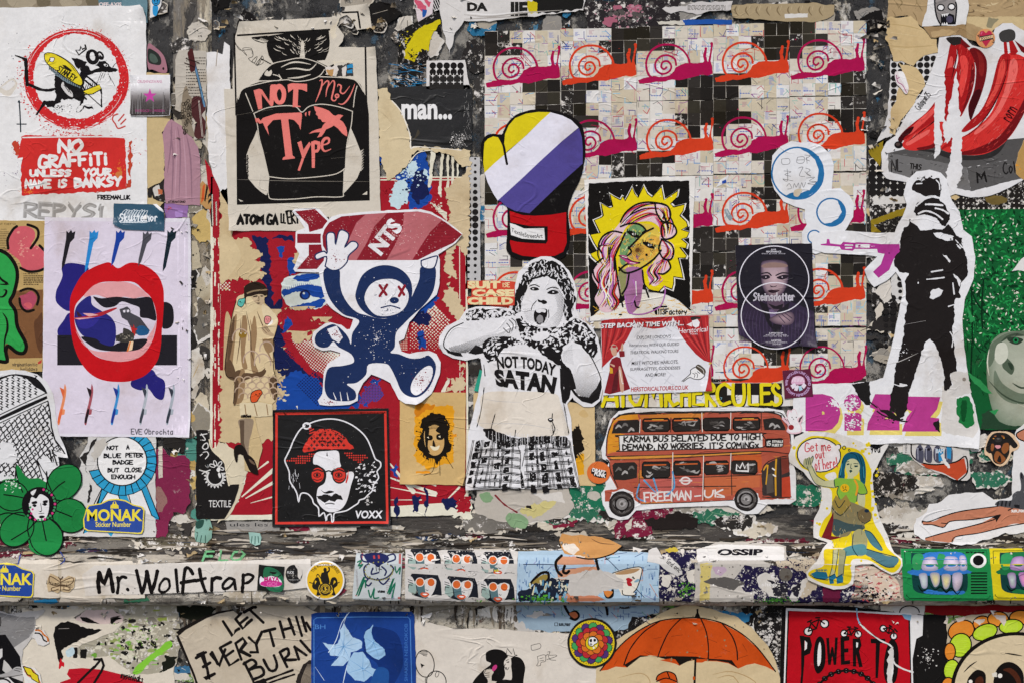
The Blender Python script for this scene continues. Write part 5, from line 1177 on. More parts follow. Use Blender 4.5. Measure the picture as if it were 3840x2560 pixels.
t.p('lettering',sub=True).tx('TextileStreetArt',0,0,1,1,'#141212',bold=.01,warp=lambda u,v:(320+172*u,1256+34*u-4*math.sin(u*3.1)*0+24*v+14*math.sin(u*3.14)))
# shouting child
t=T('paste_up','tall black and white cut-out of a shouting child lifting a leafy shirt','paste-up',6,7)
WH='#dedcdb'
t.sheet(WH,'590 170 640 125 700 102 760 104 820 135 870 190 905 260 922 330 910 420 940 480 1010 530 1050 600 1068 700 1075 800 1080 900 1062 980 1020 1018 960 1018 900 975 895 960 860 1000 885 1090 888 1200 900 1300 925 1420 935 1508 700 1520 420 1518 240 1524 246 1400 252 1200 275 1100 310 960 340 800 330 715 240 736 160 720 100 690 72 640 80 590 120 530 200 490 240 430 300 408 420 410 500 420 520 400 545 260 560 200',rag=.6)
BK='#1d1b1b'
t.curl((240,1524,120,.012),(935,1508,80,.008),(72,640,60,.005))
t.p('hair_print')
t.g(BK,'560 290 590 210 640 150 700 122 770 128 830 165 880 240 905 320 912 370 900 420 890 470 860 500 840 480 830 420 840 350 820 290 790 250 740 225 700 230 650 245 620 290 600 340 580 400 575 440 545 455 515 430 530 390 540 330',rag=5)
for k in range(95):
 a=R.uniform(-2.9,.2);r=R.uniform(100,178);x,y=725+r*1.02*math.cos(a),295+r*math.sin(a)
 t.l(WH,R.uniform(2,6),[(x,y),(x+R.uniform(-10,14),y+R.uniform(4,18)),(x+R.uniform(-16,16),y+R.uniform(14,34))],taper=2)
for k in range(22):x,y=R.choice([(R.uniform(540,600),R.uniform(320,440)),(R.uniform(840,900),R.uniform(300,470))]);t.l(WH,4,[(x,y),(x+R.uniform(-14,14),y+24),(x+R.uniform(-14,14),y+40)],taper=2)
t.p('face_print').g(WH,'600 340 640 260 700 232 760 238 810 285 838 350 838 420 820 480 790 530 720 545 640 520 590 460 578 420',sm=1)
t.dots('#2a2828','770 280 830 330 838 440 800 530 730 540 760 480 800 420',6.5,lambda u,v:.1+.32*u,sm=1,rot=45)
t.dots('#2a2828','590 420 640 420 660 500 640 520 600 470',6.5,lambda u,v:.24,rot=45)
t.gs(BK,'632 300 650 290 675 293 690 305 670 312 645 310','738 325 765 308 795 312 808 325 785 335 755 333',sm=1).d(WH,652,301,6,4).d(WH,775,321,6,4).ls(BK,5,'630 285 660 276 690 288','735 305 770 292 805 300')
t.gs(BK,'680 365 700 372 715 368 735 378 735 390 715 395 700 385 685 382','655 470 660 440 680 425 715 422 738 430 735 470 715 510 690 520 665 505',sm=1).g(WH,'670 430 690 424 715 424 730 432 725 446 705 442 690 448 672 442',sm=1).g('#8d8a8a','672 485 690 460 710 470 712 500 690 514',sm=1)
t.l(BK,4,'640 430 650 400 672 375').l(BK,4,'745 430 748 470 735 500').l(BK,6,'580 470 600 505 650 530 720 545 790 535')
t.p('shirt_print')
t.gs(BK,'240 450 270 430 330 420 420 425 520 440 545 470 500 465 400 480 300 500 245 505','550 480 600 500 660 535 720 545 800 540 870 500 920 480 980 510 1030 580 1045 680 1020 720 985 690 940 640 880 620 840 650 820 700 825 770 760 740 700 690 640 650 600 640 580 600 560 540','350 600 420 590 520 590 600 640 560 640 500 650 450 690 430 730 380 750 360 720 340 660','820 700 850 760 880 780 900 840 920 900 890 920 880 940 850 1000 830 980 840 880 825 800',rag=5)
for k in range(360):
 x,y=R.choice([(R.uniform(245,530),R.uniform(428,500)),(R.uniform(590,1030),R.uniform(500,690)),(R.uniform(345,620),R.uniform(590,740)),(R.uniform(590,1000),R.uniform(500,620))])
 if 820<x<960 and y>640:continue
 a=R.uniform(0,6.28);L=R.uniform(18,42);t.g(WH,[(x,y),(x+L*math.cos(a)*.5-6*math.sin(a),y+L*math.sin(a)*.5+6*math.cos(a)),(x+L*math.cos(a),y+L*math.sin(a)),(x+L*.5*math.cos(a)+6*math.sin(a),y+L*.5*math.sin(a)-6*math.cos(a))])
t.g(WH,'640 600 700 560 750 570 740 600 680 620',sm=1)
t.p('arm_print')
t.g(WH,'112 610 150 540 220 500 330 492 440 480 510 470 550 500 552 550 520 590 460 590 380 600 330 640 260 660 180 690 130 672 108 640',sm=1).l(BK,5,'225 508 150 545 112 605 108 655 150 690')
t.g(BK,'108 655 150 680 210 690 222 712 180 708 130 690').g(BK,'255 690 300 640 345 660 350 690 300 700')
t.dots('#2a2828','130 660 260 620 340 590 480 560 545 540 500 600 340 640 240 690 160 690',6,lambda u,v:.12+.42*v,rot=45)
t.ls(BK,4,'505 490 530 520 520 560','490 510 512 540 505 570','520 480 546 505 545 545','470 540 500 570')
t.g(WH,'830 680 870 640 930 640 980 690 1030 770 1060 850 1065 920 1000 960 930 940 905 860 880 790 830 740',sm=1)
t.g(BK,'890 900 930 950 990 960 1040 900 1068 840 1072 900 1055 970 1010 1000 950 985 905 945 885 915').l(BK,5,'960 650 1010 720 1050 800 1068 850')
t.dots('#2a2828','900 780 960 800 1050 830 1060 920 980 965 920 940 895 870',6,lambda u,v:.10+.42*v,rot=45);t.dots('#2a2828','828 690 890 640 900 760 840 745',6,lambda u,v:.22,rot=45)
t.p('torso_print').g('#dcd2c2','350 935 560 925 780 935 820 1000 850 1100 870 1190 700 1210 500 1190 320 1130 330 1040',sm=1).g(BK,'815 780 835 800 838 900 850 1000 830 990 818 900')
t.dots('#2a2828','800 760 840 780 850 1000 870 1190 845 1190 820 1050 800 900',6,lambda u,v:.34*u,rot=45)
for q in('350 760 358 830','352 900 340 1000 325 1080 308 1140','420 1060 400 1130 395 1155','835 980 850 1060 870 1180','768 1130 775 1180 765 1195','545 1160 540 1200'):t.l(BK,4,q,rag=1)
t.g(BK,'742 1092 758 1085 774 1092 774 1105 760 1112 745 1104',sm=1).d(WH,758,1094,10,4);t.ls(BK,5,'770 1060 768 1085','770 1112 785 1150 775 1180')
t.dots('#2a2828','755 1110 800 1130 800 1190 750 1180',7,lambda u,v:.3*R.random(),rot=45)
t.p('trouser_print')
t.g(WH,'308 1150 360 1170 480 1200 560 1212 700 1200 860 1195 880 1260 900 1360 925 1505 620 1515 590 1440 560 1516 280 1515 290 1350',sm=0)
t.g(BK,'345 1155 400 1155 440 1170 500 1200 560 1210 640 1200 700 1195 760 1196 840 1198 865 1210 862 1250 800 1260 740 1240 680 1255 600 1250 560 1260 480 1260 420 1240 360 1195',rag=4)
for k in range(40):x=R.uniform(370,855);t.l(WH,R.uniform(3,10),[(x,1165+(x-370)*.08),(x+R.uniform(-6,6),1258)],taper=2)
for x in(318,372,446,500,640,700,770,842):
 y=1225;sl=(x-580)*.05
 while y<1500:
  L=R.uniform(26,60);w=R.uniform(24,40)if R.random()<.6 else 9;a,b=x+sl*(y-1225)/60,x+sl*(y+L-1225)/60
  t.g(BK,[(a-w/2,y+6),(a+w/2,y),(b+w/2,y+L),(b-w/2,y+L+6)],rag=4);y+=L+R.uniform(10,26)
 for o in(-36,-28,27,34):t.l(BK,3,[(x+o,1222),(x+o+sl*2,1360),(x+o+sl*4.6,1510)],rag=1)
for j in range(6):
 y=1262+j*46
 for o,w in((0,3),(8,5),(17,3)):t.l(BK,w,[(300-j*2,y+18+o),(430,y+12+o),(560,y+22+o),(575,y+26+o)],rag=1.2);t.l(BK,w,[(600,y+14+o),(740,y+4+o),(872+j*8,y-6+o)],rag=1.2)
t.g(BK,'575 1400 590 1440 600 1510 580 1515 575 1460').dots(WH,'300 1180 860 1200 920 1500 290 1510',16,lambda u,v:.2*R.random(),jit=1)
t.ls(BK,3.5,'560 1260 575 1320 570 1400','600 1300 585 1380')
t.p('lettering')
def arch(x0,x1,y0,h,dip,sl):return lambda u,v:(x0+(x1-x0)*u+sl*v*(u-.5),y0+h*v+dip*(2*u-1)**2+46*u)
t.tx('NOT TODAY',0,0,1,1,BK,bold=.045,warp=arch(425,795,690,74,26,-20))
t.tx('SATAN',0,0,1,1,BK,bold=.06,warp=lambda u,v:(418+372*u+20*(v-.5)*(1-2*u),776+50*u+(104+14*math.sin(u*3.14))*v+12*(2*u-1)**2))
t.tx('#AKAFIDALGO',792,1478,904,1498,BK,rot=-8)
t.p('crease_print').ls('#c3beb8',3,'270 1115 400 1120 560 1122 700 1140 860 1175','350 970 450 985 580 990','420 850 500 845 640 858',taper=2)
t=T('sticker','orange and cream three-line band name sticker beside the shouting child','sticker',7,7,mat='vinyl_sticker')
t.sheet('#c73a20','250 252 455 250 540 258 538 402 520 404 250 398 246 350 276 348 276 300 248 298',rag=.3)
t.p('lettering').tx('SUIT',252,252,452,300,'#e3cf9a',bold=.07).tx('CASE',280,304,536,348,'#e3cf9a',bold=.07).tx('CHILD',250,352,530,398,'#e3cf9a',bold=.07).hw('1SE',464,262,510,292,'#e3cf9a',4,.4)
t=T('torn_paper','small turquoise paper corner by the hip of the shouting child','torn paper',2,7)
t.sheet('#2f9d83','325 790 345 800 335 930 290 920',rag=1)
# yellow-haired portrait
t=T('poster','marker portrait of a woman with flowing hair and a jagged yellow halo on black','poster',5,8)
t.sheet('#dedad2','68 62 400 46 778 40 762 400 752 925 105 962 88 500',rag=.8)
t.p('ground_print').g('#171513','98 85 400 68 738 68 742 300 740 600 748 880 690 840 560 780 430 760 300 850 200 900 108 935 98 640 92 300',rag=2)
Yw='#ddc816'
st=nums('300 190 315 165 330 195 350 160 375 110 392 150 410 175 448 100 472 150 500 172 562 105 578 190 600 175 668 130 660 175 620 215 640 235 710 218 700 260 680 290 722 330 730 360 690 380 740 395 725 430 690 440 726 470 718 500 680 492 722 545 715 562 670 560 690 640 700 690 640 680 640 720 630 760 580 740 540 780 480 760 430 700 300 700 200 640 160 590 120 555 108 530 160 510 130 460 106 410 170 400 132 320 180 300 190 290 176 212 230 240 250 235 232 150 262 170')
t.p('halo_print').g('#e2ded4',[(405+(x-405)*1.04,420+(y-420)*1.04)for x,y in st]).g(Yw,st,rag=2).l('#171513',5,st+[st[0]],sm=False)
t.spl('#e2ded4',400,300,150,300,60,1,5)
t.p('shoulder_print').g('#e0dccf','120 935 180 880 300 850 400 790 470 775 560 790 640 815 720 880 745 920 600 930 300 945')
for k in range(90):x,y=R.uniform(140,730),R.uniform(830,930);y=max(y,800+abs(x-480)*.22);t.l('#d9a838',2.5,[(x,y),(x+R.uniform(-40,40),y+R.uniform(-16,16))])
t.p('face_print').g('#d2b64a','290 560 300 470 330 390 380 345 440 340 520 360 560 430 555 500 520 560 450 620 380 655 310 650 285 610',sm=1).g('#6f9460','300 480 330 400 380 350 440 350 460 390 400 450 350 520 330 600 300 590',sm=1).g('#d6a444','370 500 430 460 520 420 555 460 540 520 480 570 400 580 370 550',sm=1).g('#a06a92','320 640 440 630 440 760 420 860 360 920 330 840',sm=1).g('#8a8a58','290 640 340 650 320 800 290 760',sm=1)
for k in range(130):
 a=R.uniform(0,6.28);r=R.uniform(0,1)**.5;x,y=425+120*r*math.cos(a),495+140*r*math.sin(a)
 t.l(R.choice(['#d8952e','#4f7f5a','#7a4a82','#3a3a2a','#e6cc5a','#8fb070','#e6dcb0','#d8b53a']),R.uniform(1.5,3.5),[(x,y),(x+R.uniform(-18,18),y+R.uniform(-18,18)),(x+R.uniform(-22,22),y+R.uniform(-22,22))])
for k in range(24):a=k*.26;t.l('#5a3a20',2,[(410,510),(410+42*math.cos(a),510+42*math.sin(a))])
t.p('hair_print')
hair='300 330 330 280 380 230 450 208 540 205 600 225 620 270 600 330 640 350 655 400 620 430 590 440 640 480 640 560 600 570 615 630 590 660 540 660 550 720 510 740 480 700 480 640 530 560 560 500 550 430 560 380 500 330 420 330 350 350 310 410 280 470 265 560 280 650 300 760 280 850 250 900 180 900 130 830 160 760 120 680 140 620 190 560 160 490 190 430 250 390'
t.g('#dcbcc0',hair,sm=2)
hp=smooth(nums(hair),True,3)
cl=['#c8506a','#171513','#ddc816','#e6e0da','#a85fa8','#c02a2a','#171513','#d88aa0']
strands=['310 340 360 270 450 225 540 220','320 350 380 290 470 250 560 250','340 350 400 310 480 280 540 290','260 400 210 450 190 520 200 580','290 420 240 480 230 560 190 620','280 460 240 540 250 620 200 700','200 600 160 660 170 740 150 800','220 640 190 720 220 800 180 870','250 650 250 740 230 820 260 890','560 240 590 280 570 330 600 390','590 240 600 300 620 350 610 410','570 440 610 490 600 560 540 600','590 460 620 520 580 580 560 650','520 600 490 650 520 700 500 730','560 600 530 650 550 690 520 720','240 480 180 480 170 540 200 600','270 700 240 780 270 840 240 890','540 300 570 350 580 410 580 430']
for q in strands:
 for k in range(8):
  dx,dy=R.uniform(-22,22),R.uniform(-8,8);t.l(cl[(k+len(q))%8]if k else R.choice(cl),R.uniform(5,10),[(x+dx,y+dy)for x,y in nums(q)],taper=2)
t.p('outline_print')
kk='#141211'
t.ls(kk,11,'300 330 330 275 390 225 460 205 540 210 590 225','520 215 530 270 560 320 600 330 620 280 600 230 560 212','570 340 600 335 640 350 658 395 630 430 580 440 560 400 565 350','560 440 620 470 640 520 620 570 570 560 545 500 560 450','310 400 250 390 190 420 160 480 180 530','190 560 130 610 130 670 160 720','300 360 360 340 420 345 460 380 440 400','330 400 300 470 262 560 262 640','265 560 275 650 300 800 315 870','350 490 370 520 345 545','350 500 400 450 450 400 510 370','290 620 330 655 400 640 470 600 520 560 560 510','355 660 340 740 310 790','440 640 450 720 480 810','390 835 400 870 418 876','510 885 550 872 595 870','290 640 340 600 420 590','480 770 560 780 640 800 745 890','160 760 130 820 160 880','600 570 620 620 580 660 540 660')
for x,y in((380,405),(480,475)):
 t.g(kk,[(x-40,y-14),(x,y-14),(x+40,y+22),(x,y+20)],sm=1).d('#e6e2d8',x+6,y+3,12,7).d(kk,x+8,y+3,6)
 for q in range(6):t.l(kk,4,[(x-36+q*14,y-8+q*5),(x-36+q*15,y-30+q*6)])
t.d(kk,466,540,8).d(kk,300,922,12,5).gs('#b03a78','292 545 330 545 350 560 380 580 425 588 370 602 330 580',sm=1).l(kk,5,'290 545 340 565 380 582 425 590').ls('#e6e0da',3,'310 550 340 560','360 590 395 595')
t.p('lettering').hw('@113Factory',518,882,725,924,kk,5,.9)
t.p('crayon_print').ls('#b06ab0',6,'330 800 350 900 420 920 500 900 560 860 585 780 580 740','380 700 400 780 370 860').ls('#e6e0da',5,'398 710 402 800','240 560 230 700 180 780','190 760 240 850')
# curtain flyer
t=T('flyer','glossy tour flyer with red stage curtains and a woman in period costume','flyer',7,8,mat='gloss_poster')
t.sheet('#d9d8da','173 948 520 936 862 922 872 1160 882 1404 530 1418 190 1432 180 1180',rag=.3)
t.p('map_print')
for k in range(44):x,y=R.uniform(330,640),R.uniform(985,1380);L=R.uniform(30,90);a=R.choice([.6,-1.0,.65,-.95]);t.l('#c6c5c8',R.uniform(3,7),[(x,y),(x+L*math.cos(a),y+L*math.sin(a))],sm=False)
t.p('curtain_print')
t.g('#a81f22','176 960 240 950 386 944 380 1000 340 1080 290 1150 230 1210 184 1255').g('#a81f22','380 944 520 938 636 932 620 980 570 1005 510 1012 440 1000 400 980').g('#a81f22','632 932 862 924 866 1040 874 1225 830 1210 780 1170 720 1100 680 1040 655 980').g('#a81f22','874 1228 882 1404 840 1405 858 1330 866 1260')
for i in range(7):t.l('#7d1418' if i%2 else '#c23a36',8,[(200+i*26,956-i*2),(196+i*20,1060),(186+i*8,1235-i*20)],taper=2);t.l('#7d1418' if i%2 else '#c23a36',8,[(660+i*30,934),(720+i*22,1050),(860,1215-i*2)],taper=2)
for i in range(4):t.l('#7d1418' if i%2 else '#c23a36',7,[(392+i*16,946),(450+i*10,985-i*10),(510,996-i*16),(580-i*10,980-i*10),(625-i*14,938)],taper=2)
t.l('#c9a23a',9,'866 1232 878 1226')
t.p('woman_print').g('#7d141c','245 1200 275 1185 300 1195 312 1250 330 1300 362 1390 330 1402 290 1410 230 1425 196 1415 215 1340 232 1270 230 1230',sm=0).g('#541016','290 1260 280 1400 240 1420 262 1300').gs('#c59a80','240 1140 262 1128 275 1145 275 1175 258 1182 245 1168','300 1140 312 1100 318 1130 308 1180','288 1260 305 1262 322 1395 300 1400','230 1230 262 1240 258 1252',sm=1).g('#b5a08c','236 1135 250 1108 275 1118 282 1140 262 1132 245 1150',sm=1).d('#a8202a',260,1122,14,8).gs('#7d141c','290 1150 325 1150 328 1185 295 1190').g('#c99a20','230 1250 250 1260 252 1292 232 1292').l('#e0d6ca',4,'295 1270 310 1350 318 1355')
t.curl((882,1404,80,.007),(173,948,60,.005))
t.p('logo_print').g('#2a2422','745 940 770 932 812 936 806 950 785 948 775 960 750 955').g('#e4e1e0','755 960 790 950 805 970 800 995 780 1005 760 992').g('#e4e1e0','722 985 755 968 755 998')
t.p('lettering')
def cap(s_,x0,y0,x1,y1,c,rot=-2,**kw):t.tx(s_,x0,y0,x1,y1,c,shear=.16,rot=rot,**kw)
cap('STEP BACK IN TIME WITH...',177,972,706,1003,'#3a0c10',bold=.03);cap('STEP BACK IN TIME WITH...',174,968,703,999,'#e8e4e4',bold=.03)
t.tx('Herstorical',670,1002,858,1034,'#e8e4e4',shear=.2,rot=-4).tx('TOURS',742,1038,792,1048,'#e8e4e4')
dk='#1d1a1c'
cap("EXPLORE LONDON'S",402,1052,622,1074,dk,bold=.01);t.tx('herstories',354,1104,476,1124,dk,shear=.25);cap('WITH OUR GUIDED',484,1100,674,1120,dk,bold=.01);cap('THEATRICAL WALKING TOURS',362,1146,670,1166,dk,bold=.01)
cap('MEET WITCHES, HARLOTS,',370,1212,668,1238,dk,bold=.01);cap('SUFFRAGETTES, GODDESSES',360,1252,682,1274,dk,bold=.01);cap('AND MORE!',455,1290,588,1312,dk,bold=.01);cap('HERSTORICALTOURS.CO.UK',366,1374,734,1402,'#a81f22',bold=.025)
t.p('hand_print').g('#e4e2de','692 1342 745 1295 750 1275 790 1258 830 1290 810 1325 770 1325 745 1320 705 1342',sm=1).l(dk,4,'692 1342 745 1295 748 1270 790 1252 838 1295 812 1328 770 1328 740 1318 700 1345',sm=True).ls(dk,3,'760 1290 775 1300 770 1318','775 1288 792 1298 788 1320','790 1280 806 1292').g('#4a4034','778 1252 800 1235 842 1270 835 1300 800 1275',sm=1).l('#c9c3b8',3,'790 1245 825 1268 832 1292')
# concert poster
t=T('poster','dark purple concert poster of a pale woman under two white circles, foot curling','poster',6,8,mat='gloss_poster')
t.sheet('#15101a','1032 480 1280 470 1523 466 1530 750 1548 1128 1440 1120 1330 1140 1200 1110 1110 1080 1050 1048 1045 800',rag=.3)
t.p('coat_print').g('#2c2036','1052 900 1100 850 1180 830 1240 820 1360 830 1440 860 1530 900 1545 1125 1440 1118 1330 1138 1200 1108 1110 1076 1052 1045',sm=0)
for i in range(22):t.l('#4a3a58',2.4,[(1070+i*22,870+abs(i-10)*3),(1050+i*23,980),(1075+i*21,1100)],taper=2)
t.gs('#6b5878','1210 900 1300 880 1340 1000 1270 960',sm=0).g('#171019','1180 830 1240 860 1270 1000 1300 900 1380 840 1360 930 1300 1060 1240 980',sm=0)
t.p('hand_print').glow('#a58a90','#4a3848','1250 950 1290 925 1340 910 1390 905 1410 935 1400 975 1360 990 1310 985 1275 975',1340,945).ls('#2c2036',4,'1330 920 1380 960','1350 912 1395 945','1310 930 1350 975')
t.p('face_print').g('#181018','1190 600 1220 560 1270 545 1330 550 1370 590 1380 660 1200 660',sm=1)
t.glow('#bfa4a8','#3b2a42','1195 640 1200 590 1240 575 1300 572 1360 590 1372 650 1366 720 1340 780 1300 812 1265 815 1230 790 1205 740 1198 690',1285,690,f=.72)
t.g('#8a6f66','1205 605 1270 588 1355 600 1360 618 1280 622 1210 622',sm=1)
t.gs('#20141f','1198 675 1240 668 1255 685 1225 698 1202 690','1296 685 1340 668 1372 672 1360 690 1325 698',sm=1).ls('#20141f',7,'1200 660 1240 655 1262 672','1292 672 1330 656 1370 658').gs('#2a1622','1240 770 1262 762 1285 766 1318 765 1290 782 1262 784','1255 735 1275 742 1298 736 1290 744 1262 746',sm=1).d('#c9b6be',1228,683,4).d('#c9b6be',1332,683,4)
t.g('#5a4658','1230 800 1340 800 1345 870 1290 905 1240 870',sm=0).g('#1a1018','1240 850 1290 868 1340 852 1330 890 1275 885',sm=0)
t.curl((1548,1128,130,.014),(1050,1060,110,.010),(1330,1140,110,.012))
t.p('circle_print').ring('#e0dce2',1280,698,222,5,214,n=60).ring('#e0dce2',1285,927,215,5,210,n=60)
t.p('lettering').tx('LIVE',1262,502,1292,512,'#e0dce2',bold=.02).tx('PEFORMANCE',1230,515,1325,526,'#e0dce2',bold=.02).tx('3RD JUNE 2026',1200,530,1352,538,'#c9c3cc').tx('SUPPORTED BY',1248,1034,1336,1044,'#e0dce2',bold=.01).tx('ARTIE SILVER',1224,1047,1362,1054,'#c9c3cc').tx('ARVENE DJ SET',1210,1056,1374,1063,'#c9c3cc').tx('LOCATION',1262,1080,1322,1090,'#e0dce2',bold=.01).tx('THE 100 CLUB, 100 OXFORD ST,',1226,1093,1362,1101,'#c9c3cc').tx('LONDON W1',1268,1103,1320,1111,'#c9c3cc')
t.hw('Steinsdotter',1146,780,1412,836,'#c9c5cc',7.5,.6,gap=.2);t.hw('Steinsdotter',1150,783,1414,838,'#9a94a0',2.5,.9,gap=.2)
t=T('sticker','square maroon sticker with a ring of words round a pale dome of hands','sticker',7,8,mat='vinyl_sticker')
t.sheet('#57122f','1333 1275 1512 1262 1530 1440 1348 1454',rag=.3)
t.p('lettering')
t.tx('WIR WOLLEN UNS LEBEND',0,0,1,1,'#c9a6d0',bold=.02,warp=lambda u,v:(1432+(82-17*v)*math.cos(math.radians(-190+200*u)),1357+(82-17*v)*math.sin(math.radians(-190+200*u))))
t.tx('STOPPT FEMINIZIDE',0,0,1,1,'#c9a6d0',bold=.02,warp=lambda u,v:(1432+(65+17*v)*math.cos(math.radians(158-140*u)),1357+(65+17*v)*math.sin(math.radians(158-140*u))))
t.p('dome_print').g('#d3a3bb','1392 1358 1396 1325 1420 1310 1450 1310 1472 1325 1474 1355 1440 1362',sm=1).gs('#dcd2da','1384 1368 1412 1352 1424 1372 1398 1392','1412 1380 1428 1366 1440 1372 1428 1404 1408 1400','1470 1350 1486 1368 1470 1390 1452 1372').g('#9fc6d2','1436 1374 1452 1370 1462 1396 1440 1406')
for i in range(8):t.l('#e6dbe2',3,[(1398+i*10,1345),(1402+i*8,1318)])
# bubbles, soldier
t=T('paste_up','white cut-out of three blue painted bubbles shrinking towards the rifle','paste-up',5,4)
t.sheet('#dcdcdc','-190 1110 -182 1020 -130 960 -60 925 0 935 60 930 130 950 195 1010 218 1080 212 1160 205 1235 260 1232 320 1280 350 1340 345 1420 300 1500 280 1516 240 1560 160 1640 100 1660 50 1640 15 1590 10 1520 40 1470 30 1430 30 1370 -40 1350 -110 1320 -170 1240 -190 1180',rag=.7)
UB='#256a9c'
t.p('bubble_print').crop(3)
t.ring(UB,1896,958,142,9,142,n=40,jit=.012).g(UB,'1900 815 1960 825 2010 865 2036 930 2036 1000 2000 1050 1950 1090 1880 1102 1830 1080 1870 1062 1900 1070 1960 1050 2005 1000 2012 940 1990 880 1950 845',rag=2)
t.ring(UB,2080,1172,78,7,76,n=30,jit=.015).g(UB,'2110 1100 2150 1140 2158 1190 2130 1235 2070 1250 2030 1235 2080 1230 2120 1205 2140 1170',rag=1.5).ring(UB,1988,1308,36,6,36,n=22,jit=.02).l(UB,8,'2010 1280 2024 1310 2008 1338',taper=2)
t.p('scribble_print')
for q in('1808 880 1848 878 1850 905 1812 908 1808 880','1895 870 1930 868 1928 900 1892 900 1895 870','1893 885 1930 884','1935 858 1965 862 1940 880 1962 890','1945 870 1948 905','1820 945 1860 950 1825 965 1858 975','1838 935 1840 1000 1815 990 1870 1000','1900 930 1925 925 1905 970 1935 975','1940 930 1965 940 1945 960 1970 975 1935 950','1835 1030 1850 1015 1862 1040 1840 1045','1870 1040 1878 1015 1888 1035 1900 1012 1905 1040','1910 1040 1918 1010 1928 1035 1940 1008','1945 985 1990 980 1960 1000 2000 1005 1950 1015 1995 1020','1900 1055 1930 1050 1960 1052','1915 1045 1918 1062'):t.l('#6d6c6c',2.2,q)
t.p('stain_print').g('#c9bda6','1880 1050 1920 1045 1900 1085 1875 1080',sm=1)
t=T('paste_up','tall white stencil of a soldier with a pink rifle above bold pink lettering','paste-up',6,9)
t.sheet('#dddcda','100 1195 340 1190 450 1180 520 1160 700 1150 980 1240 1000 1300 1030 1450 1015 1540 900 1530 700 1510 560 1510 420 1520 380 1500 200 1480 40 1440 30 1300 40 1240',rag=1.5)
DZ='#b03a82'
t.p('lettering')
for dx,dy,c_ in((14,24,'#d9c66a'),(0,0,DZ)):
 f=lambda s_:[(x+dx,y+dy)for x,y in nums(s_)]
 hole=[f('186 1340 198 1342 200 1356 186 1358')]
 t.g(c_,f('98 1262 106 1250 190 1248 240 1262 275 1300 285 1350 272 1400 240 1436 200 1446 98 1446'),holes=hole if dx==0 else())
 t.d(c_,350+dx,1294+dy,46,46);t.g(c_,f('306 1352 380 1348 398 1360 395 1444 306 1444'))
 t.g(c_,f('470 1248 560 1250 655 1262 650 1300 520 1380 600 1384 600 1442 425 1442 432 1400 470 1330 440 1318'))
 t.g(c_,f('600 1260 818 1264 800 1330 765 1372 812 1378 810 1448 612 1448 640 1370 665 1340 640 1330'))
t.p('wear_print').spl('#dddcda',350,1300,10,55,120,2,7);t.spl('#dddcda',350,1400,0,55,90,2,7);t.g('#dddcda','235 1275 260 1285 285 1330 250 1310',rag=4);t.spl('#dddcda',250,1300,0,40,30,2,6)
t.gs('#1f1d1c','345 1195 440 1180 445 1310 410 1300 370 1240','780 1400 810 1385 816 1455 790 1440',rag=4)
t.p('tear_print').g('#cfcac2','830 1180 880 1200 900 1260 905 1330 930 1400 985 1420 1000 1300 1020 1440 990 1480 850 1460 820 1440',rag=4)
t.p('underlayer_print').g('#1d6f38','905 1270 960 1260 990 1300 1000 1410 960 1430 920 1400 905 1340',rag=6).g('#0f4a24','930 1290 960 1290 950 1390 930 1380',sm=1,rag=4)
t.p('upper_sheet').sheet('#dddcdb','135 478 130 400 200 385 310 380 480 392 575 390 590 350 620 300 640 240 622 190 640 110 690 65 760 55 820 70 855 110 866 180 880 220 920 280 940 375 985 410 1005 520 995 640 950 740 935 850 945 1000 965 1130 975 1205 480 1205 510 1170 535 1080 560 990 600 800 620 700 608 640 580 600 540 640 465 682 430 640 408 590 440 560 480 520 430 512 200 500',name='upper_sheet',rag=.7)
BS='#211d1c'
t.curl((1015,1540,140,.009),(408,590,60,.006),(560,1510,120,.006))
t.p('rifle_print').g('#a83688','180 452 210 448 212 425 225 425 230 448 285 455 300 440 360 445 370 442 450 446 470 448 500 452 600 452 605 510 570 530 545 590 488 632 458 600 500 560 520 505 484 498 480 478 360 478 350 488 290 482 280 466 180 458')
t.ls('#dddcdb',6,'310 458 350 458','312 472 345 472',sm=False);t.g('#dddcdb','365 452 440 452 440 472 365 470');t.g('#a83688','380 455 392 455 392 470 380 470').spl('#dddcdb',420,462,0,60,24,1,4,ry=.2);t.d('#7a2464',545,500,5)
t.p('figure_print')
t.g(BS,'668 140 680 120 700 108 715 118 740 105 760 95 790 105 810 100 820 130 822 160 815 200 790 195 760 190 740 200 720 190 690 175 668 165',rag=4).spl(BS,730,105,10,60,26,2,6,ry=.4);t.ls('#dddcdb',5,'690 130 720 128','796 110 812 130 815 160')
t.g(BS,'690 240 720 215 760 195 800 200 840 240 865 285 870 320 840 360 780 330 740 300 690 300 675 280',rag=3)
t.ls('#dddcdb',9,'690 248 730 215 770 200 810 205','700 290 740 275 790 290 830 320','740 240 780 240 830 245','790 260 830 270 862 290',rag=.5)
t.g(BS,'605 420 620 370 648 345 650 320 680 330 700 345 712 375 760 375 800 370 830 378 860 345 880 370 905 410 930 420 940 470 958 520 968 600 950 640 925 660 920 700 928 735 900 740 890 790 895 830 880 920 890 990 900 1060 905 1130 870 1140 880 1200 850 1232 838 1228 838 1150 820 1060 790 990 765 955 740 970 715 1030 695 1100 670 1180 650 1240 640 1320 625 1370 600 1375 575 1350 545 1335 552 1260 570 1200 580 1100 610 1000 625 900 630 830 645 770 632 740 630 650 650 610 600 600 570 560 575 520 600 490',rag=4)
t.gs('#dddcdb','655 328 690 300 750 295 790 310 830 360 826 374 760 368 712 378 690 350','780 392 820 390 890 410 885 430 850 435 800 415','830 508 850 512 872 540 868 552','765 712 780 692 810 686 835 700 820 725 775 750 760 740','885 610 910 625 930 650 920 680 905 640',rag=3)
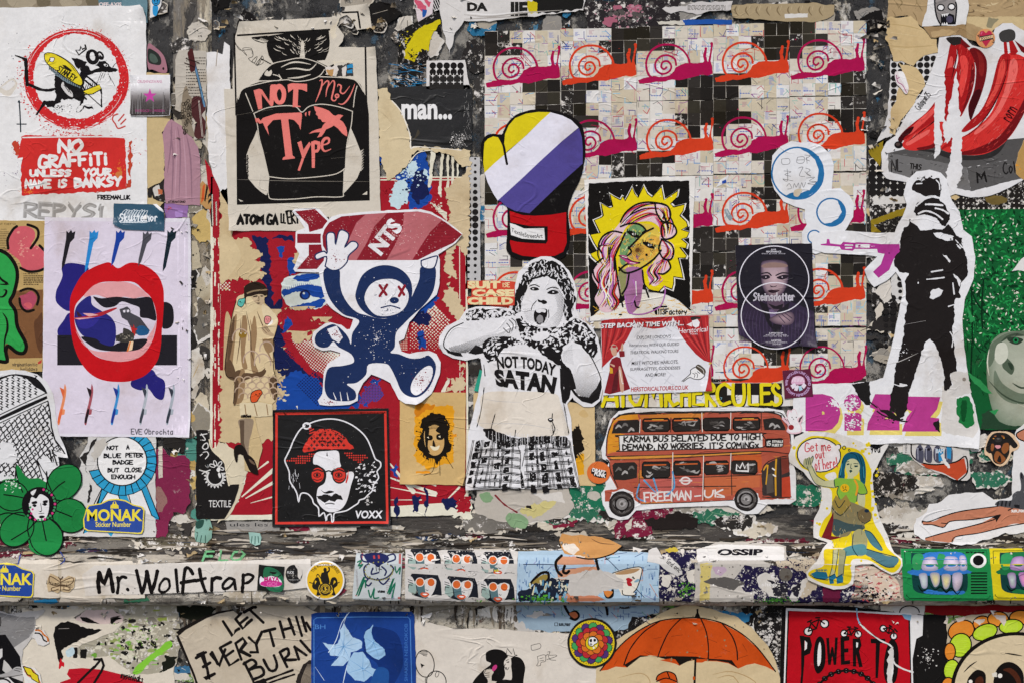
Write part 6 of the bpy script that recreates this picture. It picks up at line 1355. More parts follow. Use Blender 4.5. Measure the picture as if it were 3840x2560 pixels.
t.ls('#dddcdb',5,'745 640 800 635 838 630','770 600 830 590','700 655 700 662','900 430 935 470','905 455 925 475','885 660 892 720','870 920 885 950 880 1000','860 785 890 775','560 1190 600 1205 640 1202',rag=.9)
t.gs('#dddcdb','600 1190 640 1196 620 1210 598 1208',rag=2);t.spl('#dddcdb',620,1030,0,60,24,1.5,5,ry=.8);t.spl(BS,900,440,0,40,20,2,5)
t.g(BS,'545 1335 600 1370 610 1390 560 1380 500 1340 470 1300 500 1330',rag=3).ls(BS,8,'480 1340 520 1365 600 1390 640 1395','440 1290 480 1320');t.spl(BS,560,1380,0,90,40,1.5,5,ry=.3)
t.p('crease_print').ls('#b9b5b0',3,'540 1090 600 1075 700 1030','630 880 740 860','900 1010 950 1000','470 520 520 500',taper=2)
t.p('tear_print').g('#c9c5be','870 1140 900 1130 960 1130 985 1240 905 1265 860 1232 880 1200',rag=5).d('#8a8178',945,1170,10)
# bananas
t=T('paste_up','big cut-out of two bunches of red bananas on a grey stone plinth','paste-up',5,4)
t.sheet('#d6d4d2','530 1130 528 1000 560 930 620 890 700 740 800 600 850 480 895 350 905 250 960 225 1060 230 1120 300 1200 320 1240 260 1270 190 1320 155 1380 155 1430 190 1560 260 1580 1160 1455 1178 1380 1220 1300 1260 1220 1285 1110 1293 1010 1270 960 1290 850 1240 700 1195 560 1170',rag=.6)
t.p('plinth_print').grad('570 1003 690 975 1456 905 1456 1030',[(0,'#5b5957'),(1,'#4b4947')])
t.g('#504e4c','570 1003 690 978 1200 940 1460 905 1560 900 1560 1010 1456 1030 1085 1098 1000 1085',rag=2).g('#6c6a68','570 1003 800 1040 1085 1098 1112 1250 1020 1232 850 1195 720 1165 575 1125',rag=2).g('#555351','1085 1098 1456 1030 1560 1010 1560 1140 1400 1180 1112 1252',rag=2)
for k in range(130):x,y=R.uniform(580,1450),R.uniform(960,1240);t.l(R.choice(['#3a3837','#7d7b78','#5f5d5b','#2a2827']),R.uniform(1.5,4),[(x,y),(x+R.uniform(-26,26),y+R.uniform(-8,8))])if inside(x,y,nums('575 1010 1450 1000 1450 1150 1112 1240 850 1190 580 1120'))else None
r1,r2,r3,r4='#a11a1c','#c8302c','#6b1216','#3c0c10'
def ban(c,pts,hi=None,lo=None):
 t.p('banana').g(c,pts,sm=2)
 if lo:t.g(lo[0],lo[1],sm=2)
 if hi:t.g(hi[0],hi[1],sm=2)
ban(r3,'1100 340 1130 315 1180 340 1215 400 1212 500 1180 620 1140 720 1110 790 1095 700 1130 600 1145 500 1140 420',('#84201f','1150 340 1185 370 1200 430 1190 500 1165 480 1165 400'),(r4,'1110 790 1100 700 1140 600 1180 600 1140 720'))
ban(r1,'980 290 1010 300 1020 350 1005 420 960 560 950 640 900 560 940 470 960 380',('#d9504a','975 380 995 390 985 470 955 540 950 500'),None)
ban(r1,'1010 285 1050 290 1090 320 1130 390 1140 470 1130 560 1100 660 1040 770 1030 640 1000 600 1010 480 1030 380',('#d8443e','1040 380 1075 370 1095 430 1080 540 1050 640 1035 560 1050 470'),(r3,'1120 420 1135 480 1125 560 1095 660 1050 750 1090 620 1110 500'))
ban(r1,'650 890 720 820 820 740 900 640 940 590 960 600 940 690 900 790 800 880 720 930 670 920',('#d9504a','690 870 760 800 850 720 900 670 890 720 800 810 720 880'),None)
ban(r1,'945 470 1015 455 1000 600 965 790 940 930 900 920 925 760 950 620')
ban(r2,'665 940 720 890 800 840 900 780 930 800 930 900 880 960 780 985 690 980',('#df6058','690 935 760 890 840 850 830 880 750 930 700 955'),(r3,'760 970 850 950 920 900 930 910 880 965 790 985'))
t.p('spot_print').g(r4,'635 915 660 880 690 850 740 830 720 870 680 900 660 935',sm=1).d('#1c1716',640,950,28,24).d('#4a3a36',636,946,14,11)
ban(r2,'1350 360 1420 360 1470 380 1560 380 1560 700 1470 700 1440 780 1380 880 1300 960 1200 1010 1060 1015 930 985 930 940 1050 900 1130 850 1230 760 1290 640 1330 500',('#e0665e','1370 400 1410 400 1415 480 1370 600 1310 720 1240 810 1150 880 1140 860 1240 770 1310 650 1350 520'),(r3,'1480 600 1475 700 1430 800 1360 900 1280 970 1180 1008 1040 1016 960 1000 1080 990 1200 950 1300 890 1380 790 1440 690'))
ban(r1,'1290 400 1330 355 1370 375 1350 470 1310 590 1260 690 1180 800 1090 860 1050 860 1100 800 1180 720 1240 590',('#d5483f','1300 430 1330 390 1335 470 1290 590 1230 690 1210 690 1270 560'),None)
t.ls(r4,6,'1352 380 1345 480 1300 610 1230 740 1140 850 1060 900','1030 320 1010 420 985 520','700 930 790 860 900 770 950 680',taper=2)
for k in range(90):
 x,y=R.choice([(R.uniform(960,1200),R.uniform(300,700)),(R.uniform(1100,1460),R.uniform(400,1000)),(R.uniform(660,920),R.uniform(760,970))])
 t.l(r4,R.uniform(2,5),[(x,y),(x+R.uniform(-10,10),y+R.uniform(5,26))],taper=2)if inside(x,y,nums('660 960 700 860 940 600 960 400 1010 290 1200 400 1160 650 1040 800 1240 740 1330 380 1470 400 1470 680 1380 870 1200 1000 900 980'))else None
bz=[nums('660 940 720 880 820 760 940 600 960 620 900 790 800 880 720 930'),nums('1020 300 1090 330 1130 420 1120 560 1050 740 1040 620 1010 480'),nums('1370 380 1470 390 1560 390 1470 690 1380 870 1230 990 1060 1005 950 985 1130 870 1240 760 1320 560'),nums('1300 400 1345 400 1300 580 1180 780 1080 850 1200 700')]
t.p('brush_print')
for k in range(900):
 x,y=R.uniform(650,1500),R.uniform(300,1000)
 for q in bz:
  if inside(x,y,q):
   a=-.9 if x<950 else(-1.35 if y<600 else-.8);L=R.uniform(12,40)
   t.l(R.choice(['#e8857c','#d8554c','#a81c20','#7d1418','#c22a28','#5a0e12','#e2453c']),R.uniform(2.5,6),[(x,y),(x+L*math.cos(a),y-L*math.sin(-a)*(1 if a>0 else 1))],taper=2);break
t.p('stalk_print').g('#2a2523','950 255 1000 245 1050 250 1055 285 1010 300 985 295',sm=1).g('#3c3a38','1295 230 1320 205 1370 195 1400 215 1398 260 1360 280 1310 275',sm=1).gs(r1,'1325 280 1345 278 1355 360 1330 360','1360 275 1385 270 1420 340 1400 365 1370 362').gs(r3,'1395 265 1440 300 1500 340 1500 380 1440 340','1050 255 1110 310 1080 320 1045 290')
t.p('shadow_print').g('#2c2a29','760 985 900 985 1050 1018 1200 1010 1330 940 1360 880 1320 970 1250 1030 1120 1050 980 1040 860 1000',sm=1)
t.p('tear_print').g('#d9d7d5','905 500 940 470 945 600 940 740 950 800 970 680 990 600 1015 470 1030 560 1030 680 1045 760 1055 900 1050 1060 1055 1140 1030 1200 1000 1260 962 1220 955 1130 975 1060 985 960 950 940 930 880 935 800 905 800 925 930 905 1010 870 1040 880 960 868 860 870 720 880 600',rag=5)
t.gs('#a11a1c','985 900 995 910 985 960 960 965 925 985 920 975 960 940',rag=4)
t.p('lettering').hw('Collagism 25',735,640,865,690,'#3a3837',3.5,.8,rot=-54).hw('THIS',712,1072,792,1112,'#1c1a19',6,.6,rot=6).hw('NL',590,1040,665,1130,'#2a2827',9,.9).hw('M',1145,1120,1215,1200,'#1c1a19',13,.8,rot=-8).hw('Col',1318,1060,1400,1140,'#1c1a19',7,.9,rot=-8).hw('is',726,1118,760,1146,'#1c1a19',6,.6).hw('rorn',1320,720,1420,780,'#3c0c10',6,.8,rot=-58)
t=T('torn_paper','brown paper scrap dotted with orange at the end of the grey plinth','torn paper',6,4)
t.sheet('#b08a50','1455 920 1560 900 1560 1200 1455 1178 1405 1140 1402 1080 1420 1000',rag=2)
t.p('fleck_print').d('#d98a1c',1410,1082,6).d('#d98a1c',1432,1108,5).d('#d98a1c',1422,1084,3)
# top right papers
t=T('torn_paper','large tan paper sheet torn round black dots above the bananas','torn paper',3,4)
t.sheet('#c7ae80','568 120 720 110 800 190 880 240 910 340 840 360 780 380 740 425 700 420 660 400 600 405 585 330 560 260',rag=5)
t.p('crease_print').ls('#b29868',5,'580 160 700 175 800 200','570 300 700 312 880 300','640 330 700 400',taper=2);t.ls('#d9c69c',5,'590 215 760 240','600 320 720 330',taper=2)
t=T('torn_paper','long tan paper strip running down beside the curled pink scrap','torn paper',3,4)
t.sheet('#c7ae80','640 410 690 430 760 450 810 520 815 560 740 690 690 750 620 880 585 870 590 740 620 660 640 560 690 500',rag=6)
t.p('crease_print').ls('#b29868',5,'600 745 690 740','660 640 720 610','700 480 780 530',taper=2)
t=T('torn_paper','weathered brown paper sheet across the top above the heart sticker','torn paper',2,4)
t.sheet('#a9906a','570 -90 1560 -90 1560 300 1460 260 1430 190 1380 155 1320 155 1260 200 1200 300 1080 250 1080 130 800 180 700 100 572 112',rag=3)
t.p('crease_print')
for k in range(26):x,y=R.uniform(1080,1460),R.uniform(-20,110);t.l(R.choice(['#8a7350','#bda47a','#6f5c42','#c4b089']),R.uniform(3,9),[(x,y),(x+R.uniform(-40,40),y+R.uniform(-6,16)),(x+R.uniform(-70,70),y+R.uniform(-6,26))],taper=2)
for k in range(8):x,y=R.uniform(600,820),R.uniform(-20,100);t.l('#85714f',R.uniform(3,7),[(x,y),(x+20,y+30),(x+R.uniform(-10,50),y+60)],taper=2)
t.g('#c4ae82','1080 112 1460 112 1460 260 1400 160 1320 150 1250 210 1090 150',rag=3).g('#8a8266','1230 120 1300 130 1240 190 1215 170',rag=5)
def poster_dots(t,x0,x1,y0,y1,p_):
 for j in range(int((y1-y0)/p_)):
  for i in range(int((x1-x0)/p_)):t.d('#201e1d',x0+(i+.5)*p_,y0+(j+.5)*p_,p_*.46,n=12)
t=T('poster','white halftone sheet of big black dots showing through tears above the bananas','poster',2,4)
t.sheet('#cfccc8','590 360 905 350 900 640 700 900 560 960 500 930 560 800 585 600',rag=3)
t.p('dot_print').g('#cfccc8','592 362 900 355 880 560 600 600');
for j in range(14):
 for i in range(8):
  x,y=612+i*43,385+j*43
  if inside(x,y,nums('595 370 890 360 880 560 700 880 560 930 540 900 590 700')):t.d('#201e1d',x,y,20,n=12)
t=T('poster','black sheet of fading diamond dots with a mustard arrow behind the soldier','poster',2,4)
t.sheet('#23201ea','445 1000 500 930 560 900 720 1150 780 1300 700 1520 600 1600 600 2000 470 2010 456 1540',rag=3)
t.p('dot_print').g('#d0ccc4','450 1040 560 1010 700 1180 690 1330 480 1340')
for j in range(9):
 for i in range(6):
  x,y=474+i*46,1060+j*40
  if j<6:t.d('#201e1d',x,y,25-max(0,2-j)*2 if j<4 else 27,n=10)
  else:t.g('#d0ccc4',[(x+8,y),(x,y+8),(x-8,y),(x,y-8)])
t.p('arrow_print').gs('#8f7a20','445 985 540 920 545 1000 520 1090 455 1010','462 1440 690 1355 700 1400 560 1440 480 1475 530 1520 462 1520',rag=2)
t.p('lower_dot_print').g('#c9c6c0','600 1640 690 1600 690 2000 640 1990 590 1900',rag=4).crop(9)
for j in range(8):
 for i in range(3):t.d('#201e1d',530+i*38,740+j*36 if i<2 else 560+j*36,17 if j<4 else 11,n=10)
t.g('#cfc8bc','460 710 500 660 550 640 560 740 520 770 490 720',rag=5).g('#c9c0b0','500 760 520 800 480 860 470 800',rag=5)
t=T('poster','long black band speckled with small white diamonds under the grey plinth','poster',2,4)
t.sheet('#211e1b9','960 1200 1560 1130 1560 1376 1030 1378 940 1320',rag=2)
t.p('dot_print')
for j in range(5):
 for i in range(17):
  x,y=1000+i*33,1226+j*34;t.g('#cfc8ba',[(x+3+j,y),(x,y+3+j),(x-3-j,y),(x,y-3-j)])
t.p('tear_print').g('#c4ab7c','985 1275 1020 1272 1045 1295 1010 1312 985 1300',rag=4).g('#6b5a30','1200 1290 1300 1280 1360 1310 1260 1340',sm=1,rag=6)
t=T('paper_scrap','small curled scrap of pink-lined white paper','paper scrap',6,4)
t.sheet('#d9cfcc','615 482 640 470 668 475 690 520 705 575 690 620 650 575 625 550',rag=1,sm=2)
t.p('curl_print').g('#e6e2de','640 475 672 478 700 560 690 575 660 530 645 510',sm=1).ls('#a04a7a',4,'625 495 635 540 665 560 692 610','630 520 645 510')
t=T('sticker','white torn sticker of a square grey monster face with big teeth','sticker',6,4)
t.sheet('#d6d4d0','842 -60 1090 -60 1098 40 1078 165 1000 175 900 172 792 178 820 80',rag=2)
t.p('face_print').g('#8a8480','888 -60 1000 -60 1018 40 1010 165 912 168 885 100 876 30').l('#141318',8,'878 -40 876 40 890 120 915 168',sm=True).l('#141318',8,'1012 20 1018 60 1008 160').ring('#141318',915,55,22,7,20).d('#e2e0dc',915,55,18,16).ring('#141318',985,50,22,7,20).d('#e2e0dc',985,50,18,16).g('#141318','915 100 970 92 1002 105 1005 165 915 168').d('#4a4658',972,132,22,24)
t.gs('#e2e0dc','918 100 926 118 932 100 940 116 948 98 956 114 962 96 968 100 968 92','920 168 924 152 932 166 938 150 946 166 954 148 962 166')
t.p('fold_sheet',label='brown folded edge').sheet('#9a7f5a','800 182 900 180 1000 172 1078 165 1085 255 1040 235 960 240 850 250 840 225',name='fold_sheet',rag=3).g('#b59a70','850 215 940 195 1020 210 1010 235 930 240 860 248',rag=3)
t=T('sticker','round peach sticker with a red heart and a name ribbon','sticker',7,4,mat='vinyl_sticker')
t.sheet('#d08f58',t.ell(1206,256,62,62,n=36),rag=0)
t.p('heart_print').g('#b3183c','1208 312 1178 270 1165 235 1172 212 1190 206 1208 222 1226 206 1244 212 1250 235 1238 270').ls('#d6688a',4,'1176 230 1184 215')
t.p('ribbon_print').g('#dfb98a','1165 248 1255 232 1254 258 1168 275').frame('#1a1412','1165 248 1255 232 1254 258 1168 275',4);t.ls('#1a1412',4,'1165 248 1155 238 1168 235','1254 258 1262 282 1248 280')
t.p('lettering',sub=True).tx('POODLE',1176,246,1246,264,'#2a1a14',bold=.02,rot=-10)
# forest poster
t=T('poster','green forest photo poster with half of a grey-green face','poster',4,9)
t.sheet('#14562c','880 268 1400 262 1400 1435 1060 1440 1030 1436 930 1240',rag=1)
t.p('leaf_print')
for c_,n_,a_ in(('#0a3018',300,24),('#17652f',300,20),('#1c7a3c',420,17),('#259449',330,14),('#d0d2bc',250,12)):
 for k in range(n_):
  x,y=R.uniform(900,1360),R.uniform(280,1000)
  if c_=='#c9cdb4':
   x,y=R.choice([(R.gauss(1090,40),R.gauss(370,40)),(R.gauss(1070,60),R.uniform(420,860)),(R.gauss(1120,50),R.uniform(420,760))])
   if not 935<x<1170:continue
  r=R.uniform(.3,1)*a_;a=R.uniform(0,6.28);t.g(c_,[(x+r*math.cos(a),y+r*math.sin(a)),(x+r*.4*math.cos(a+1.6),y+r*.4*math.sin(a+1.6)),(x-r*math.cos(a),y-r*math.sin(a)),(x+r*.4*math.cos(a-1.6),y+r*.4*math.sin(a-1.6))])
t.ls('#0a2a16',7,'985 700 990 900 980 1200','1050 640 1040 800 1045 900','960 600 1010 760 1100 850');
for k in range(40):x,y=R.uniform(935,1100),R.uniform(780,1250);t.l(R.choice(['#0c3d1e','#1c7a3c','#2f9a55','#0a2a16']),R.uniform(8,20),[(x,y),(x+R.uniform(-30,50),y+R.uniform(10,60))],taper=2)
t.p('face_print').glow('#b0b29f','#75826c','1082 1000 1112 950 1160 922 1250 914 1400 914 1400 1436 1220 1436 1130 1390 1085 1290 1066 1130',1270,1130,f=.74)
t.g('#5f6c58','1080 1010 1110 965 1180 925 1270 915 1270 940 1180 950 1130 1000 1100 1080 1078 1100',sm=1).g('#4d5a48','1160 1050 1195 1075 1215 1110 1200 1145 1170 1125 1150 1100',sm=1).g('#6b7864','1110 1120 1150 1190 1230 1240 1290 1250 1280 1300 1180 1290 1110 1220',sm=1).g('#c3c4b2','1120 990 1160 975 1180 1010 1175 1060 1140 1090 1110 1060',sm=1).ls('#3c4838',10,'1150 968 1200 938 1268 940','1205 1190 1250 1215 1290 1210',taper=2)
t.gs('#2c3a2c','1175 955 1205 945 1240 950 1262 962 1235 985 1200 980','1180 1080 1205 1090 1205 1120 1190 1110',sm=1).d('#1d7a46',1222,963,15).d('#0c1a10',1222,963,8).ls('#3c4a3a',7,'1140 975 1175 945 1220 930 1265 935','1080 1180 1150 1250 1230 1290 1320 1300',taper=2).ls('#d3d1bc',5,'1080 1010 1070 1080 1080 1150','1230 1300 1300 1330',taper=2)
t.g('#26402c','1040 1360 1090 1330 1130 1390 1200 1420 1400 1424 1400 1435 1040 1436',rag=4).gs('#2f8a4c','960 1130 1040 1180 1100 1250 1060 1240 1000 1190','960 780 1000 850 980 880','1080 1340 1130 1330 1110 1360',rag=3)
t=T('torn_paper','small white torn triangle on the green forest poster','torn paper',5,9)
t.sheet('#d9d6d0','1198 595 1235 550 1270 515 1400 540 1400 596',rag=3)
# bus, sticker girl, ledge and lower wall
t=T('paste_up','long white-edged cut-out painting of a red and orange double-decker bus','paste-up',6,12)
t.sheet('#dcdad7','905 375 960 318 1060 300 1400 300 1700 292 1900 300 2000 315 2060 420 2070 540 2060 640 2078 700 2080 880 2040 905 1900 905 1840 965 1760 970 1690 930 1650 915 1300 925 1070 945 1020 1000 960 1008 900 985 860 910 850 840 880 790 870 700 900 640 858 620 850 560 880 470',rag=.6)
BR,BO,BD='#a8523e','#bf7634','#2b2724'
t.p('body_print')
t.g(BR,'900 420 925 365 980 338 1300 330 1700 322 1950 330 2010 370 2040 440 2045 560 2035 640 2045 870 1850 880 1840 840 1770 808 1690 860 1680 880 1400 895 1100 905 1060 880 1050 830 990 808 920 830 900 890 870 890 872 820 950 810 890 700 905 640 880 600 885 480',rag=2)
t.g('#cf8a2a','900 430 925 370 980 342 1080 340 1090 372 960 376 925 400 918 460 1000 462 965 480 968 570 890 590 890 480',rag=2).g(BO,'1090 345 1300 334 1500 332 1490 360 1280 366 1100 370').g('#c98a3a','890 600 1100 600 1400 590 1700 574 1860 570 1860 582 1600 596 1200 616 920 624',rag=1)
t.g(BO,'1080 720 1090 690 1300 750 1300 900 1100 900',rag=2).g('#b45a50','1090 745 1300 740 1490 735 1490 880 1300 892 1090 895',rag=3).g('#b8623e','1500 730 1680 725 1850 720 1850 800 1770 800 1690 850 1500 880',rag=3).g('#b8582c','1680 600 1860 590 1870 820 1850 720 1830 640 1690 640',rag=2)
t.p('brush_print')
for k in range(190):x,y=R.uniform(900,2030),R.uniform(340,880);t.l(R.choice(['#c9603c','#a83a2c','#cf8a3f','#8a3024','#c25a52','#cf7a3a','#5a2a22','#d69a8a']),R.uniform(4,12),[(x,y),(x+R.uniform(20,90),y+R.uniform(-5,5))],taper=2,rag=.6)if not(960<x<1880 and 440<y<590)else None
t.p('roof_print').ls(BD,7,'960 345 1100 332 1300 328 1600 322 1900 326 1990 350','930 372 980 340 1060 330',rag=.8).ls(BD,5,'900 440 920 390 945 362','880 600 885 500 902 430','1980 350 2030 420 2048 540 2040 640','1100 330 1200 322 1380 324','1880 320 1980 330 2020 380','890 605 1100 600 1500 588 1860 572 2040 590','905 625 1200 618 1600 600 1860 586','880 625 900 640 910 700 955 800',rag=.7)
for k in range(24):x=R.uniform(900,1900);t.l(BD,3,[(x,338-(x-900)*.008+R.uniform(-8,4)),(x+R.uniform(40,120),334-(x-900)*.008+R.uniform(-8,6))])
def win(x0,y0,x1,y1,rd=12):
 t.p('window')
 q=[(x0+rd,y0),(x1-rd,y0-2),(x1,y0+rd),(x1,y1-rd),(x1-rd,y1),(x0+rd,y1+3),(x0,y1-rd),(x0,y0+rd)]
 t.g(BD,q,rag=1)
 for k in range(7):
  a,b=R.uniform(x0+20,x1-50),R.uniform(y0+16,y1-10);t.l(R.choice(['#6a6560','#8d8883','#45403c','#55504b','#a39e98']),R.uniform(6,16),[(a,b),(a+R.uniform(10,40),b+R.uniform(-14,14)),(a+R.uniform(20,60),b+R.uniform(-14,14))],taper=2,rag=.7)
 t.l('#15120f',5,q+[q[0]],sm=False,rag=.8)
for w in((1112,366,1282,446),(1300,364,1475,444),(1492,362,1662,440),(1682,360,1852,438),(1108,640,1284,738),(1306,634,1476,722),(1500,634,1654,716),(1670,632,1834,714)):win(*w)
t.p('window_bar_print')
for w in((1112,366),(1300,364),(1682,360)):t.l('#c2602f',6,[(w[0]+12,w[1]+14),(w[0]+155,w[1]+12)]);t.l('#c9a23a',4,[(w[0]+60,w[1]+7),(w[0]+130,w[1]+6)])
for w in((1108,640),(1306,634),(1500,634)):t.l('#c2602f',6,[(w[0]+14,w[1]+20),(w[0]+150,w[1]+17)])
t.p('end_window_print').g(BD,'915 460 930 410 960 378 1080 372 1096 390 1094 452 1000 458').g(BD,'920 660 935 645 1060 640 1078 660 1075 740 1000 755 930 752').g(BD,'1870 370 1940 360 1985 372 2010 420 2015 440 1880 438')
for(a,b)in((960,410),(1000,400),(1040,430),(1930,400),(1960,410),(960,680),(1000,700),(1040,670)):t.l(R.choice(['#6a6560','#8d8883','#a39e98']),16,[(a-20,b+20),(a,b),(a+18,b+14)],taper=2,rag=.6)
t.p('crown_print').l('#dcd8d2',6,'1702 695 1706 655 1725 680 1742 645 1755 680 1775 648 1778 698 1702 695',sm=False)
t.p('panel_line_print').ls(BD,4,'1090 625 1088 900','1300 616 1302 890','1495 604 1500 880','1668 580 1675 850','1096 372 1094 460','1290 360 1288 450','1484 350 1482 445','1668 330 1672 440','1860 330 1862 440','1090 745 1300 742 1860 720','1060 800 1400 796 1700 792','1100 905 1400 895 1690 880',rag=.8)
t.ls('#dcd2c6',4,'1096 372 1092 455','1485 330 1488 450','1668 330 1666 430','1302 580 1296 890','1496 600 1490 880','1669 585 1664 690')
t.ls('#5a93b8',8,'1120 755 1190 830','1180 745 1210 840','1090 780 1075 860 1130 890','1300 700 1310 800 1250 860',rag=.5)
t.p('sign_print').g('#d9d6cf','962 482 970 472 1400 466 1860 458 1868 470 1868 548 1400 560 975 572 966 560').l(BD,5,'962 482 970 472 1400 466 1860 458 1868 470 1868 548 1400 560 975 572 966 560',closed=True)
t.p('lettering',sub=True).hw('KARMA BUS DELAYED DUE TO HiGH',990,466,1856,512,BD,7.5,.7,rot=-1.2).hw("DEMAND. NO WORRIES. IT'S COMiNGx",982,516,1846,562,BD,7.5,.7,rot=-1.0)
t.g('#1d1917','1884 500 1895 492 1990 490 2000 500 2000 540 1990 548 1894 550 1884 540').hw('15',1894,506,1920,538,'#d9d6cf',5,.3).hw("ST'PAULS",1928,503,1998,519,'#d9d6cf',3.5,.4).hw('FLEET ST',1928,525,1996,542,'#d9d6cf',3.5,.4)
t.p('roundel_print').ring('#d9cdc6',1382,758,28,8,21).box('#d9cdc6',1342,752,1424,763)
t.p('tag_lettering').hw('FREEMAN',1118,822,1420,890,'#d5cfc8',8,1.2,rot=-3).hw('UK',1498,812,1628,866,'#d5cfc8',8,1,rot=-2).l('#d5cfc8',7,'1440 856 1478 852').l('#d5cfc8',6,'1580 860 1628 862')
t.p('doorway_print').g('#3a3230','1868 850 1862 700 1890 650 1960 620 2035 610 2045 850 1950 862',rag=2).g('#7a3a30','1985 622 2030 615 2040 700 1990 720').g('#544c46','1890 720 1930 710 1940 830 1895 840').l('#c9952a',11,'1955 615 1950 720 1952 850').l('#c9952a',6,'1875 690 1900 660 1890 780').ls(BD,5,'1862 700 1890 648 1960 615 2035 600','1868 860 1950 866 2050 860','1980 615 1985 860',rag=.6);t.ls('#e0dcd4',7,'1930 680 1945 690','1935 720 1950 730');t.g('#b5432c','1990 740 2042 730 2048 860 1990 860')
for x,y,r in((980,905,82),(1765,875,76)):
 t.p('wheel').d('#262321',x,y,r,r*1.0,jit=.03,n=30)
 for k in range(12):t.ring(R.choice(['#55504c','#3a3633','#8d8985','#6e6a66']),x,y,r*R.uniform(.3,.85),R.uniform(4,9),r*R.uniform(.3,.85),a0=R.uniform(0,360),a1=R.uniform(380,560),n=16)
 t.p('hub',sub=True).d('#7f7b77',x,y,r*.46,jit=.05).d('#a09c98',x+4,y-4,r*.26,jit=.05).d('#56524e',x,y,r*.12);t.ring('#1a1716',x,y,r*.5,7)
t=T('sticker','round orange sticker with slanted white on black words beside the bus','sticker',8,12,mat='vinyl_sticker')
t.sheet('#d0682a',t.ell(833,706,73,70,n=36),rag=0)
t.p('plate_print').g('#161311','796 676 882 700 885 712 878 742 836 740 800 728 798 716 785 712 786 686').p('lettering',sub=True).tx('DRAFT',792,685,876,708,'#e6e2dc',bold=.05,rot=13).tx('PUNK',806,708,880,732,'#e6e2dc',bold=.05,rot=13)
t=T('sticker','small pink-edged sticker of a white rabbit with bat wings holding a cherry','sticker',8,13,mat='vinyl_sticker')
t.sheet('#dcb8bd','90 190 100 160 120 165 135 152 155 160 168 200 175 215 205 195 200 240 190 260 200 290 190 320 150 330 110 325 90 310 100 270 60 230 62 212 95 220',rag=.3,sm=2)
t.p('rabbit_print').g('#e0dcda','105 185 112 168 124 180 130 162 150 160 160 185 170 210 165 235 185 270 188 305 165 318 120 318 100 300 110 260 100 235 98 210',sm=1).gs('#3a3436','172 245 180 220 205 198 198 220 190 225 188 240 180 248','100 240 70 218 85 225 90 238',sm=0).d('#2a2426',128,212,4).d('#2a2426',158,212,4).d('#8f1a20',122,283,20,19).ls('#2a2426',3,'95 225 115 262','135 222 142 228')
# sticker girl
t=T('sticker','tall yellow-edged sticker of a blue-haired girl with a thought bubble, astride a creature','sticker',9,13)
t.sheet('#d6d2ca','105 480 130 400 150 350 220 318 330 312 450 330 560 360 640 400 720 440 800 395 812 400 760 500 700 610 700 700 712 800 740 900 780 1000 800 1040 830 1130 850 1165 905 1210 908 1260 880 1310 830 1325 760 1290 700 1250 620 1250 570 1260 570 1320 560 1390 500 1425 420 1430 330 1400 240 1360 228 1310 262 1270 300 1230 335 1160 345 1140 380 1100 320 1075 280 1060 278 1000 285 930 320 860 340 770 330 700 290 690 240 640 210 600 150 560 110 530',rag=.6)
YL='#d6be1c'
t.p('halo_print').g(YL,'150 480 165 420 200 380 260 345 340 345 420 360 470 395 480 420 540 425 600 445 650 500 690 600 680 680 690 760 690 860 710 960 770 1060 800 1130 850 1180 895 1220 890 1270 840 1310 770 1280 700 1235 640 1215 560 1215 540 1260 550 1330 530 1385 460 1405 360 1390 270 1350 240 1320 270 1290 350 1260 350 1180 360 1145 420 1130 400 1075 330 1060 320 1020 350 940 400 880 410 800 400 720 330 700 280 640 240 590 200 570 170 530',sm=1)
for k in range(34):a=R.choice([(R.uniform(300,390),R.uniform(700,1030)),(R.uniform(680,740),R.uniform(540,960)),(R.uniform(120,210),R.uniform(370,540)),(R.uniform(540,680),R.uniform(390,470)),(R.uniform(520,700),R.uniform(1190,1260))]);t.d(YL,a[0],a[1],R.uniform(4,14),n=12)
t.g('#d6d2ca','360 630 380 610 430 600 440 640 400 660',sm=1)
t.p('bubble_print').d('#14212a',318,478,158,124,6).d('#dcd5d2',318,478,150,116,6).d('#14212a',458,420,18,20).d('#dcd5d2',452,422,16,17).d('#14212a',496,426,15).d('#d6be1c',496,426,9).d('#14212a',532,445,9).d('#d6be1c',532,445,4)
t.p('lettering').hw('Get me',216,385,402,455,'#c04a50',6,.6,rot=-3).hw('out',290,450,358,505,'#c04a50',6,.6,rot=-6).hw('of here!',285,500,448,580,'#c04a50',6,.6,rot=-8).hw('you',684,414,752,468,'#16161a',5,.6).hw('apparan',294,1284,376,1302,'#16606a',3,.4)
t.p('arm_print').g('#b9b78c','235 560 260 550 290 580 310 630 360 660 425 655 430 705 360 705 310 690 270 640',sm=1).g('#a8a67c','205 540 215 505 235 500 250 490 262 500 275 485 278 500 268 530 268 560 240 575 215 560',sm=1).ls('#1a3a3a',4,'235 560 268 640 310 690 425 710','268 555 300 620 360 660','225 505 230 545','238 500 246 545','252 498 258 545','262 500 275 485 278 505 268 535').g('#b9b78c','590 745 640 740 640 840 610 845 590 800',sm=1)
t.p('hair_print').g('#155064','455 620 470 560 490 490 530 458 580 458 620 480 645 540 650 620 640 690 610 660 600 580 560 510 520 520 500 580 500 640 470 700 455 700',sm=1).ls('#0e2a38',4,'490 500 475 580 470 680','600 480 625 560 630 660','540 465 580 480 600 540').ls('#3f8a9a',4,'480 540 470 620','630 560 636 640')
t.p('face_print').g('#b9b78c','510 530 540 505 580 510 605 545 605 580 590 615 560 635 565 650 520 650 522 620 508 580',sm=1).gs('#1a3a3a','512 540 530 536 535 546 518 550','565 552 590 550 594 562 572 564','530 588 545 582 556 592 540 604').ls('#1a3a3a',4,'508 528 530 524','564 538 596 540','545 540 542 570 552 574')
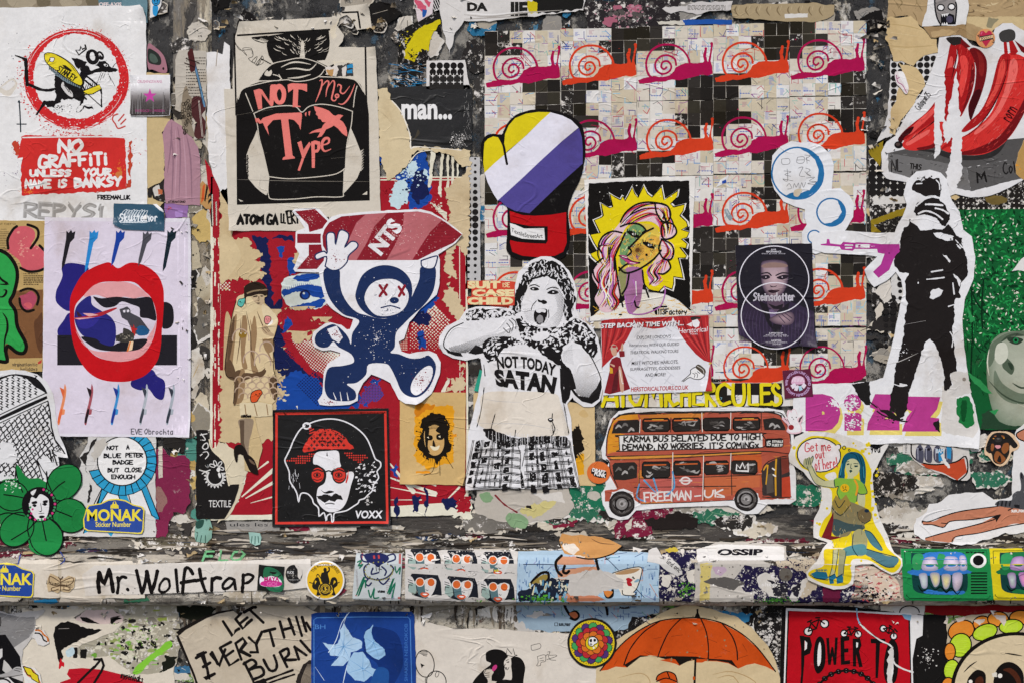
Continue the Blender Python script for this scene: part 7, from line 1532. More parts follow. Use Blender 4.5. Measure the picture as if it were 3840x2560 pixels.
t.p('shirt_print').g('#7da83a','425 650 470 640 510 645 560 645 590 650 640 690 658 750 600 750 585 720 590 790 580 810 540 830 470 800 445 740 455 700 430 705',sm=1).ls('#1a3a3a',5,'425 655 432 705 455 700 445 745 470 800','640 690 658 748 600 752 585 715','590 750 585 805').d('#d6a81c',500,712,32,30).ls('#3a3a1a',4,'486 700 490 715','508 700 506 712','488 730 505 722 515 728').l('#d6902a',14,'570 655 590 700 580 760')
t.p('creature_print').g('#7d7250','405 850 430 800 480 790 560 815 620 840 660 860 690 900 680 940 640 970 640 1000 560 1010 520 1050 440 1055 400 1000 410 920',sm=1).g('#8f7a3a','410 810 440 760 470 800 510 755 545 830 520 870 480 905 430 870',rag=2).ls('#1a2a2a',5,'410 850 470 905 540 830','430 800 460 850 500 800','590 880 600 930 640 960 680 940').g('#6a5a3c','595 880 640 855 685 885 685 930 640 955 600 930',sm=1).d('#1a2a3a',656,872,17,13).g('#3a4a4a','410 940 440 930 520 960 600 970 640 980 620 1010 520 1020 440 1050 405 1000',sm=1)
t.g('#9a9468','555 1040 600 1000 650 1030 660 1100 640 1180 590 1190 560 1130',sm=1).g('#46707a','640 1010 690 1030 750 1110 770 1150 740 1150 680 1100',sm=1).g('#4a6f78','650 1140 720 1160 800 1190 870 1200 880 1230 840 1270 780 1265 700 1210 645 1180',sm=1).g('#4f7f84','480 1150 540 1120 640 1110 650 1180 560 1185 500 1190',sm=1).ls('#12333f',5,'650 1140 750 1170 870 1200','690 1210 790 1268 850 1268','560 1040 555 1130 590 1190','640 1010 690 1030 760 1130')
for k in range(44):x,y=R.uniform(420,640),R.uniform(820,1170);t.l(R.choice(['#a8885a','#5a6a5a','#94854f','#3a4f50','#b08a3a','#c9b98a']),R.uniform(4,9),[(x,y),(x+R.uniform(-14,14),y+R.uniform(12,36))],taper=2)
t.p('book_print').g('#6b1d22','335 1060 380 960 420 880 420 940 405 1050 480 1060 400 1080',sm=0)
t.p('leg_print').g('#b0ae84','420 1150 450 1140 455 1200 430 1300 440 1340 395 1345 410 1280 415 1200',sm=0).g('#8f8e6a','460 1140 500 1150 510 1200 490 1280 495 1330 450 1340 455 1260',sm=0).ls('#1a3a3a',4,'418 1150 412 1260 390 1340','455 1145 440 1260 430 1310','510 1160 495 1260 490 1320')
t.p('shoe_print').g('#1f6480','258 1318 300 1300 370 1305 385 1350 350 1358 290 1345').g('#1f6480','385 1340 430 1318 445 1345 420 1360 425 1385 395 1390 390 1360').g('#1f6480','440 1345 480 1320 490 1345 488 1378 445 1388').ls('#0c2c3a',5,'255 1325 300 1350 380 1362','385 1340 430 1318','440 1345 485 1318')
t=T('sticker','cut-out photo sticker of a black and tan dog with its tongue out','sticker',6,13,mat='vinyl_sticker')
t.sheet('#d8b893','1490 470 1500 400 1520 340 1560 312 1640 312 1690 330 1720 370 1740 410 1722 440 1680 460 1670 500 1640 545 1600 558 1560 540 1520 490',rag=.3,sm=2)
t.p('dog_print').g('#17120e','1500 440 1512 390 1535 345 1570 322 1640 324 1680 350 1705 380 1726 412 1700 432 1670 410 1665 470 1630 530 1595 545 1555 525 1540 470 1520 465',sm=1).gs('#8a4f24','1540 400 1560 410 1550 450 1535 440','1625 400 1660 395 1662 440 1630 470 1610 440','1560 480 1580 450 1620 480 1640 510 1600 540 1565 520','1556 345 1575 340 1570 352','1610 340 1632 345 1618 354',sm=1).gs('#120d0a','1560 380 1590 370 1620 385 1615 420 1585 430 1562 415','1580 520 1600 480 1610 530',sm=1).d('#2b2724',1588,372,26,17).d('#5a5450',1588,364,12,5).d('#d08a2a',1555,362,6,4).d('#d08a2a',1628,358,6,4).g('#d58f92','1566 412 1600 410 1605 424 1586 434 1570 426',sm=1)
t=T('torn_poster','torn white paste-up of bare outstretched legs with a grey raccoon resting on them','poster',5,13)
t.sheet('#d9d6d2','1720 300 1780 255 1900 240 1900 1060 1776 1030 1640 1035 1560 1060 1480 1085 1400 1110 1330 1115 1240 1100 1120 1090 1040 1075 1000 1040 990 980 1010 930 1080 880 1100 830 1160 820 1240 760 1380 745 1480 740 1560 800 1640 790 1690 760 1690 560 1700 450',rag=4)
SK='#b9775a'
t.p('leg_print').g(SK,'1050 945 1100 950 1140 945 1200 915 1300 885 1420 865 1540 850 1640 835 1776 828 1900 840 1900 955 1776 965 1700 965 1620 990 1540 1010 1460 1030 1300 1055 1262 1095 1180 1092 1080 1082 1075 1068 1120 1055 1200 1030 1320 1000 1440 970 1540 925 1590 905 1500 920 1400 935 1260 948 1210 985 1160 980 1110 972 1060 970',sm=1)
t.ls('#1b1614',6,'1050 945 1100 950 1200 912 1300 882 1420 862 1560 845 1640 832 1776 824','1060 972 1120 972 1180 988 1210 986 1250 948 1400 936 1520 918 1600 902','1075 1066 1200 1030 1320 1000 1440 970 1560 935 1590 910','1262 1095 1290 1056 1460 1030 1620 990 1776 962','1185 960 1230 965','1700 850 1660 870',rag=.4);t.gs('#1b1614','1540 920 1612 898 1590 930 1575 955 1570 930','1046 945 1056 950 1054 962 1046 955')
t.p('raccoon_print').g('#4b4b4d','1565 830 1600 800 1680 800 1690 760 1720 735 1745 730 1750 690 1740 620 1755 600 1790 640 1900 640 1900 860 1700 855 1620 845',sm=1)
for k in range(50):x,y=R.uniform(1580,1800),R.uniform(690,840);t.l(R.choice(['#1d1d20','#8a8a8c','#2c2c2f','#a5a5a6']),R.uniform(3,6),[(x,y),(x+R.uniform(-16,10),y+R.uniform(6,22))],taper=2)if inside(x,y,nums('1565 830 1600 800 1680 800 1700 740 1745 700 1800 690 1800 850 1700 855'))else None
for i in range(4):t.l('#1d1d20',9,[(1590+i*28,808-i),(1584+i*28,838)])
t.gs('#1d1d20','1748 605 1760 612 1762 650 1750 640','1700 830 1740 830 1740 855 1705 850');t.g(SK,'1720 330 1800 290 1900 290 1900 400 1800 390 1740 370',sm=1).l('#1b1614',7,'1900 285 1800 288 1720 325 1735 365 1800 390')
t.p('lettering').hw('SUSI_FOXY_ART',1680,865,1830,885,'#e6e0da',4,.4)
t=T('torn_poster','torn comic print of grey bottles above a red curved base','poster',3,13)
t.sheet('#c9c4bc','915 404 990 404 1350 430 1390 440 1390 640 1340 668 1250 640 1120 585 1050 560 1000 520 960 480 915 470',rag=4)
t.p('dish_print').g('#b8482a','1040 540 1150 550 1300 525 1350 500 1370 600 1300 658 1200 605 1080 570',sm=0).l('#16130f',10,'975 404 980 480 1040 530 1150 548 1290 528 1360 490 1372 600 1310 664')
t.p('bottle_print')
for x in(1035,1095,1160,1240):t.g('#4a4a58',[(x-28,500),(x-26,440),(x-6,408),(x+8,408),(x+28,450),(x+24,530),(x-10,530)],sm=1).ls('#a5a3ae',4,[(x-14,440),(x-12,510)],[(x-26,430),(x+20,445)]).d('#1c1a22',x+4,440,13,9)
t.gs('#2f86b4','1165 440 1200 436 1205 520 1170 524','1225 420 1260 430 1255 510 1228 500').tx('BAM',1150,434,1206,466,'#c9d6de',bold=.03)
t.p('tear_print').g('#d8d5d0','1180 480 1195 470 1225 520 1250 570 1235 572 1205 530',rag=3).tx('THESE',900,424,976,440,'#2a2624',rot=-90,bold=.01)
# two television stickers
TVS=(('sticker','green television sticker with crooked teeth on its screen, wrapped over the ledge',0,'#1f8044','#2f6fb4'),('sticker','yellow television sticker with crooked teeth on its screen, beside the green one',627,'#cdbb1e','#1d6a3c'))
for nm,lb,dx,c1,c2 in TVS:
 t=T(nm,lb,'sticker',6 if dx==0 else 5,13,group='television stickers')
 f=lambda s_:[(x+dx,y+dx*-.004)for x,y in nums(s_)]
 t.sheet(c1,f('898 1142 1525 1142 1555 1505 1300 1512 935 1508 918 1480'),rag=.6)
 t.p('casing_print').l('#10301c',3.5,f('925 1160 1505 1155 1530 1480 1510 1498 960 1492 940 1475 925 1160'),sm=False)
 t.p('screen_print').g('#123c3a',f('972 1190 1000 1172 1160 1165 1320 1168 1350 1185 1368 1300 1372 1400 1350 1450 1250 1468 1080 1462 1000 1440 980 1380'),sm=1).gs(c2,f('1050 1180 1200 1165 1340 1175 1360 1260 1240 1285 1080 1280'),f('980 1290 1350 1290 1360 1320 1000 1330'),f('1080 1430 1200 1445 1340 1440 1320 1464 1080 1460'),sm=1,rag=2).gs('#2f8a50',f('985 1190 1050 1180 1060 1270 990 1290'),f('1160 1180 1210 1190 1200 1270 1150 1280'),sm=1,rag=3)
 for q,a in(('1050 1290 1062 1215 1110 1198 1145 1210 1158 1290',0),('1208 1290 1210 1205 1262 1195 1300 1210 1314 1288',0),('1318 1290 1312 1200 1345 1190 1362 1220 1366 1288',0),('1028 1322 1080 1318 1088 1390 1078 1420 1050 1418 1036 1370',1),('1106 1318 1168 1316 1172 1380 1150 1412 1128 1400',2),('1190 1325 1248 1325 1248 1380 1230 1424 1205 1422 1192 1380',2),('1268 1318 1330 1316 1330 1390 1300 1440 1276 1430 1264 1380',0)):
  q=f(q);cx,cy=sum(p_[0]for p_ in q)/len(q),sum(p_[1]for p_ in q)/len(q)
  t.p('tooth',sub=True).glow(['#d9c9d6','#c9d2cc','#dccf8c'][a]if dx==0 else['#c9a9cc','#b9c9c0','#d98ab4'][a],'#8f8da4' if dx==0 else '#8a6a9a',q,cx,cy)
 t.p('gap_print',sub=True).ls('#06130f',11,f('1020 1400 1050 1440 1090 1425'),f('1090 1380 1140 1432 1180 1410 1220 1450 1255 1420 1300 1462 1340 1400'),taper=2)
 t.p('knob_print').d('#dcdad4',1447+dx,1226,58,52).d('#0f0f0f',1447+dx,1224,39,36)
 t.p('grille_print')
 for i in range(8):t.box('#0f1a12',1394+dx,1308+i*20.5,1510+dx,1318+i*20.5)
 t.p('lettering').hw('D7606',1358+dx,1162,1490+dx,1174,'#0d2416',5,.1)
# ledge, middle and right
t=T('sticker','black word sticker with an eye in its first and last letters on white ledge paper','sticker',5,16)
t.sheet('#d6d2cb','466 85 510 80 750 80 760 112 740 136 640 140 470 132',rag=.8)
t.p('lettering').tx('OSSIP',473,90,752,130,'#17151a',bold=.055,shear=.05)
t=T('torn_poster','torn grey-white poster on the ledge with navy paint showing through','poster',3,16)
t.sheet('#b9b2a78','335 165 380 80 500 50 700 55 850 60 893 75 893 165 730 162 800 180 790 200 640 190 570 280 640 350 700 360 700 418 335 412',rag=4)
t.p('stain_print').g('#c4b26a','370 180 440 180 425 400 365 410',rag=4).g('#57534f','388 290 430 268 520 262 600 280 640 300 570 345 480 320',rag=4).g('#d9d5ce','345 90 480 62 700 68 880 78 885 160 520 160 350 170',rag=2).g('#b49cab','450 200 530 210 500 250 460 240',sm=1,rag=3)
for k in range(46):t.d(R.choice(['#8a857c','#6a655e','#e0dcd5']),R.uniform(345,700),R.uniform(160,410),R.uniform(2,7),n=6,jit=.6)
t=T('torn_poster','torn dark navy sprayed poster with white word fragments round a metal disc','poster',2,16)
t.sheet('#1f1a38a','555 190 700 180 880 200 1040 190 1110 250 1400 300 1400 418 700 418 640 350 570 280',rag=5)
t.p('paint_print').gs('#b9ab94','820 150 900 160 1050 150 1100 200 1000 240 930 200 840 200','1040 230 1110 300 1000 400 940 360 1010 310',rag=8).gs('#c9c4bb','740 240 820 235 830 330 850 390 790 380 730 320 715 270','915 410 930 320 990 290 1040 250 1000 340 960 412',rag=6).gs('#24222a','780 270 830 300 900 290 900 390 830 395','930 330 980 300 960 400',rag=8).g('#5f1a34','1120 320 1230 310 1220 418 1120 418',rag=7)
t.spl('#c9c3b8',800,300,40,300,260,1.5,6,ry=.5);t.spl('#3f7a2a',820,408,0,180,160,2,6,ry=.14);t.spl('#1f1a38',960,190,0,120,120,1.5,5,ry=.4)
t.p('lettering').tx('shop',744,296,838,328,'#d6d2cc',bold=.03).tx('c',800,248,824,272,'#d6d2cc',bold=.03).tx('THRILL',832,380,888,391,'#d6d2cc')
t=T('bolt_cover','dull round metal disc fixed to the ledge','metal disc',5,16,mat='dull_steel')
t.sheet('#77706a',t.ell(890,247,41,40,n=40),rag=0,thick=.004)
t.p('rim').ring('#77706a',890,247,33,4)
t=T('torn_poster','flaking cream and pink torn poster under the toes of the yellow-edged girl','poster',2,16)
t.sheet('#cdb9a29','1300 210 1330 180 1400 180 1500 230 1590 300 1600 412 1280 418 1320 330 1290 280',rag=5)
t.p('paint_print')
for k in range(120):x,y=R.uniform(1310,1590),R.uniform(200,410);t.l(R.choice(['#b05a58','#a84a4a','#c98a80','#1d1a1a','#d9cfc0','#d9cfc0']),R.uniform(3,9),[(x,y),(x+R.uniform(-20,30),y+R.uniform(-10,12))],rag=1)
t.spl('#16131a',1420,380,0,160,160,2,8,ry=.4)
t=T('torn_paper','crumpled white paper flap with two printed half words on the ledge','torn paper',4,12)
t.sheet('#c6c2bb','1140 1270 1150 1200 1200 1180 1240 1250 1300 1260 1350 1300 1362 1345 1330 1362 1270 1330 1220 1290',rag=4)
t.p('lettering').tx('und onc',1258,1280,1362,1312,'#2a2826',bold=.02,rot=38)
# tube map cup poster
t=T('torn_poster','pale blue tube map poster with a torn orange cartoon figure and a teacup','poster',3,15)
t.sheet('#a3bac9','1345 115 1640 112 2050 118 2300 130 2300 456 2200 462 1335 462 1338 300',rag=2)
t.p('map_print')
for k in range(46):
 x,y=R.uniform(1360,2290),R.uniform(130,440);dx,dy=R.choice([(1,0),(.7,.7),(.7,-.7),(0,1)]);L=R.uniform(30,130)
 t.l(R.choice(['#2a3a6a','#c07a4a','#6fa0b8','#5a8a9a','#c98a8a','#7f6fa0']),3,[(x,y),(min(x+dx*L,2290),min(max(y+dy*L,125),450))],sm=False)
for k in range(90):x,y=R.choice([(R.uniform(1350,1560),R.uniform(150,440)),(R.uniform(2080,2290),R.uniform(140,440))]);L=R.uniform(14,34);t.l('#52709a',3.4,[(x,y),(x,y+L)],sm=False)
for k in range(26):t.d('#31507f',R.uniform(1370,2280),R.uniform(150,440),5,n=8)
t.l('#24304f',4,'1380 205 1590 208 1620 240').l('#24304f',4,'1930 150 2020 240 2200 430')
t.p('figure_print').g('#c08a6a','1595 190 1630 150 1850 160 1880 230 1870 420 1900 455 1700 458 1640 420 1610 270',sm=0).ls('#161210',19,'1640 145 1600 190 1610 250 1640 280','1870 160 1890 240 1930 300','1660 215 1650 255 1672 265 1690 250','1420 350 1450 310 1500 265 1545 262 1550 300 1530 330','1930 380 1945 425 1980 420 1985 380').g('#8f7a3a','1440 330 1500 280 1540 275 1535 310 1470 340',sm=1).g('#c87a3a','1925 385 1985 390 1960 425 1940 420',sm=1)
t.p('cup_print').g('#d9d2c2','1985 265 2080 235 2178 225 2178 280 2160 350 2130 395 2140 410 2050 415 2040 400 2010 340',sm=1).l('#161210',5,'1985 265 2080 235 2178 225 2175 290 2150 365 2125 395').g('#a8845c','2000 268 2080 240 2168 234 2130 262 2050 275',sm=1).gs('#a8222a','2075 305 2092 295 2108 302 2122 310 2108 325 2088 322','2080 320 2110 330 2115 350 2090 350',sm=1).g('#7fa0b0','2130 325 2150 305 2168 308 2155 325',sm=1).ls('#161210',5,'2050 380 2060 412 2130 415 2145 395','2118 295 2134 300','2122 288 2130 304')
t.p('tear_print').g('#bdb7ae','1560 300 1650 290 1800 245 1900 242 2000 270 2060 320 2060 370 1990 375 1920 385 1880 420 1700 420 1660 380 1690 310',rag=4).g('#1b2230','1340 400 1400 370 1480 330 1560 302 1690 310 1680 400 1600 450 1340 455',rag=6).g('#bf7a5a','1610 420 1880 418 1940 450 1700 462 1620 448',rag=3)
for k in range(40):x,y=R.uniform(1400,1680),R.uniform(310,440);t.l(R.choice(['#4a7a94','#6f9ab0','#c9c3a0','#2a3f50']),R.uniform(5,16),[(x,y),(x+R.uniform(-10,10),y+R.uniform(10,40))],rag=1)
t.spl('#4f9a2a',1500,440,0,190,150,2,8,ry=.16);t.spl('#c9c3b0',1640,350,0,60,60,2,6)
t=T('torn_paper','torn orange paper hat shape drooping over the ledge onto the tube map','torn paper',4,15)
t.sheet('#bd8a52','1620 40 1640 0 1740 10 1860 10 1960 40 2050 80 1990 130 1900 160 1820 165 1740 150 1660 130 1640 90',rag=4)
t.p('tear_print').gs('#d0c6b8','1650 60 1740 70 1760 110 1720 140 1660 110 1640 80','1720 140 1800 150 1790 165 1740 160',rag=4).l('#161210',7,'1740 155 1820 168 1900 160 1990 130 2050 82').ls('#6a4a30',5,'1750 20 1760 80','1840 30 1900 60 2000 70',taper=2)
t=T('torn_poster','lower end of the blue tube map poster hanging under the ledge','poster',2,15,low=True)
t.sheet('#8fa3b0','1335 430 2310 430 2300 540 2120 560 2090 640 2000 660 1560 660 1350 650 1340 560',rag=5)
t.p('map_print')
for k in range(70):x,y=R.uniform(1345,2280),R.uniform(465,560);t.l(R.choice(['#34507f','#34507f','#b06a5a','#5a8a6a','#31507f']),3.2,[(x,y),R.choice([(x,y+26),(x+40,y),(x+24,y+24)])],sm=False)
t.p('leg_print').ls('#161210',18,'1650 455 1665 500 1690 540 1730 580','1930 455 1945 510 1950 545','1690 545 1730 525 1755 550 1735 580 1700 570').g('#b5653f','1690 540 1730 528 1750 555 1725 572',sm=1)
t.p('lettering').hw('SUSI_FOXY',1618,604,1700,624,'#14161c',4,.3).frame('#14161c','1592 602 1612 602 1612 622 1592 622',3)
t.p('tear_print').gs('#bdb8b0','1320 600 1380 590 1400 640 1480 655 1340 660','1400 560 1470 520 1540 540 1470 570',rag=6)
# women in sunglasses
t=T('poster','sheet of six prints of a dark-haired woman in round orange sunglasses','poster',3,15)
t.sheet('#c6c1b9','578 100 800 110 1130 108 1345 118 1328 462 1100 462 800 450 578 440',rag=2)
def shades(t,x,y,wdt,top):
 k=wdt/235
 f=lambda s_:[(x+a*k,y+b*k)for a,b in nums(s_)]
 t.g('#1c1f26',f('25 0 200 -2 225 60 232 150 190 145 165 150 120 172 70 160 30 145 0 100 5 40'),sm=0)
 t.g('#8fa39a',f('10 60 50 50 60 130 40 145 0 120')).g('#4f6a6e',f('65 40 120 40 130 120 150 165 110 170 70 140 60 90'))
 t.g('#cdc9c3',f('120 40 190 40 185 100 160 150 140 165 118 120'),sm=1).g('#cdc9c3',f('-12 30 20 18 38 40 46 70 20 62 0 70'),sm=1).ls('#1c1f26',4,f('0 40 30 50'),f('0 55 34 66'),f('4 75 30 80'))
 t.d('#d9d4cb',x+82*k,y+58*k,32*k,32*k).d('#c8602a',x+82*k,y+58*k,26*k,27*k).d('#d9d4cb',x+158*k,y+60*k,30*k,31*k).d('#c8602a',x+158*k,y+60*k,24*k,26*k).l('#d9d4cb',5*k,f('108 52 120 46 132 54'))
 t.g('#c5502a',f('84 140 100 128 112 132 128 128 146 142 128 160 104 160'),sm=1).g('#e6e0da',f('98 140 116 137 134 142 116 148'),sm=1).ls('#1c1f26',3*k,f('122 108 130 116 138 112'))
for r_ in range(2):
 for c_ in range(3):t.p('portrait');shades(t,598+c_*248+(0 if r_ else-2),(268 if r_ else 100)+c_*(16 if r_ else 10),232,r_)
t.p('strip_print').gs('#c6c1b9','585 240 830 238 1080 262 1330 278 1330 304 1090 302 830 280 590 264');t.g('#c9bfae','1140 238 1180 232 1180 258 1145 255').hw('vs',1182,240,1212,256,'#c9c01e',4,.2);t.g('#161412','1176 236 1180 236 1180 258 1176 258')
t.p('wear_print').spl('#d0cbc3',1000,130,100,360,150,1.5,5,ry=.1);t.spl('#8f8a82',960,300,50,370,130,1,3.5,ry=.45);t.spl('#4f9a2a',1100,455,0,40,40,2,5,ry=.2)
t=T('sticker','worn postal label doodled with a navy horned creature and green loops','sticker',4,15)
t.sheet('#b9bfbe','248 128 560 130 545 448 430 452 222 438 230 300',rag=1.5)
t.p('stripe_print').gs('#a8645e','536 132 552 132 545 440 528 440','282 128 296 128 250 420 240 420').lines('#8a5a56',450,300,480,440,10,3);t.tx('DOMESTIC AND INTERNATIONAL USE',185,300,320,312,'#6a4a4a',rot=86).tx('UNITED STATES',440,385,535,405,'#3a4a7a',rot=80,bold=.02)
t.p('creature_print').g('#20264f','300 140 340 128 400 126 450 140 470 165 450 190 420 205 395 225 370 205 330 190 310 170',sm=1).ls('#20264f',11,'320 150 280 140 290 180 330 190','450 150 500 135 510 170 460 190','330 200 300 230 310 290 340 300 400 310 460 290 500 240 480 210','340 290 310 330 330 350 350 330','390 300 430 340 470 300','360 230 350 270 400 260','420 220 450 250 440 280')
for i in range(26):a=i*.36;t.d('#8f8a3a',400+95*math.cos(a),250+62*math.sin(a),5,n=8)
t.gs('#a83a3a','360 146 372 142 376 165 364 168','392 142 404 140 408 165 396 167');t.ls('#1d1d20',4,'360 200 362 240','380 210 384 250','405 215 404 252','395 235 420 240')
t.p('loop_lettering').ls('#1f6a4f',10,'255 190 280 180 262 215 290 205 270 230','250 410 290 310 300 300 262 420 305 310 310 360','330 380 345 430 370 365 365 430 400 430','510 220 520 260 545 225 540 270','460 400 500 300 470 410 510 330 490 430').hw('utamu',392,378,442,398,'#1d1d20',4,.5)
# lower wall
t=T('paste_up','black and white photo cut-out of a bearded rider gripping a handlebar','paste-up',4,14,low=True)
t.sheet('#bdb9b3','-90 500 0 520 60 540 150 530 250 520 300 505 312 520 290 550 240 580 250 640 220 700 160 780 150 860 160 930 160 1090 -90 1090',rag=2)
t.p('beard_print').g('#7f7d7b','-90 540 0 530 60 545 130 560 240 560 240 640 200 700 140 740 80 780 40 700 -90 690',sm=0)
for k in range(60):x,y=R.uniform(-20,230),R.uniform(540,700);t.l(R.choice(['#9f9d9b','#5f5d5c','#b5b3b0','#6f6d6b']),R.uniform(3,7),[(x,y),(x+R.uniform(10,50),y+R.uniform(-30,10))],taper=2)
t.gs('#4a4846','-90 560 10 560 14 600 0 640 -90 650');t.d('#16120f',4,618,6)
t.p('jacket_print').g('#131214','-90 690 40 680 80 740 140 830 150 920 100 935 60 880 30 850 20 920 60 960 160 1000 160 1090 -90 1090').g('#c9c6c2','0 780 20 775 20 830 0 850')
t.p('hand_print').g('#a5a29f','-20 960 60 935 110 900 150 905 155 940 110 955 40 970',sm=1).ls('#3a3836',4,'100 920 140 930','110 910 150 915','-20 975 80 965 160 950');t.g('#d6d3cf','-90 990 60 970 100 1010 100 1090 -90 1090').ring('#1a1816',20,1030,60,12,50)
t=T('poster','cream poster of a long-legged black bird on red, torn through the middle','poster',2,14,low=True)
t.sheet('#d3c9b6','150 500 590 510 500 570 560 590 640 610 700 600 780 610 840 590 780 660 700 690 560 750 500 800 560 840 740 830 830 900 900 950 1000 955 1100 940 1180 900 1182 1090 140 1090',rag=3)
t.p('bird_print').g('#161413','365 680 375 630 410 600 460 590 510 605 560 630 640 645 696 648 660 672 600 690 520 730 440 770 420 790 430 830 425 850 405 850 385 790 370 740',rag=3).g('#161413','385 780 420 780 412 850 440 880 402 870 392 840').l('#8d8680',3,'400 642 470 640').ls('#161413',17,'690 845 645 900 590 950 540 1000','690 850 640 850','690 845 705 890 690 930 650 1000',sm=False).ls('#161413',8,'540 1000 500 1020','545 990 580 985','650 995 700 985','650 1000 620 1020').g('#bf1a26','400 910 405 870 415 842 425 868 436 870 436 900 420 895 410 912',sm=1)
t.p('eye_print').g('#c9b4ac','585 515 760 510 840 560 830 600 690 610 560 600 510 580',rag=3).gs('#161413','545 560 590 565 640 590 680 610 600 600 560 590','750 570 800 562 830 570 790 585 760 612 750 600',rag=2).gs('#1c1a19','500 770 525 768 525 840 498 840','545 780 590 780 585 842 545 842',rag=2).g('#b9ccd0','450 790 500 770 500 820 460 830',sm=1,rag=4)
t.p('ground_print').g('#b21826','410 1005 480 980 455 950 470 915 560 908 700 920 820 950 940 990 1010 1025 1010 1090 400 1090',sm=0).ls('#161413',17,'640 900 590 950 530 1010','706 890 690 930 640 1010',sm=False)
t.p('lettering').hw('mypenleaks',820,945,975,1000,'#161413',5,.5,rot=12)
t=T('torn_poster','mildewed green and black sprayed wall poster showing through the torn bird poster','poster',1,14,low=True)
t.sheet('#a39c88a','560 490 900 470 1200 470 1230 700 1190 900 1180 960 900 970 700 900 480 850 440 770 560 700',rag=4)
t.p('spray_print')
for k in range(200):x,y=R.gauss(900,130),R.gauss(740,90);t.d(R.choice(['#6a9a3a','#7fae4a','#1c1b18','#1c1b18','#d0cab4','#c9c2ac','#8f9a5a']),x,y,R.uniform(5,26),R.uniform(4,16),n=8,jit=.7)
t.l('#7fbf3a',44,'920 940 1000 860 1080 800 1150 745',rag=.5).gs('#1a1c14','1120 820 1200 830 1180 900 1130 930 1080 940 1100 880','1200 490 1320 480 1460 500 1440 560 1300 590 1220 570',rag=10);t.spl('#d0cab4',950,700,0,230,300,2,9,ry=.6)
for k in range(30):x,y=R.uniform(620,1180),R.uniform(490,620);t.d(R.choice(['#b3ac9a','#7d7769','#c9c3b2','#5c574c','#8f9a4a']),x,y,R.uniform(10,40),R.uniform(5,18),n=9,jit=.7)
t=T('sticker','orange-edged yellow lightning bolt sticker by the rider','sticker',5,14,low=True,mat='vinyl_sticker')
t.sheet('#dcd8d0','150 885 240 905 275 950 290 1012 290 1030 180 1030 160 960',rag=.5)
t.p('bolt_print').g('#c8702a','165 890 225 915 240 930 262 960 282 1010 270 1013 240 985 190 960 170 930').g('#d9c31e','160 895 215 910 230 935 262 955 270 1010 220 980 210 960 190 950').l('#16130f',5,'160 895 215 910 230 935 262 955 270 1010 220 980 212 958 190 950 160 895',sm=False)
t=T('sticker','peeling white sticker with an orange cloud edge above the lightning bolt','sticker',5,14,low=True)
t.sheet('#d4d0ca','220 700 240 640 300 650 330 700 338 740 300 758 260 745 240 710',rag=2)
t.p('cloud_print').l('#c8702a',9,'245 650 280 655 300 680 325 700 330 725',rag=.6).l('#1a1614',8,'242 670 270 672 290 690 300 715 320 728',rag=.4)
t=T('paste_up','cut-out of a hand-painted placard with large slanted black capitals','paste-up',4,14,low=True)
t.sheet('#bfb29c','1200 665 1330 590 1560 508 1590 520 1620 548 1680 500 1720 480 1900 470 2050 480 2150 530 2160 800 2150 1090 1340 1090 1280 870 1205 690',rag=2)
t.p('edge_print').l('#1b1715',13,'1205 665 1330 592 1480 535 1580 515',rag=.5).l('#1b1715',17,'1205 690 1270 840 1320 960 1345 1040',rag=.4).g('#1b1715','1200 665 1225 640 1480 525 1580 510 1420 560 1260 650 1215 690')
t.p('lettering')
k='#171413'
t.ls(k,20,'1515 590 1580 690 1600 655 1625 640','1600 575 1650 640 1680 605 1710 580','1600 575 1640 535','1625 610 1680 565','1655 530 1720 495 1740 495','1700 515 1790 600',sm=False,rag=.3)
t.ls(k,20,'1340 820 1390 800 1375 815 1410 920 1420 985 1390 980 1460 945','1330 840 1400 800','1380 900 1430 870','1430 810 1490 890 1530 780','1440 800 1480 880','1495 770 1560 890 1620 850','1495 770 1570 730','1530 830 1585 790','1600 740 1640 850','1600 740 1650 705 1670 735 1630 790 1700 825','1690 700 1740 745 1780 660','1740 745 1750 800 1700 800','1790 660 1870 640','1830 650 1860 760','1900 590 1930 700','1960 570 2000 680','1915 650 1990 630','2010 560 2050 690','2050 560 2080 660','2080 600 2110 650',sm=False,rag=.3)
t.ls(k,22,'1660 870 1720 990',rag=.3);t.ls(k,20,'1655 880 1710 850 1740 880 1690 920','1690 920 1770 900 1790 950 1720 985','1790 850 1830 920 1870 920 1880 880 1860 820','1900 800 1950 900','1900 800 1950 775 1960 815 1930 850 2010 850','2000 760 2030 850','2000 765 2080 820','2040 720 2110 800',rag=.3)
t.p('hand_print').g('#2a2522','2030 940 2060 880 2110 850 2150 845 2150 1090 2000 1090 2010 1000',rag=4)
for i in range(14):t.l('#8a7d6c',4,[(2040+i*8,1080),(2050+i*7,980),(2090+i*4,880)],taper=2)
t.ls(k,15,'1740 1010 1800 990 1990 920','1760 1040 1850 1000 2000 950','1720 1000 1760 1040 1740 1080',rag=.5).g(k,'1730 1000 1800 975 1820 1010 1760 1090 1720 1060',rag=3)
t=T('poster','rounded blue sun-print panel of white maple leaves','poster',5,15,low=True)
t.sheet('#1d3f86','-58 540 -30 532 300 526 620 524 640 545 648 800 655 1090 -58 1090',rag=.8)
t.p('border_print').l('#4f84c4',4,'-38 1090 -40 580 -20 566 300 560 600 562 612 580 625 1090',sm=False);t.g('#16306c','320 640 450 640 540 700 560 900 440 1090 330 1090 400 900 300 800',sm=1)
t.p('leaf_print')
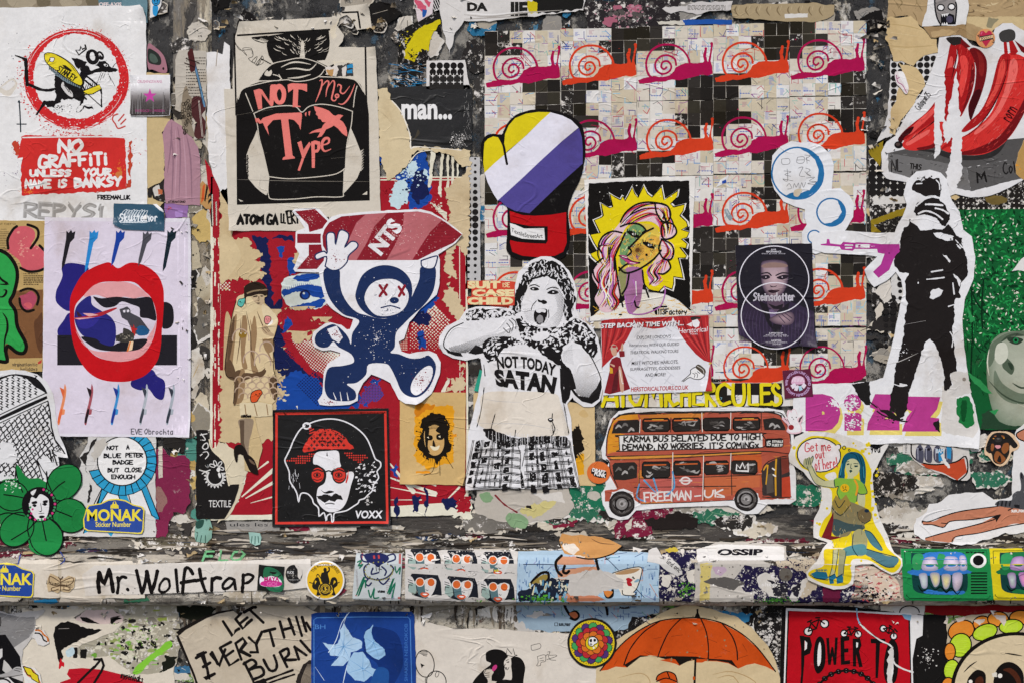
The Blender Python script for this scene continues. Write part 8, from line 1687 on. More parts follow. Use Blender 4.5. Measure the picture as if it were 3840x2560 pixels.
lf=['130 830 70 820 60 780 20 735 100 750 120 740 140 700 135 650 165 605 200 660 225 700 240 700 290 730 285 770 250 790 210 800 200 850 160 890 75 890 100 860','300 700 310 660 340 640 362 610 350 680 380 730 440 780 445 820 400 850 370 840 320 800','200 850 230 800 290 795 340 860 350 900 420 940 380 970 350 960 300 1000 240 990 190 940 180 900']
for i,q in enumerate(lf):
 t.g(['#a9c6dd','#8fb6d6','#9dbfd9'][i],q,rag=2)
 c_=nums(q);mx,my=sum(p_[0]for p_ in c_)/len(c_),sum(p_[1]for p_ in c_)/len(c_)
 for p_ in c_[::2]:t.l('#5f93c2',3,[(mx,my),((mx+p_[0])/2+4,(my+p_[1])/2),p_],taper=1)
t.ls('#cfe0ea',4,'185 890 160 1000 150 1090','200 530 150 600 110 720 60 800',rag=.8)
t.g('#23508f','370 930 420 900 470 940 440 1090 330 1090',sm=1).ls('#cfe0ea',2.5,'185 540 150 640','30 990 -30 900',rag=1)
t.p('lettering').tx('BH',-32,612,38,642,'#4f84c4').tx('SHAKEN NEBROKOB',390,790,780,812,'#3f70b4',rot=-90)
t=T('poster','wide beige poster of balloons and a crowned woman holding an ice lolly','poster',3,15,low=True)
t.sheet('#d2c9bb','630 600 740 600 900 640 1100 640 1300 650 1480 665 1700 672 1960 680 1960 1090 640 1090',rag=2)
kk='#161413'
t.p('balloon_print').ring(kk,712,878,63,5,92,rot=-8).ring(kk,790,1000,66,5,72,rot=-10).ls(kk,3.5,'670 800 730 795','676 808 730 805','690 815 728 815','700 822 726 826','720 975 715 1000 740 1060').g(kk,'682 875 712 890 700 895 690 910').ring(kk,795,950,11,3,20,rot=20)
t.p('woman_print').g(kk,'1125 830 1130 800 1180 780 1240 790 1275 830 1250 860 1250 900 1255 960 1220 1000 1160 1000 1200 1090 1020 1090 1040 1000 1100 930 1160 880 1130 860',sm=1).g(kk,'1290 850 1330 830 1370 850 1392 900 1385 960 1380 1020 1400 1090 1150 1090 1200 1000 1260 985 1300 985 1300 920',sm=1)
t.g('#d2c9bb','1258 850 1275 835 1292 838 1298 870 1295 920 1300 980 1258 980 1266 920 1252 900 1260 880',sm=1).ls(kk,3.5,'1262 858 1278 850','1268 870 1284 866','1258 880 1250 900 1262 906','1256 912 1272 920 1280 905').g(kk,'1264 868 1282 862 1280 872').d(kk,1264,908,5).ls(kk,3.5,'1264 810 1270 775 1300 812 1310 775 1322 818 1338 820 1310 832 1268 820 1264 810',sm=False)
t.p('hand_print').g('#d2c9bb','1112 930 1130 915 1160 912 1178 935 1165 960 1165 1000 1170 1090 1110 1090 1140 1000 1118 960',sm=1).ls(kk,3.5,'1118 945 1150 940','1120 958 1150 955','1126 970 1150 968','1116 940 1130 916 1165 915')
t.p('lolly_print').g('#c03a78','1166 920 1175 895 1195 885 1202 900 1190 920 1175 930',sm=1).l('#d8cdb8',6,'1168 928 1158 946');t.d('#c9a01c',1275,1090,20)
t.p('scribble_print').ls('#4a4844',3,'1432 755 1490 742 1496 770 1460 785 1436 785 1432 755','1475 830 1525 818 1530 860 1500 870 1495 890 1470 892 1480 870 1475 830','1490 845 1515 838','1490 860 1518 855','1545 800 1560 798 1555 820 1600 820 1600 830 1540 850','1530 830 1545 815 1560 850 1600 855')
t.p('stain_print').ls('#b8ad9c',4,'1680 880 1760 930','900 680 1050 690','900 780 920 790',taper=2)
t=T('sticker','round yellow sticker of rainbow flower petals round a small skull','sticker',6,15,low=True,mat='vinyl_sticker')
t.sheet('#161412',t.ell(1845,737,168,170,n=48,jit=.02),rag=0)
t.p('disc_print').d('#d6bb18',1845,737,152,155,n=40)
for i in range(54):a=i*6.2832/54;t.d('#161412',1845+141*math.cos(a),737+143*math.sin(a),3.4,n=7)
t.p('petal_print')
for rr,n_,pr,cols in((108,14,30,['#3f9a4f','#4a2a6a']),(78,11,30,['#b3262c','#b3262c','#b3262c']),(52,8,28,['#cf6a1c'])):
 for i in range(n_):
  a=i*6.2832/n_+rr;x,y=1845+rr*math.cos(a),737+rr*math.sin(a);t.d('#161412',x,y,pr+4,pr+3,math.degrees(a));t.d(cols[i%len(cols)],x,y,pr,pr-1,math.degrees(a))
t.d('#161412',1845,737,48,50).d('#d6bb18',1845,737,43,46)
t.p('skull_print').g('#e6e2dc','1820 715 1830 698 1858 695 1880 712 1880 735 1862 745 1850 758 1828 755 1820 740',sm=1).ls('#161412',4,'1820 715 1830 698 1858 695 1880 712 1880 735 1862 745 1850 758 1828 755 1820 740 1820 715').gs('#161412','1828 715 1842 708 1844 728 1832 730','1856 708 1872 712 1868 726 1856 726',sm=1).ls('#161412',3,'1828 742 1846 745','1834 738 1834 752','1842 738 1842 752').d('#e6e2dc',1856,768,7).d('#e6e2dc',1872,756,5)
t=T('paste_up','cut-out of a large orange umbrella over a person in an orange cap','paste-up',5,16,low=True)
t.sheet('#c9b48c','-250 700 -130 640 -20 570 100 500 200 450 300 430 360 440 480 470 600 510 700 590 780 680 830 780 855 880 860 1000 -270 1000 -270 840',rag=2)
UO,UK='#c04a16','#191410'
t.p('canopy_print').g(UO,'-246 836 -200 770 -120 680 -10 590 120 530 250 516 370 515 500 545 620 610 720 700 790 780 828 840 770 810 700 790 650 800 600 822 540 790 470 778 400 776 330 770 280 780 240 805 190 775 130 750 60 740 0 750 -80 815 -150 810 -200 830',sm=0).g(UK,'-80 815 0 752 60 745 110 752 180 772 240 803 290 778 330 768 400 772 470 774 540 786 598 820 560 770 500 765 400 760 340 748 200 745 100 748 0 740 -100 800')
t.g(UO,'120 770 180 760 215 765 240 800 190 785').g(UO,'340 762 420 765 380 785 345 785')
t.ls(UK,6,'250 516 180 590 130 690 108 752','370 515 405 600 418 700 415 775','500 545 560 620 590 700 595 770','120 532 20 600 -60 700 -100 800','-246 836 -120 680 0 585 120 530 250 514 370 513 500 543 620 608 720 698 828 840',rag=.3).ls(UK,5,'80 640 130 630','190 625 260 615','415 640 470 662','625 670 655 720','-160 800 -140 770','25 720 60 740','40 715 75 735','150 740 180 715','280 720 350 730','500 700 550 720','600 760 660 740','455 755 500 745',taper=2)
t.g(UK,'330 512 345 480 344 458 356 456 356 480 370 512')
t.p('pole_print').g(UK,'332 760 345 760 336 1000 322 1000').box('#b5470f',322,870,336,890)
t.p('person_print').g(UO,'98 890 110 862 160 840 210 855 225 890 220 910 130 905',sm=1).ls(UK,6,'98 890 110 862 160 840 210 855 226 895','165 842 180 880','100 900 160 880 230 905').gs('#b5470f','120 905 215 910 225 1000 105 1000')
t.p('stain_print').ls('#a8895c',4,'-140 880 0 850 60 900 40 1000','440 860 560 840 700 900 740 1000','470 880 570 870 650 1000',taper=2)
for k in range(30):t.d('#8f7a58',R.uniform(150,800),R.uniform(470,780),R.uniform(2,7),n=7,jit=.6)
t=T('poster','red poster with black and white border, small bicycles and tall black capitals','poster',4,16,low=True)
t.sheet('#151312','868 450 890 436 1100 436 1300 445 1500 470 1690 500 1695 800 1690 1000 852 1000 858 700',rag=1.2)
t.p('border_print').frame('#dcd9d5','898 460 1655 490 1668 1010 880 1010',12).g('#dcd9d5','1655 490 1732 498 1728 620 1690 640 1660 800')
t.p('ground_print').g('#b0101c','912 472 1300 476 1640 500 1650 800 1655 1000 896 1000 904 700',rag=1)
t.p('lettering')
bk='#14100f'
t.g(bk,'975 620 1005 622 1005 780 995 900 990 1000 972 1000 985 850 985 700').g(bk,'1000 625 1040 630 1052 680 1040 730 1005 745 1005 715 1022 690 1018 660 1002 650').g('#dcd9d5','1008 650 1022 665 1020 700 1006 712')
t.g(bk,'1100 625 1125 650 1135 720 1130 800 1105 845 1080 850 1062 800 1062 720 1075 650',sm=1).g('#dcd9d5','1100 660 1108 700 1105 780 1090 808 1084 780 1088 700',sm=1)
t.gs(bk,'1138 635 1156 634 1162 735 1170 690 1182 690 1188 735 1192 632 1210 632 1200 800 1184 800 1176 745 1166 800 1150 800','1225 630 1280 625 1280 650 1250 655 1250 700 1275 698 1275 722 1250 725 1252 775 1285 770 1285 796 1228 800','1300 640 1345 635 1355 680 1340 715 1362 812 1340 815 1322 735 1322 810 1302 810')
t.g('#dcd9d5','1322 660 1334 665 1332 690 1322 695').g(bk,'1410 640 1500 640 1500 665 1468 668 1462 780 1455 880 1440 880 1440 780 1442 668 1412 668').g(bk,'1540 640 1575 680 1582 780 1570 880 1548 915 1512 915 1492 860 1492 780 1510 690',sm=1)
t.g('#dcd9d5','1540 700 1550 760 1548 860 1530 910 1515 880 1520 780',sm=1,rag=3)
t.p('bicycle_print')
for(x1,y1),(x2,y2),r in(((1028,595),(1128,548),24),((1248,608),(1334,612),20),((1488,578),(1552,625),19)):
 for x,y in((x1,y1),(x2,y2)):
  t.d(bk,x,y,r+5,jit=.2,n=18).d('#dcd9d5',x,y,r-3)
 mx,my=(x1+x2)/2,(y1+y2)/2;dx,dy=(x2-x1)/2,(y2-y1)/2
 t.ls(bk,7,[(x1,y1),(mx-dx*.3+dy*.7,my-dy*.3-abs(dx)*.7),(mx+dx*.6+dy*.6,my+dy*.6-abs(dx)*.7),(x2,y2)],[(x1,y1),(mx,my+6),(mx+dx*.6+dy*.6,my+dy*.6-abs(dx)*.7)],[(mx-dx*.4+dy*.9,my-dy*.4-abs(dx)*.95),(mx,my+6)],sm=False)
 t.ls(bk,8,[(mx-dx*.6+dy,my-dy*.6-abs(dx)*.95),(mx-dx*.1+dy,my-dy*.1-abs(dx)*.95)],[(mx+dx*.4+dy,my+dy*.4-abs(dx)*1.0),(mx+dx*.9+dy,my+dy*.9-abs(dx)*.8)])
t.p('chain_print')
for i in range(13):
 a=math.radians(-172+i*13.6);x,y=1262+200*math.cos(a),1030+195*math.sin(a);t.d(bk,x,y,19,17).d('#dcd9d5',x,y,8,8)
t.ring(bk,1262,1030,200,14,195,a0=-176,a1=-4)
t.p('tear_print').l('#7fb0cc',9,'1325 455 1330 510 1345 550',rag=1).l('#1c1a19',11,'1345 550 1400 600 1470 650 1540 690',rag=1).l('#d8d4ce',7,'1345 550 1400 600 1470 650 1540 690 1550 780 1600 820 1670 845',rag=1).g('#cfcac3','1520 705 1545 690 1555 760 1535 860 1545 915 1515 915 1512 800',rag=5).g('#7fa8c0','1600 490 1660 495 1655 530 1610 510',rag=3)
t=T('torn_poster','black paint-spattered sheet behind the umbrella and red bicycle poster','poster',1,16,low=True)
t.sheet('#1b1918a','-60 500 870 480 880 1000 -60 1000',rag=5)
t.p('spatter_print').g('#2f6f94','470 470 690 490 640 560 560 530',rag=6).g('#c9c4bb','700 510 690 560 640 580 700 600',rag=6).spl('#cfcac2',780,660,0,120,300,1.5,8)
t=T('torn_poster','dark red and black band of old posters under the television stickers','poster',1,16,low=True)
t.sheet('#7a1418','1740 405 2500 405 2500 520 1870 500 1740 480',rag=3)
t.p('lower_sheet').sheet('#181615','1700 490 1880 495 1885 1000 1690 1000',name='lower_sheet',rag=4).spl('#cfcac2',1760,760,0,80,70,1.5,5)
t.p('ring_print').g('#c9c4bc','1540 430 1740 425 1740 490 1560 490',rag=5).ring('#1b1918',1650,480,60,6,40,a0=180,a1=360)
t=T('poster','cream round-faced flower character with fluorescent petals and huge brown eyes','poster',4,16,low=True)
t.sheet('#b8a88c','1876 560 1950 510 2080 490 2352 470 2520 480 2520 1000 1880 1000',rag=3)
t.p('petal_print')
for x,y,rx,ry,a,c_ in((1965,590,78,58,-20,'#d8802a'),(2090,545,50,40,-15,'#d8802a'),(2190,520,60,42,0,'#d8862e'),(2330,510,66,40,0,'#d8862e'),(1960,680,62,70,20,'#b3cf2e'),(2110,600,74,44,-20,'#b3cf2e'),(2270,565,70,40,-6,'#b3cf2e'),(1895,720,30,50,0,'#d8802a'),(1905,830,44,60,10,'#b3cf2e'),(1885,940,40,60,0,'#d8802a'),(2440,560,70,44,10,'#b3cf2e')):
 t.d('#15110f',x,y,rx+8,ry+8,a).d(c_,x,y,rx,ry,a)
 for q in range(7):t.l('#cf8f3a' if c_[1]=='d' else '#c9dc5a',5,[(x-rx*.7,y-ry*.5+q*ry*.16),(x+rx*.6,y-ry*.6+q*ry*.18)],taper=2)
t.p('face_print').d('#15110f',2300,950,400,352,0,n=60).d('#cdbb98',2300,955,378,336,0,n=60).ls('#15110f',9,'1980 845 2020 805 2060 778','2232 728 2280 735 2338 745',taper=2)
t.p('eye_print').gs('#15110f','1998 915 2015 870 2060 830 2110 850 2115 915 2110 1000 1995 1000','2160 915 2180 830 2230 785 2290 790 2340 840 2350 920 2350 1000 2165 1000',sm=1).gs('#4a2416','2050 900 2080 870 2100 890 2095 960 2060 1000','2220 830 2270 820 2320 870 2335 940 2330 1000 2300 900 2260 850',sm=1).d('#e6e0d4',2022,902,12).d('#e6e0d4',2202,866,14)
t.p('tear_print').gs('#cdbfb0','1870 500 1890 520 1880 560 1860 545','2150 490 2240 500 2230 560 2200 530','1930 515 1990 505 1975 530 1940 540','2040 530 2110 520 2080 560',rag=4).g('#d9d2c2','2150 850 2180 845 2185 875 2160 870',rag=3)
# old torn layers nobody could count
class Stuff(T):pass
st_items=[]
def scraps(name,label,rects,n,pal,smin,smax,layer,seed,low=False,flat=.6,mat='old_paper',stripes=.25):
 rnd=random.Random(seed)
 s=T(name,label,'x',layer,20,mat=mat,low=low);ALL.remove(s);s.p(name)
 tot=sum((r[2]-r[0])*(r[3]-r[1])for r in rects)
 for r in rects:
  m=max(1,int(n*(r[2]-r[0])*(r[3]-r[1])/tot))
  for _ in range(m):
   cx,cy=rnd.uniform(r[0],r[2]),rnd.uniform(r[1],r[3]);sz=rnd.uniform(smin,smax)*(1 if rnd.random()<.8 else 1.7);k=rnd.randint(5,9);ph=rnd.random()
   el=rnd.uniform(.35,1.0)
   q=[(cx+sz*el**-.5*rnd.uniform(.5,1.2)*math.cos((i+ph)*6.2832/k),cy+sz*flat*el**.5*rnd.uniform(.5,1.2)*math.sin((i+ph)*6.2832/k))for i in range(k)]
   if not low:q=[(x,min(y,2262))for x,y in q]
   c=rnd.choice(pal)
   if rnd.random()<.3:s.fill(torn([(cx+(x-cx)*1.09+1.5,cy+(y-cy)*1.10+1.5)for x,y in q],sz*.10,6,rnd),rnd.choice(['#cfc9be','#c4bbaa','#d8d3ca']))
   s.fill(torn(q,sz*.10,5,rnd),c)
   if rnd.random()<stripes:
    c2=rnd.choice(pal)
    for w_ in range(rnd.randint(1,4)):
     a,b=q[rnd.randrange(k)],q[rnd.randrange(k)];f1=rnd.uniform(.2,.7)
     s.rib([(cx+(a[0]-cx)*f1,cy+(a[1]-cy)*f1),(cx+(b[0]-cx)*.5,cy+(b[1]-cy)*.5)],rnd.uniform(2,9),c2,2,.8)
   if rnd.random()<.3:s.spl(rnd.choice(['#d3cdc3','#1c1a18','#8a847a']),cx,cy,0,sz,12,1,4)
 st_items.append((s,label))
DK=['#1d1b1a8','#24211fa','#2c29279','#3a3734b','#8d88807','#c4bcae8','#1d2f3aa','#2a6a8c9','#55504bb','#1a18177','#a39a8a8']
LG=['#d3ccc08','#c4bba9a','#b5ab989','#dcd8d0b','#8f887c7','#35312d8','#1d1b1aa','#cdbfa49','#3a5a7ab','#7a2a3a7','#3f7a5a8','#c9c3b8a','#a8a1969','#d9d4cbb']
LW=['#cdc5b68','#b5ab99a','#8f87789','#2a2724b','#d8d2c67','#5c554b8','#6a8a3fa','#1c1a189','#c9b99ab','#3a6a8a7','#a39a8a8']
RU=['#c9c2b58','#b9b0a1a','#a8a0949','#8f887cb','#d3cdc27','#c4baa68','#b5ad9ea','#6f6a629','#2a2724b','#7a22367','#8fb08a8','#2f6a50a','#cfc8ba9','#bdb4a4b','#55504a7']
RL=['#2a26228','#3d372fa','#1c19169','#57503fb','#4a443c7','#7d75688','#5a1a28a','#1f33509','#332e29b','#8f86767','#b5ab9a8','#242019a']
scraps('torn_paper_layers','crust of torn poster scraps over the dark painted panels',[(600,-20,790,330),(780,-30,1790,120),(1400,60,1800,340),(1740,80,1830,900),(3240,40,3345,760),(1790,-20,3330,110)],70,DK,10,40,.4,11,flat=1.5,stripes=.9)
scraps('torn_paper_layers','crust of torn poster scraps on the post beside the lilac poster',[(655,330,790,2040),(560,500,690,830)],90,['#b5a98f','#8a8272','#c9bda4','#2a2724','#d8d2c6','#b8995c','#4f8a7a','#6d675d','#3a3632','#c4bcae','#c4a868'],10,40,.4,12,flat=2.2)
scraps('torn_paper_layers','crust of torn poster scraps along the bottom rail above the ledge',[(1000,1950,1750,1990),(1750,1845,3100,1985),(0,1900,700,1990),(3080,1640,3840,2000)],84,RU,30,95,.5,13,flat=.5,stripes=.8)
scraps('torn_paper_layers','dark flaking scraps along the foot of the rail',[(0,1985,3840,2085)],56,RL,24,90,.4,17,flat=.24,stripes=.9)
scraps('torn_paper_layers','crust of torn poster scraps on the face of the ledge',[(0,2090,3840,2258)],90,LG,14,60,.4,14,flat=.6,stripes=.5)
scraps('torn_paper_layers','crust of torn poster scraps on the lower wall under the ledge',[(0,2255,3840,2420),(600,2300,1200,2560),(1900,2255,2400,2420)],110,LW,16,70,.3,15,low=True,flat=.6,stripes=.5)
scraps('torn_paper_layers','crust of torn poster scraps between the halftone sheets and the green poster',[(3250,560,3420,1500),(1745,1050,1830,1850),(3020,1560,3180,1900)],80,['#211f1d','#cfcac2','#b9ae9b','#2a2725','#8d877d','#c7ae80','#3a3734','#a39a8a'],12,46,.5,16,stripes=.5)
gs_=T('grime_streaks','dark water runs and grime along the ledge and rail','x',1.5,20,mat='old_paper');ALL.remove(gs_);gs_.p('grime_streaks')
for k in range(420):
 x=R.uniform(-60,3900);y=R.choice([R.uniform(2195,2258),R.uniform(2085,2125),R.uniform(1985,2080),R.uniform(1985,2080)])
 if y>2180:gs_.l(R.choice(['#3a322a','#574c40','#241f1a','#6b6052','#4a4034']),R.uniform(1.5,6),[(x,y),(x+R.uniform(-3,3),min(2260,y+R.uniform(10,50)))],taper=3)
 else:gs_.l(R.choice(['#2a251f','#4d4439','#1c1814','#7d7364','#b9afa0','#3a332b']),R.uniform(2,9),[(x,y),(x+R.uniform(20,70),y+R.uniform(-6,6)),(x+R.uniform(60,150),y+R.uniform(-8,8))],taper=2,rag=1)
st_items.append((gs_,'dark grime and water runs along the rail and the ledge'))
# paint-peeled flakes standing off the rail and the ledge lip
def curls(rects,n,seed):
 """Lifted paper edges: small strips bent out from the wall."""
 rnd=random.Random(seed);bm=bmesh.new();lay=bm.loops.layers.float_color.new('Col')
 for r in rects:
  for _ in range(int(n/len(rects))):
   x,y=rnd.uniform(r[0],r[2]),rnd.uniform(r[1],r[3]);w,h=rnd.uniform(10,46),rnd.uniform(5,18);a=rnd.uniform(-.5,.5);up=rnd.choice([1,1,-1]);c=col(rnd.choice(['#d8d2c8','#cfc7b8','#e0dcd5','#b9ae9b','#a8926c','#8f887c','#3a3632']))
   rows=[]
   n2=rnd.randint(4,7);hs=[h*rnd.uniform(.4,1.2)for _ in range(n2+1)]
   for j in range(4):
    t_=j/3;rr=[]
    for i in range(n2+1):
     u=(i/n2-.5)*w*(1-.25*t_);v=-up*hs[i]*t_
     px_,py_=x+u*math.cos(a)-v*math.sin(a),y+u*math.sin(a)+v*math.cos(a)
     rr.append(bm.verts.new(P(px_,min(py_,2260)if not r[4]else py_,.0012+.0065*t_**1.6*(.6+.5*math.sin(i+x)),r[4])))
    rows.append(rr)
   for p_,q_ in zip(rows,rows[1:]):
    for i in range(n2):
     f=bm.faces.new((p_[i],p_[i+1],q_[i+1],q_[i]));f.smooth=True
     for lp in f.loops:lp[lay]=c
 me=bpy.data.meshes.new('peeling_flakes');bm.to_mesh(me);bm.free();me.materials.append(MATS['old_paper'])
 o=bpy.data.objects.new('peeling_flakes',me);SC.collection.objects.link(o);o['kind']='stuff';o['label']='curled flakes of paper and paint lifting off the rail and ledge';o['category']='paper flakes'
gl=T('grime_runs','dark damp runs','x',.6,20,mat='old_paper',low=True);ALL.remove(gl);gl.p('grime_runs')  # dark strokes that paint uneven shade onto the wall below the ledge
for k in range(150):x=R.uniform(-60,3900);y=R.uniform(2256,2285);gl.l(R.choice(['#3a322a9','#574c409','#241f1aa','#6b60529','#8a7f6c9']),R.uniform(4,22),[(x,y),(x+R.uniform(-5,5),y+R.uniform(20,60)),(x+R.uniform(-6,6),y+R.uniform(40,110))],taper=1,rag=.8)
st_items.append((gl,'dark runs painted as uneven shade on the lower wall under the ledge'))
curls([(0,1960,3840,2085,False),(0,2070,3840,2110,False),(660,330,790,2040,False),(0,2225,3840,2262,False),(600,-20,1800,120,False),(3240,60,3350,760,False),(0,2275,3840,2340,True)],260,5)
# smaller torn sheets round the edges
t=T('torn_paper','long tan paper strip between the red ring poster and the dusty pink cloth','torn paper',2,1)
t.sheet('#c4ad7e','1010 505 1158 510 1160 620 1185 800 1150 900 1120 920 1135 1000 1130 1120 1135 1230 1110 1270 1040 1300 1060 1380 1130 1400 1100 1450 1145 1480 1140 1530 1010 1530',rag=6)
t.p('scrap_print').gs('#c9c3b8','1060 1300 1100 1280 1120 1340 1070 1370',rag=4).gs('#2c2825','1022 1310 1055 1305 1050 1370 1025 1372',rag=4).g('#b5653f','1092 1310 1120 1315 1125 1350 1095 1350',rag=4)
t=T('torn_paper','small scrap of purple paper beside the teal sticker','torn paper',2,1)
t.sheet('#8f6a9c','1140 1410 1300 1415 1298 1510 1142 1510',rag=3)
t.p('fleck_print').g('#a884bc','1215 1460 1265 1462 1262 1502 1215 1502',rag=3).spl('#b04a52',1165,1450,0,26,20,2,6)
t=T('torn_poster','blue woven-looking poster strip with broken white capitals across the top','poster',2,1)
t.sheet('#5d7d86','685 -90 1022 -90 1022 160 685 120',rag=2)
t.p('weave_print').dots('#3c565f','690 -20 845 -20 845 48 690 48',9,lambda u,v:.34,n=4).dots('#86a3a8','850 -20 1020 -20 1020 120 850 120',8,lambda u,v:.3,n=4).dots('#46707c','850 0 1020 0 1020 120 850 120',15,lambda u,v:.34*v,n=4)
t.p('lettering').tx('OFF-AXIS',686,20,842,48,'#d9c9c4',bold=.04)
t=T('torn_paper','weathered grey-brown paper along the top above the red ring poster','torn paper',1,1)
t.sheet('#8b7f6a','-110 -90 690 -90 690 130 -110 150',rag=3)
t.p('stain_print').gs('#a2967f','60 -20 240 0 220 50 80 45','420 0 560 10 540 50 440 50',sm=1,rag=5).gs('#6d634f','260 0 350 10 330 50 270 52','600 -10 680 0 670 50 610 40',sm=1,rag=5).ls('#5f5745',4,'350 0 320 60','120 10 90 60','520 20 560 56',taper=2)
t=T('torn_poster','crumpled white poster strip with bold black letters and a yellow splash','poster',5,3)
t.sheet('#cfcbc5','-90 -80 760 -80 722 20 716 62 560 78 380 100 200 122 60 118 10 180 -20 300 -60 160',rag=4)
t.p('dark_print').g('#1d1c1a','425 -60 740 -60 718 15 712 55 560 72 470 78 440 40',rag=6).g('#c4b21c','408 12 440 8 470 30 465 72 430 80 410 60',rag=6)
t.p('lettering').tx('DA',76,18,190,66,'#22201e',bold=.06).tx('IIE',316,14,410,96,'#22201e',bold=.06)
t.p('crease_print').ls('#a8a29a',6,'60 85 200 95 380 75 600 60','60 110 240 100 420 92','-40 20 40 70',taper=2);t.ls('#e2dfda',6,'70 76 220 84 400 66','20 0 60 40',taper=2)
t=T('torn_poster','black and pink marbled poster strip above the snail sheets','poster',1,3)
t.sheet('#2a26279','720 10 1250 0 1255 160 740 160',rag=4)
t.p('marble_print').gs('#a45f70','820 120 860 90 910 85 890 130 850 150','950 40 1000 20 1050 40 1000 80 970 90','880 40 920 30 930 50 890 55',rag=9).spl('#b0808a',950,80,0,190,90,3,10,ry=.4).spl('#55504c',1000,80,0,250,60,4,14,ry=.3)
t=T('torn_paper','torn white paper flap above the thin blue strip','torn paper',3,3)
t.sheet('#c4bfba','1150 50 1190 36 1280 40 1320 20 1420 10 1530 8 1528 55 1440 70 1380 68 1340 85 1270 70 1200 75',rag=5)
t.p('mark_print').lines('#6a6660',1290,30,1500,60,4,4)
t=T('paper_strip','thin blue paper strip along the top of the snail sheets','paper strip',3,3)
t.sheet('#22509a','1255 112 1400 110 1535 112 1535 138 1400 136 1280 142',rag=1.5)
t.p('edge_print').g('#c9c3b4','1120 118 1260 114 1275 142 1130 136',rag=4)
t=T('torn_paper','crumpled brown paper strip with scalloped folds above the end snail','torn paper',3,3)
t.sheet('#a39170','1536 30 1640 26 1800 24 1980 20 2100 30 2096 80 2060 110 1980 128 1800 118 1640 104 1536 98',rag=4)
t.p('crease_print')
for i in range(9):t.l('#7d6c50',7,[(1560+i*58,38),(1552+i*58,62),(1570+i*58,90)],taper=2);t.l('#c0ae8c',6,[(1576+i*58,34),(1570+i*58,60)],taper=2)
t.g('#d0ccc4','1825 80 1952 76 1952 98 1826 104',rag=2)
t=T('torn_poster','scrap of pink, red and blue painted paper beside black and white stripes','poster',3,2)
t.sheet('#d3c6c6','1560 -60 1720 -60 1700 95 1604 155 1575 60',rag=3)
t.p('paint_print').gs('#c4546a','1580 0 1620 10 1660 60 1640 90 1600 60','1640 -10 1690 20 1670 50',sm=1,rag=5).g('#24549a','1630 70 1660 72 1650 120 1632 125',rag=4)
t=T('torn_poster','black and white striped poster corner with a red painted blot','poster',2,2)
t.sheet('#dad7d2','1640 -60 1960 -60 1860 30 1740 90 1690 60',rag=2)
t.p('stripe_print')
for i in range(13):t.l('#1d1b1a',8,[(1650+i*17,-50),(1705+i*15,70-i*2)],sm=False)
t.g('#b8302e','1768 20 1800 5 1840 8 1850 40 1810 62 1772 56',sm=1,rag=3)
t=T('torn_paper','cream torn paper edge between the cog drawing and the red rays','torn paper',3,11)
t.sheet('#d0c4a8','20 560 70 520 115 522 200 600 262 560 252 660 232 760 150 960 110 1000 60 1030 112 950 166 860 120 760 90 650',rag=7)
t.p('fray_print').l('#e0d8c4',10,'110 760 166 850 112 950',rag=.8)
t=T('paste_up','small teal painted hand cut-out at the foot of the cog poster','paste-up',3,10)
t.sheet('#7fa596','1236 1050 1270 1000 1330 1002 1345 1060 1340 1120 1310 1150 1240 1142 1232 1110',rag=2)
t.p('finger_print').ls('#3f5f55',5,'1250 1100 1240 1138','1275 1105 1268 1145','1300 1105 1300 1150').gs('#2a4a40','1240 1020 1290 1005 1280 1050 1245 1060',sm=1)
t=T('paste_up','small teal painted hand cut-out under the typed paper strip','paste-up',3,11)
t.sheet('#8fb0a4','258 1084 330 1090 340 1120 330 1160 300 1170 265 1150',rag=2)
t.p('finger_print').ls('#4a6a60',5,'280 1110 275 1150','300 1110 298 1160','318 1110 322 1150')
t=T('paper_strip','grey strip of typed lettering under the red ray poster','paper strip',1,11)
t.sheet('#8f8b84','110 1020 455 1018 452 1086 122 1088',rag=3)
t.p('lettering').tx('ules les',140,1026,380,1048,'#2a2a2c')
t=T('paper_scrap','rolled blue-grey paper scrap hanging on an orange snail','paper scrap',3,8)
t.sheet('#8a979c','962 250 985 244 1020 305 995 320 975 290',rag=1)
t.p('lettering').tx('round',966,262,1006,274,'#e0dedb',rot=62)
t=T('paper_scrap','small peeled white corner with a blue flash above an orange snail','paper scrap',3,8)
t.sheet('#d9d8d6','912 110 940 60 992 30 978 75 945 92',rag=2)
t.p('flash_print').g('#2a4a9a','948 70 975 58 978 78 950 88')
t=T('torn_poster','green painted poster strip behind the front of the bus','poster',2,12)
t.sheet('#1f6a4c9','640 790 860 765 945 800 960 940 800 945 680 930 660 860',rag=6)
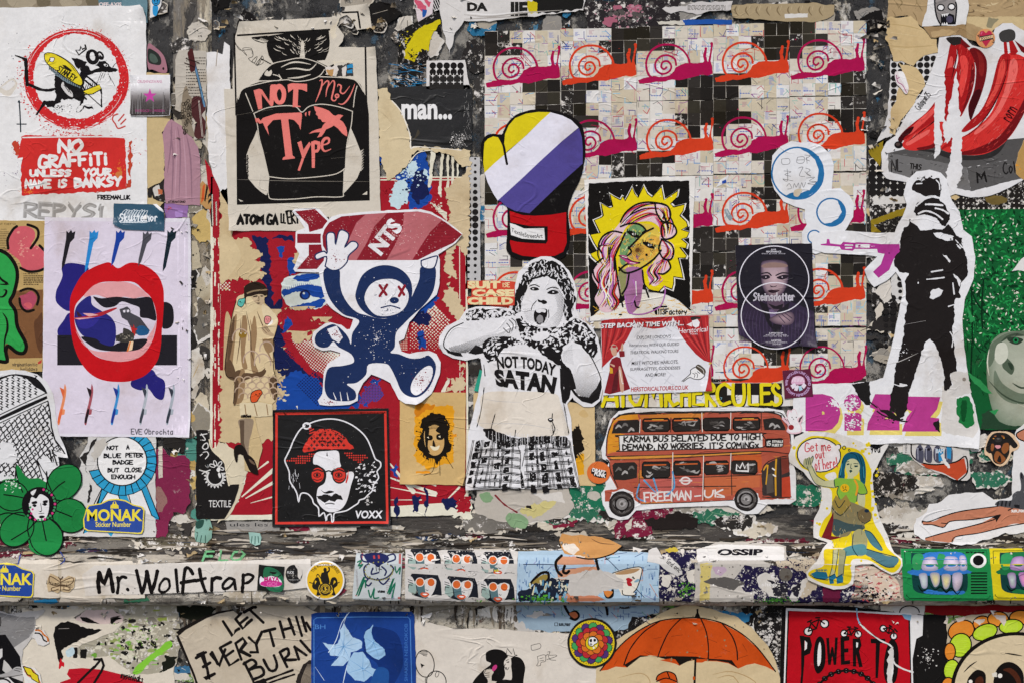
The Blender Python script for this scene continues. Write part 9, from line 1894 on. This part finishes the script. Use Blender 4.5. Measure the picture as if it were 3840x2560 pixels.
t.p('spray_print').g('#b9b2a4','760 840 810 825 845 850 830 880 780 880',sm=1,rag=4).spl('#cfc8bb',720,900,0,60,40,2,6)
t=T('torn_poster','green painted poster strip behind the back of the bus','poster',2,12)
t.sheet('#236a4e9','2050 790 2200 780 2260 830 2240 900 2150 930 2050 905',rag=6)
t.p('spray_print').spl('#cfc8bb',2150,880,0,70,50,2,8)
t=T('torn_poster','maroon torn poster strip under the wheels of the bus','poster',2,12)
t.sheet('#701c34a','960 1000 1000 960 1100 940 1310 930 1300 990 1180 1040 1160 1110 940 1120 930 1060',rag=7)
t.p('tear_print').g('#241e1c','1120 1010 1240 990 1330 950 1460 1000 1440 1060 1180 1070',rag=8).g('#bdb5a6','1000 1040 1050 990 1040 1060 1010 1080',rag=5)
t=T('torn_poster','pale green and cream torn poster below the shouting child','poster',2,12)
t.sheet('#b5ada08','60 815 640 805 680 930 600 1000 440 1010 300 1040 120 980 50 960',rag=6)
t.p('paint_print').gs('#7d9a72','250 975 330 970 385 1010 370 1060 280 1050','80 850 130 830 170 870 120 900',sm=1,rag=6).gs('#c4b87a','330 950 440 900 560 880 520 940 440 990',sm=1,rag=8).l('#7a2a30',8,'180 850 240 910 320 960',rag=.9).gs('#2a2522','375 920 410 915 415 935 380 930',rag=3).gs('#cfc9bf','420 840 600 830 620 900 480 880',rag=5)
t=T('torn_poster','dark navy speckled paint patch on the ledge beside the tube map','poster',2,12)
t.sheet('#1c1836b','1205 1215 1300 1200 1445 1190 1450 1520 1210 1522',rag=5)
t.p('fleck_print').gs('#b9a23a8','1250 1190 1330 1180 1340 1205 1270 1210',rag=5).gs('#cfc8bb','1230 1340 1290 1360 1270 1430 1235 1420','1340 1190 1380 1200 1360 1240','1390 1330 1430 1320 1440 1400 1400 1420',rag=8).spl('#cfc8bb',1300,1440,0,110,90,2,8).spl('#4f8a2a',1390,1440,0,60,60,3,9)
# put everything on the wall
for t in ALL:build(t)
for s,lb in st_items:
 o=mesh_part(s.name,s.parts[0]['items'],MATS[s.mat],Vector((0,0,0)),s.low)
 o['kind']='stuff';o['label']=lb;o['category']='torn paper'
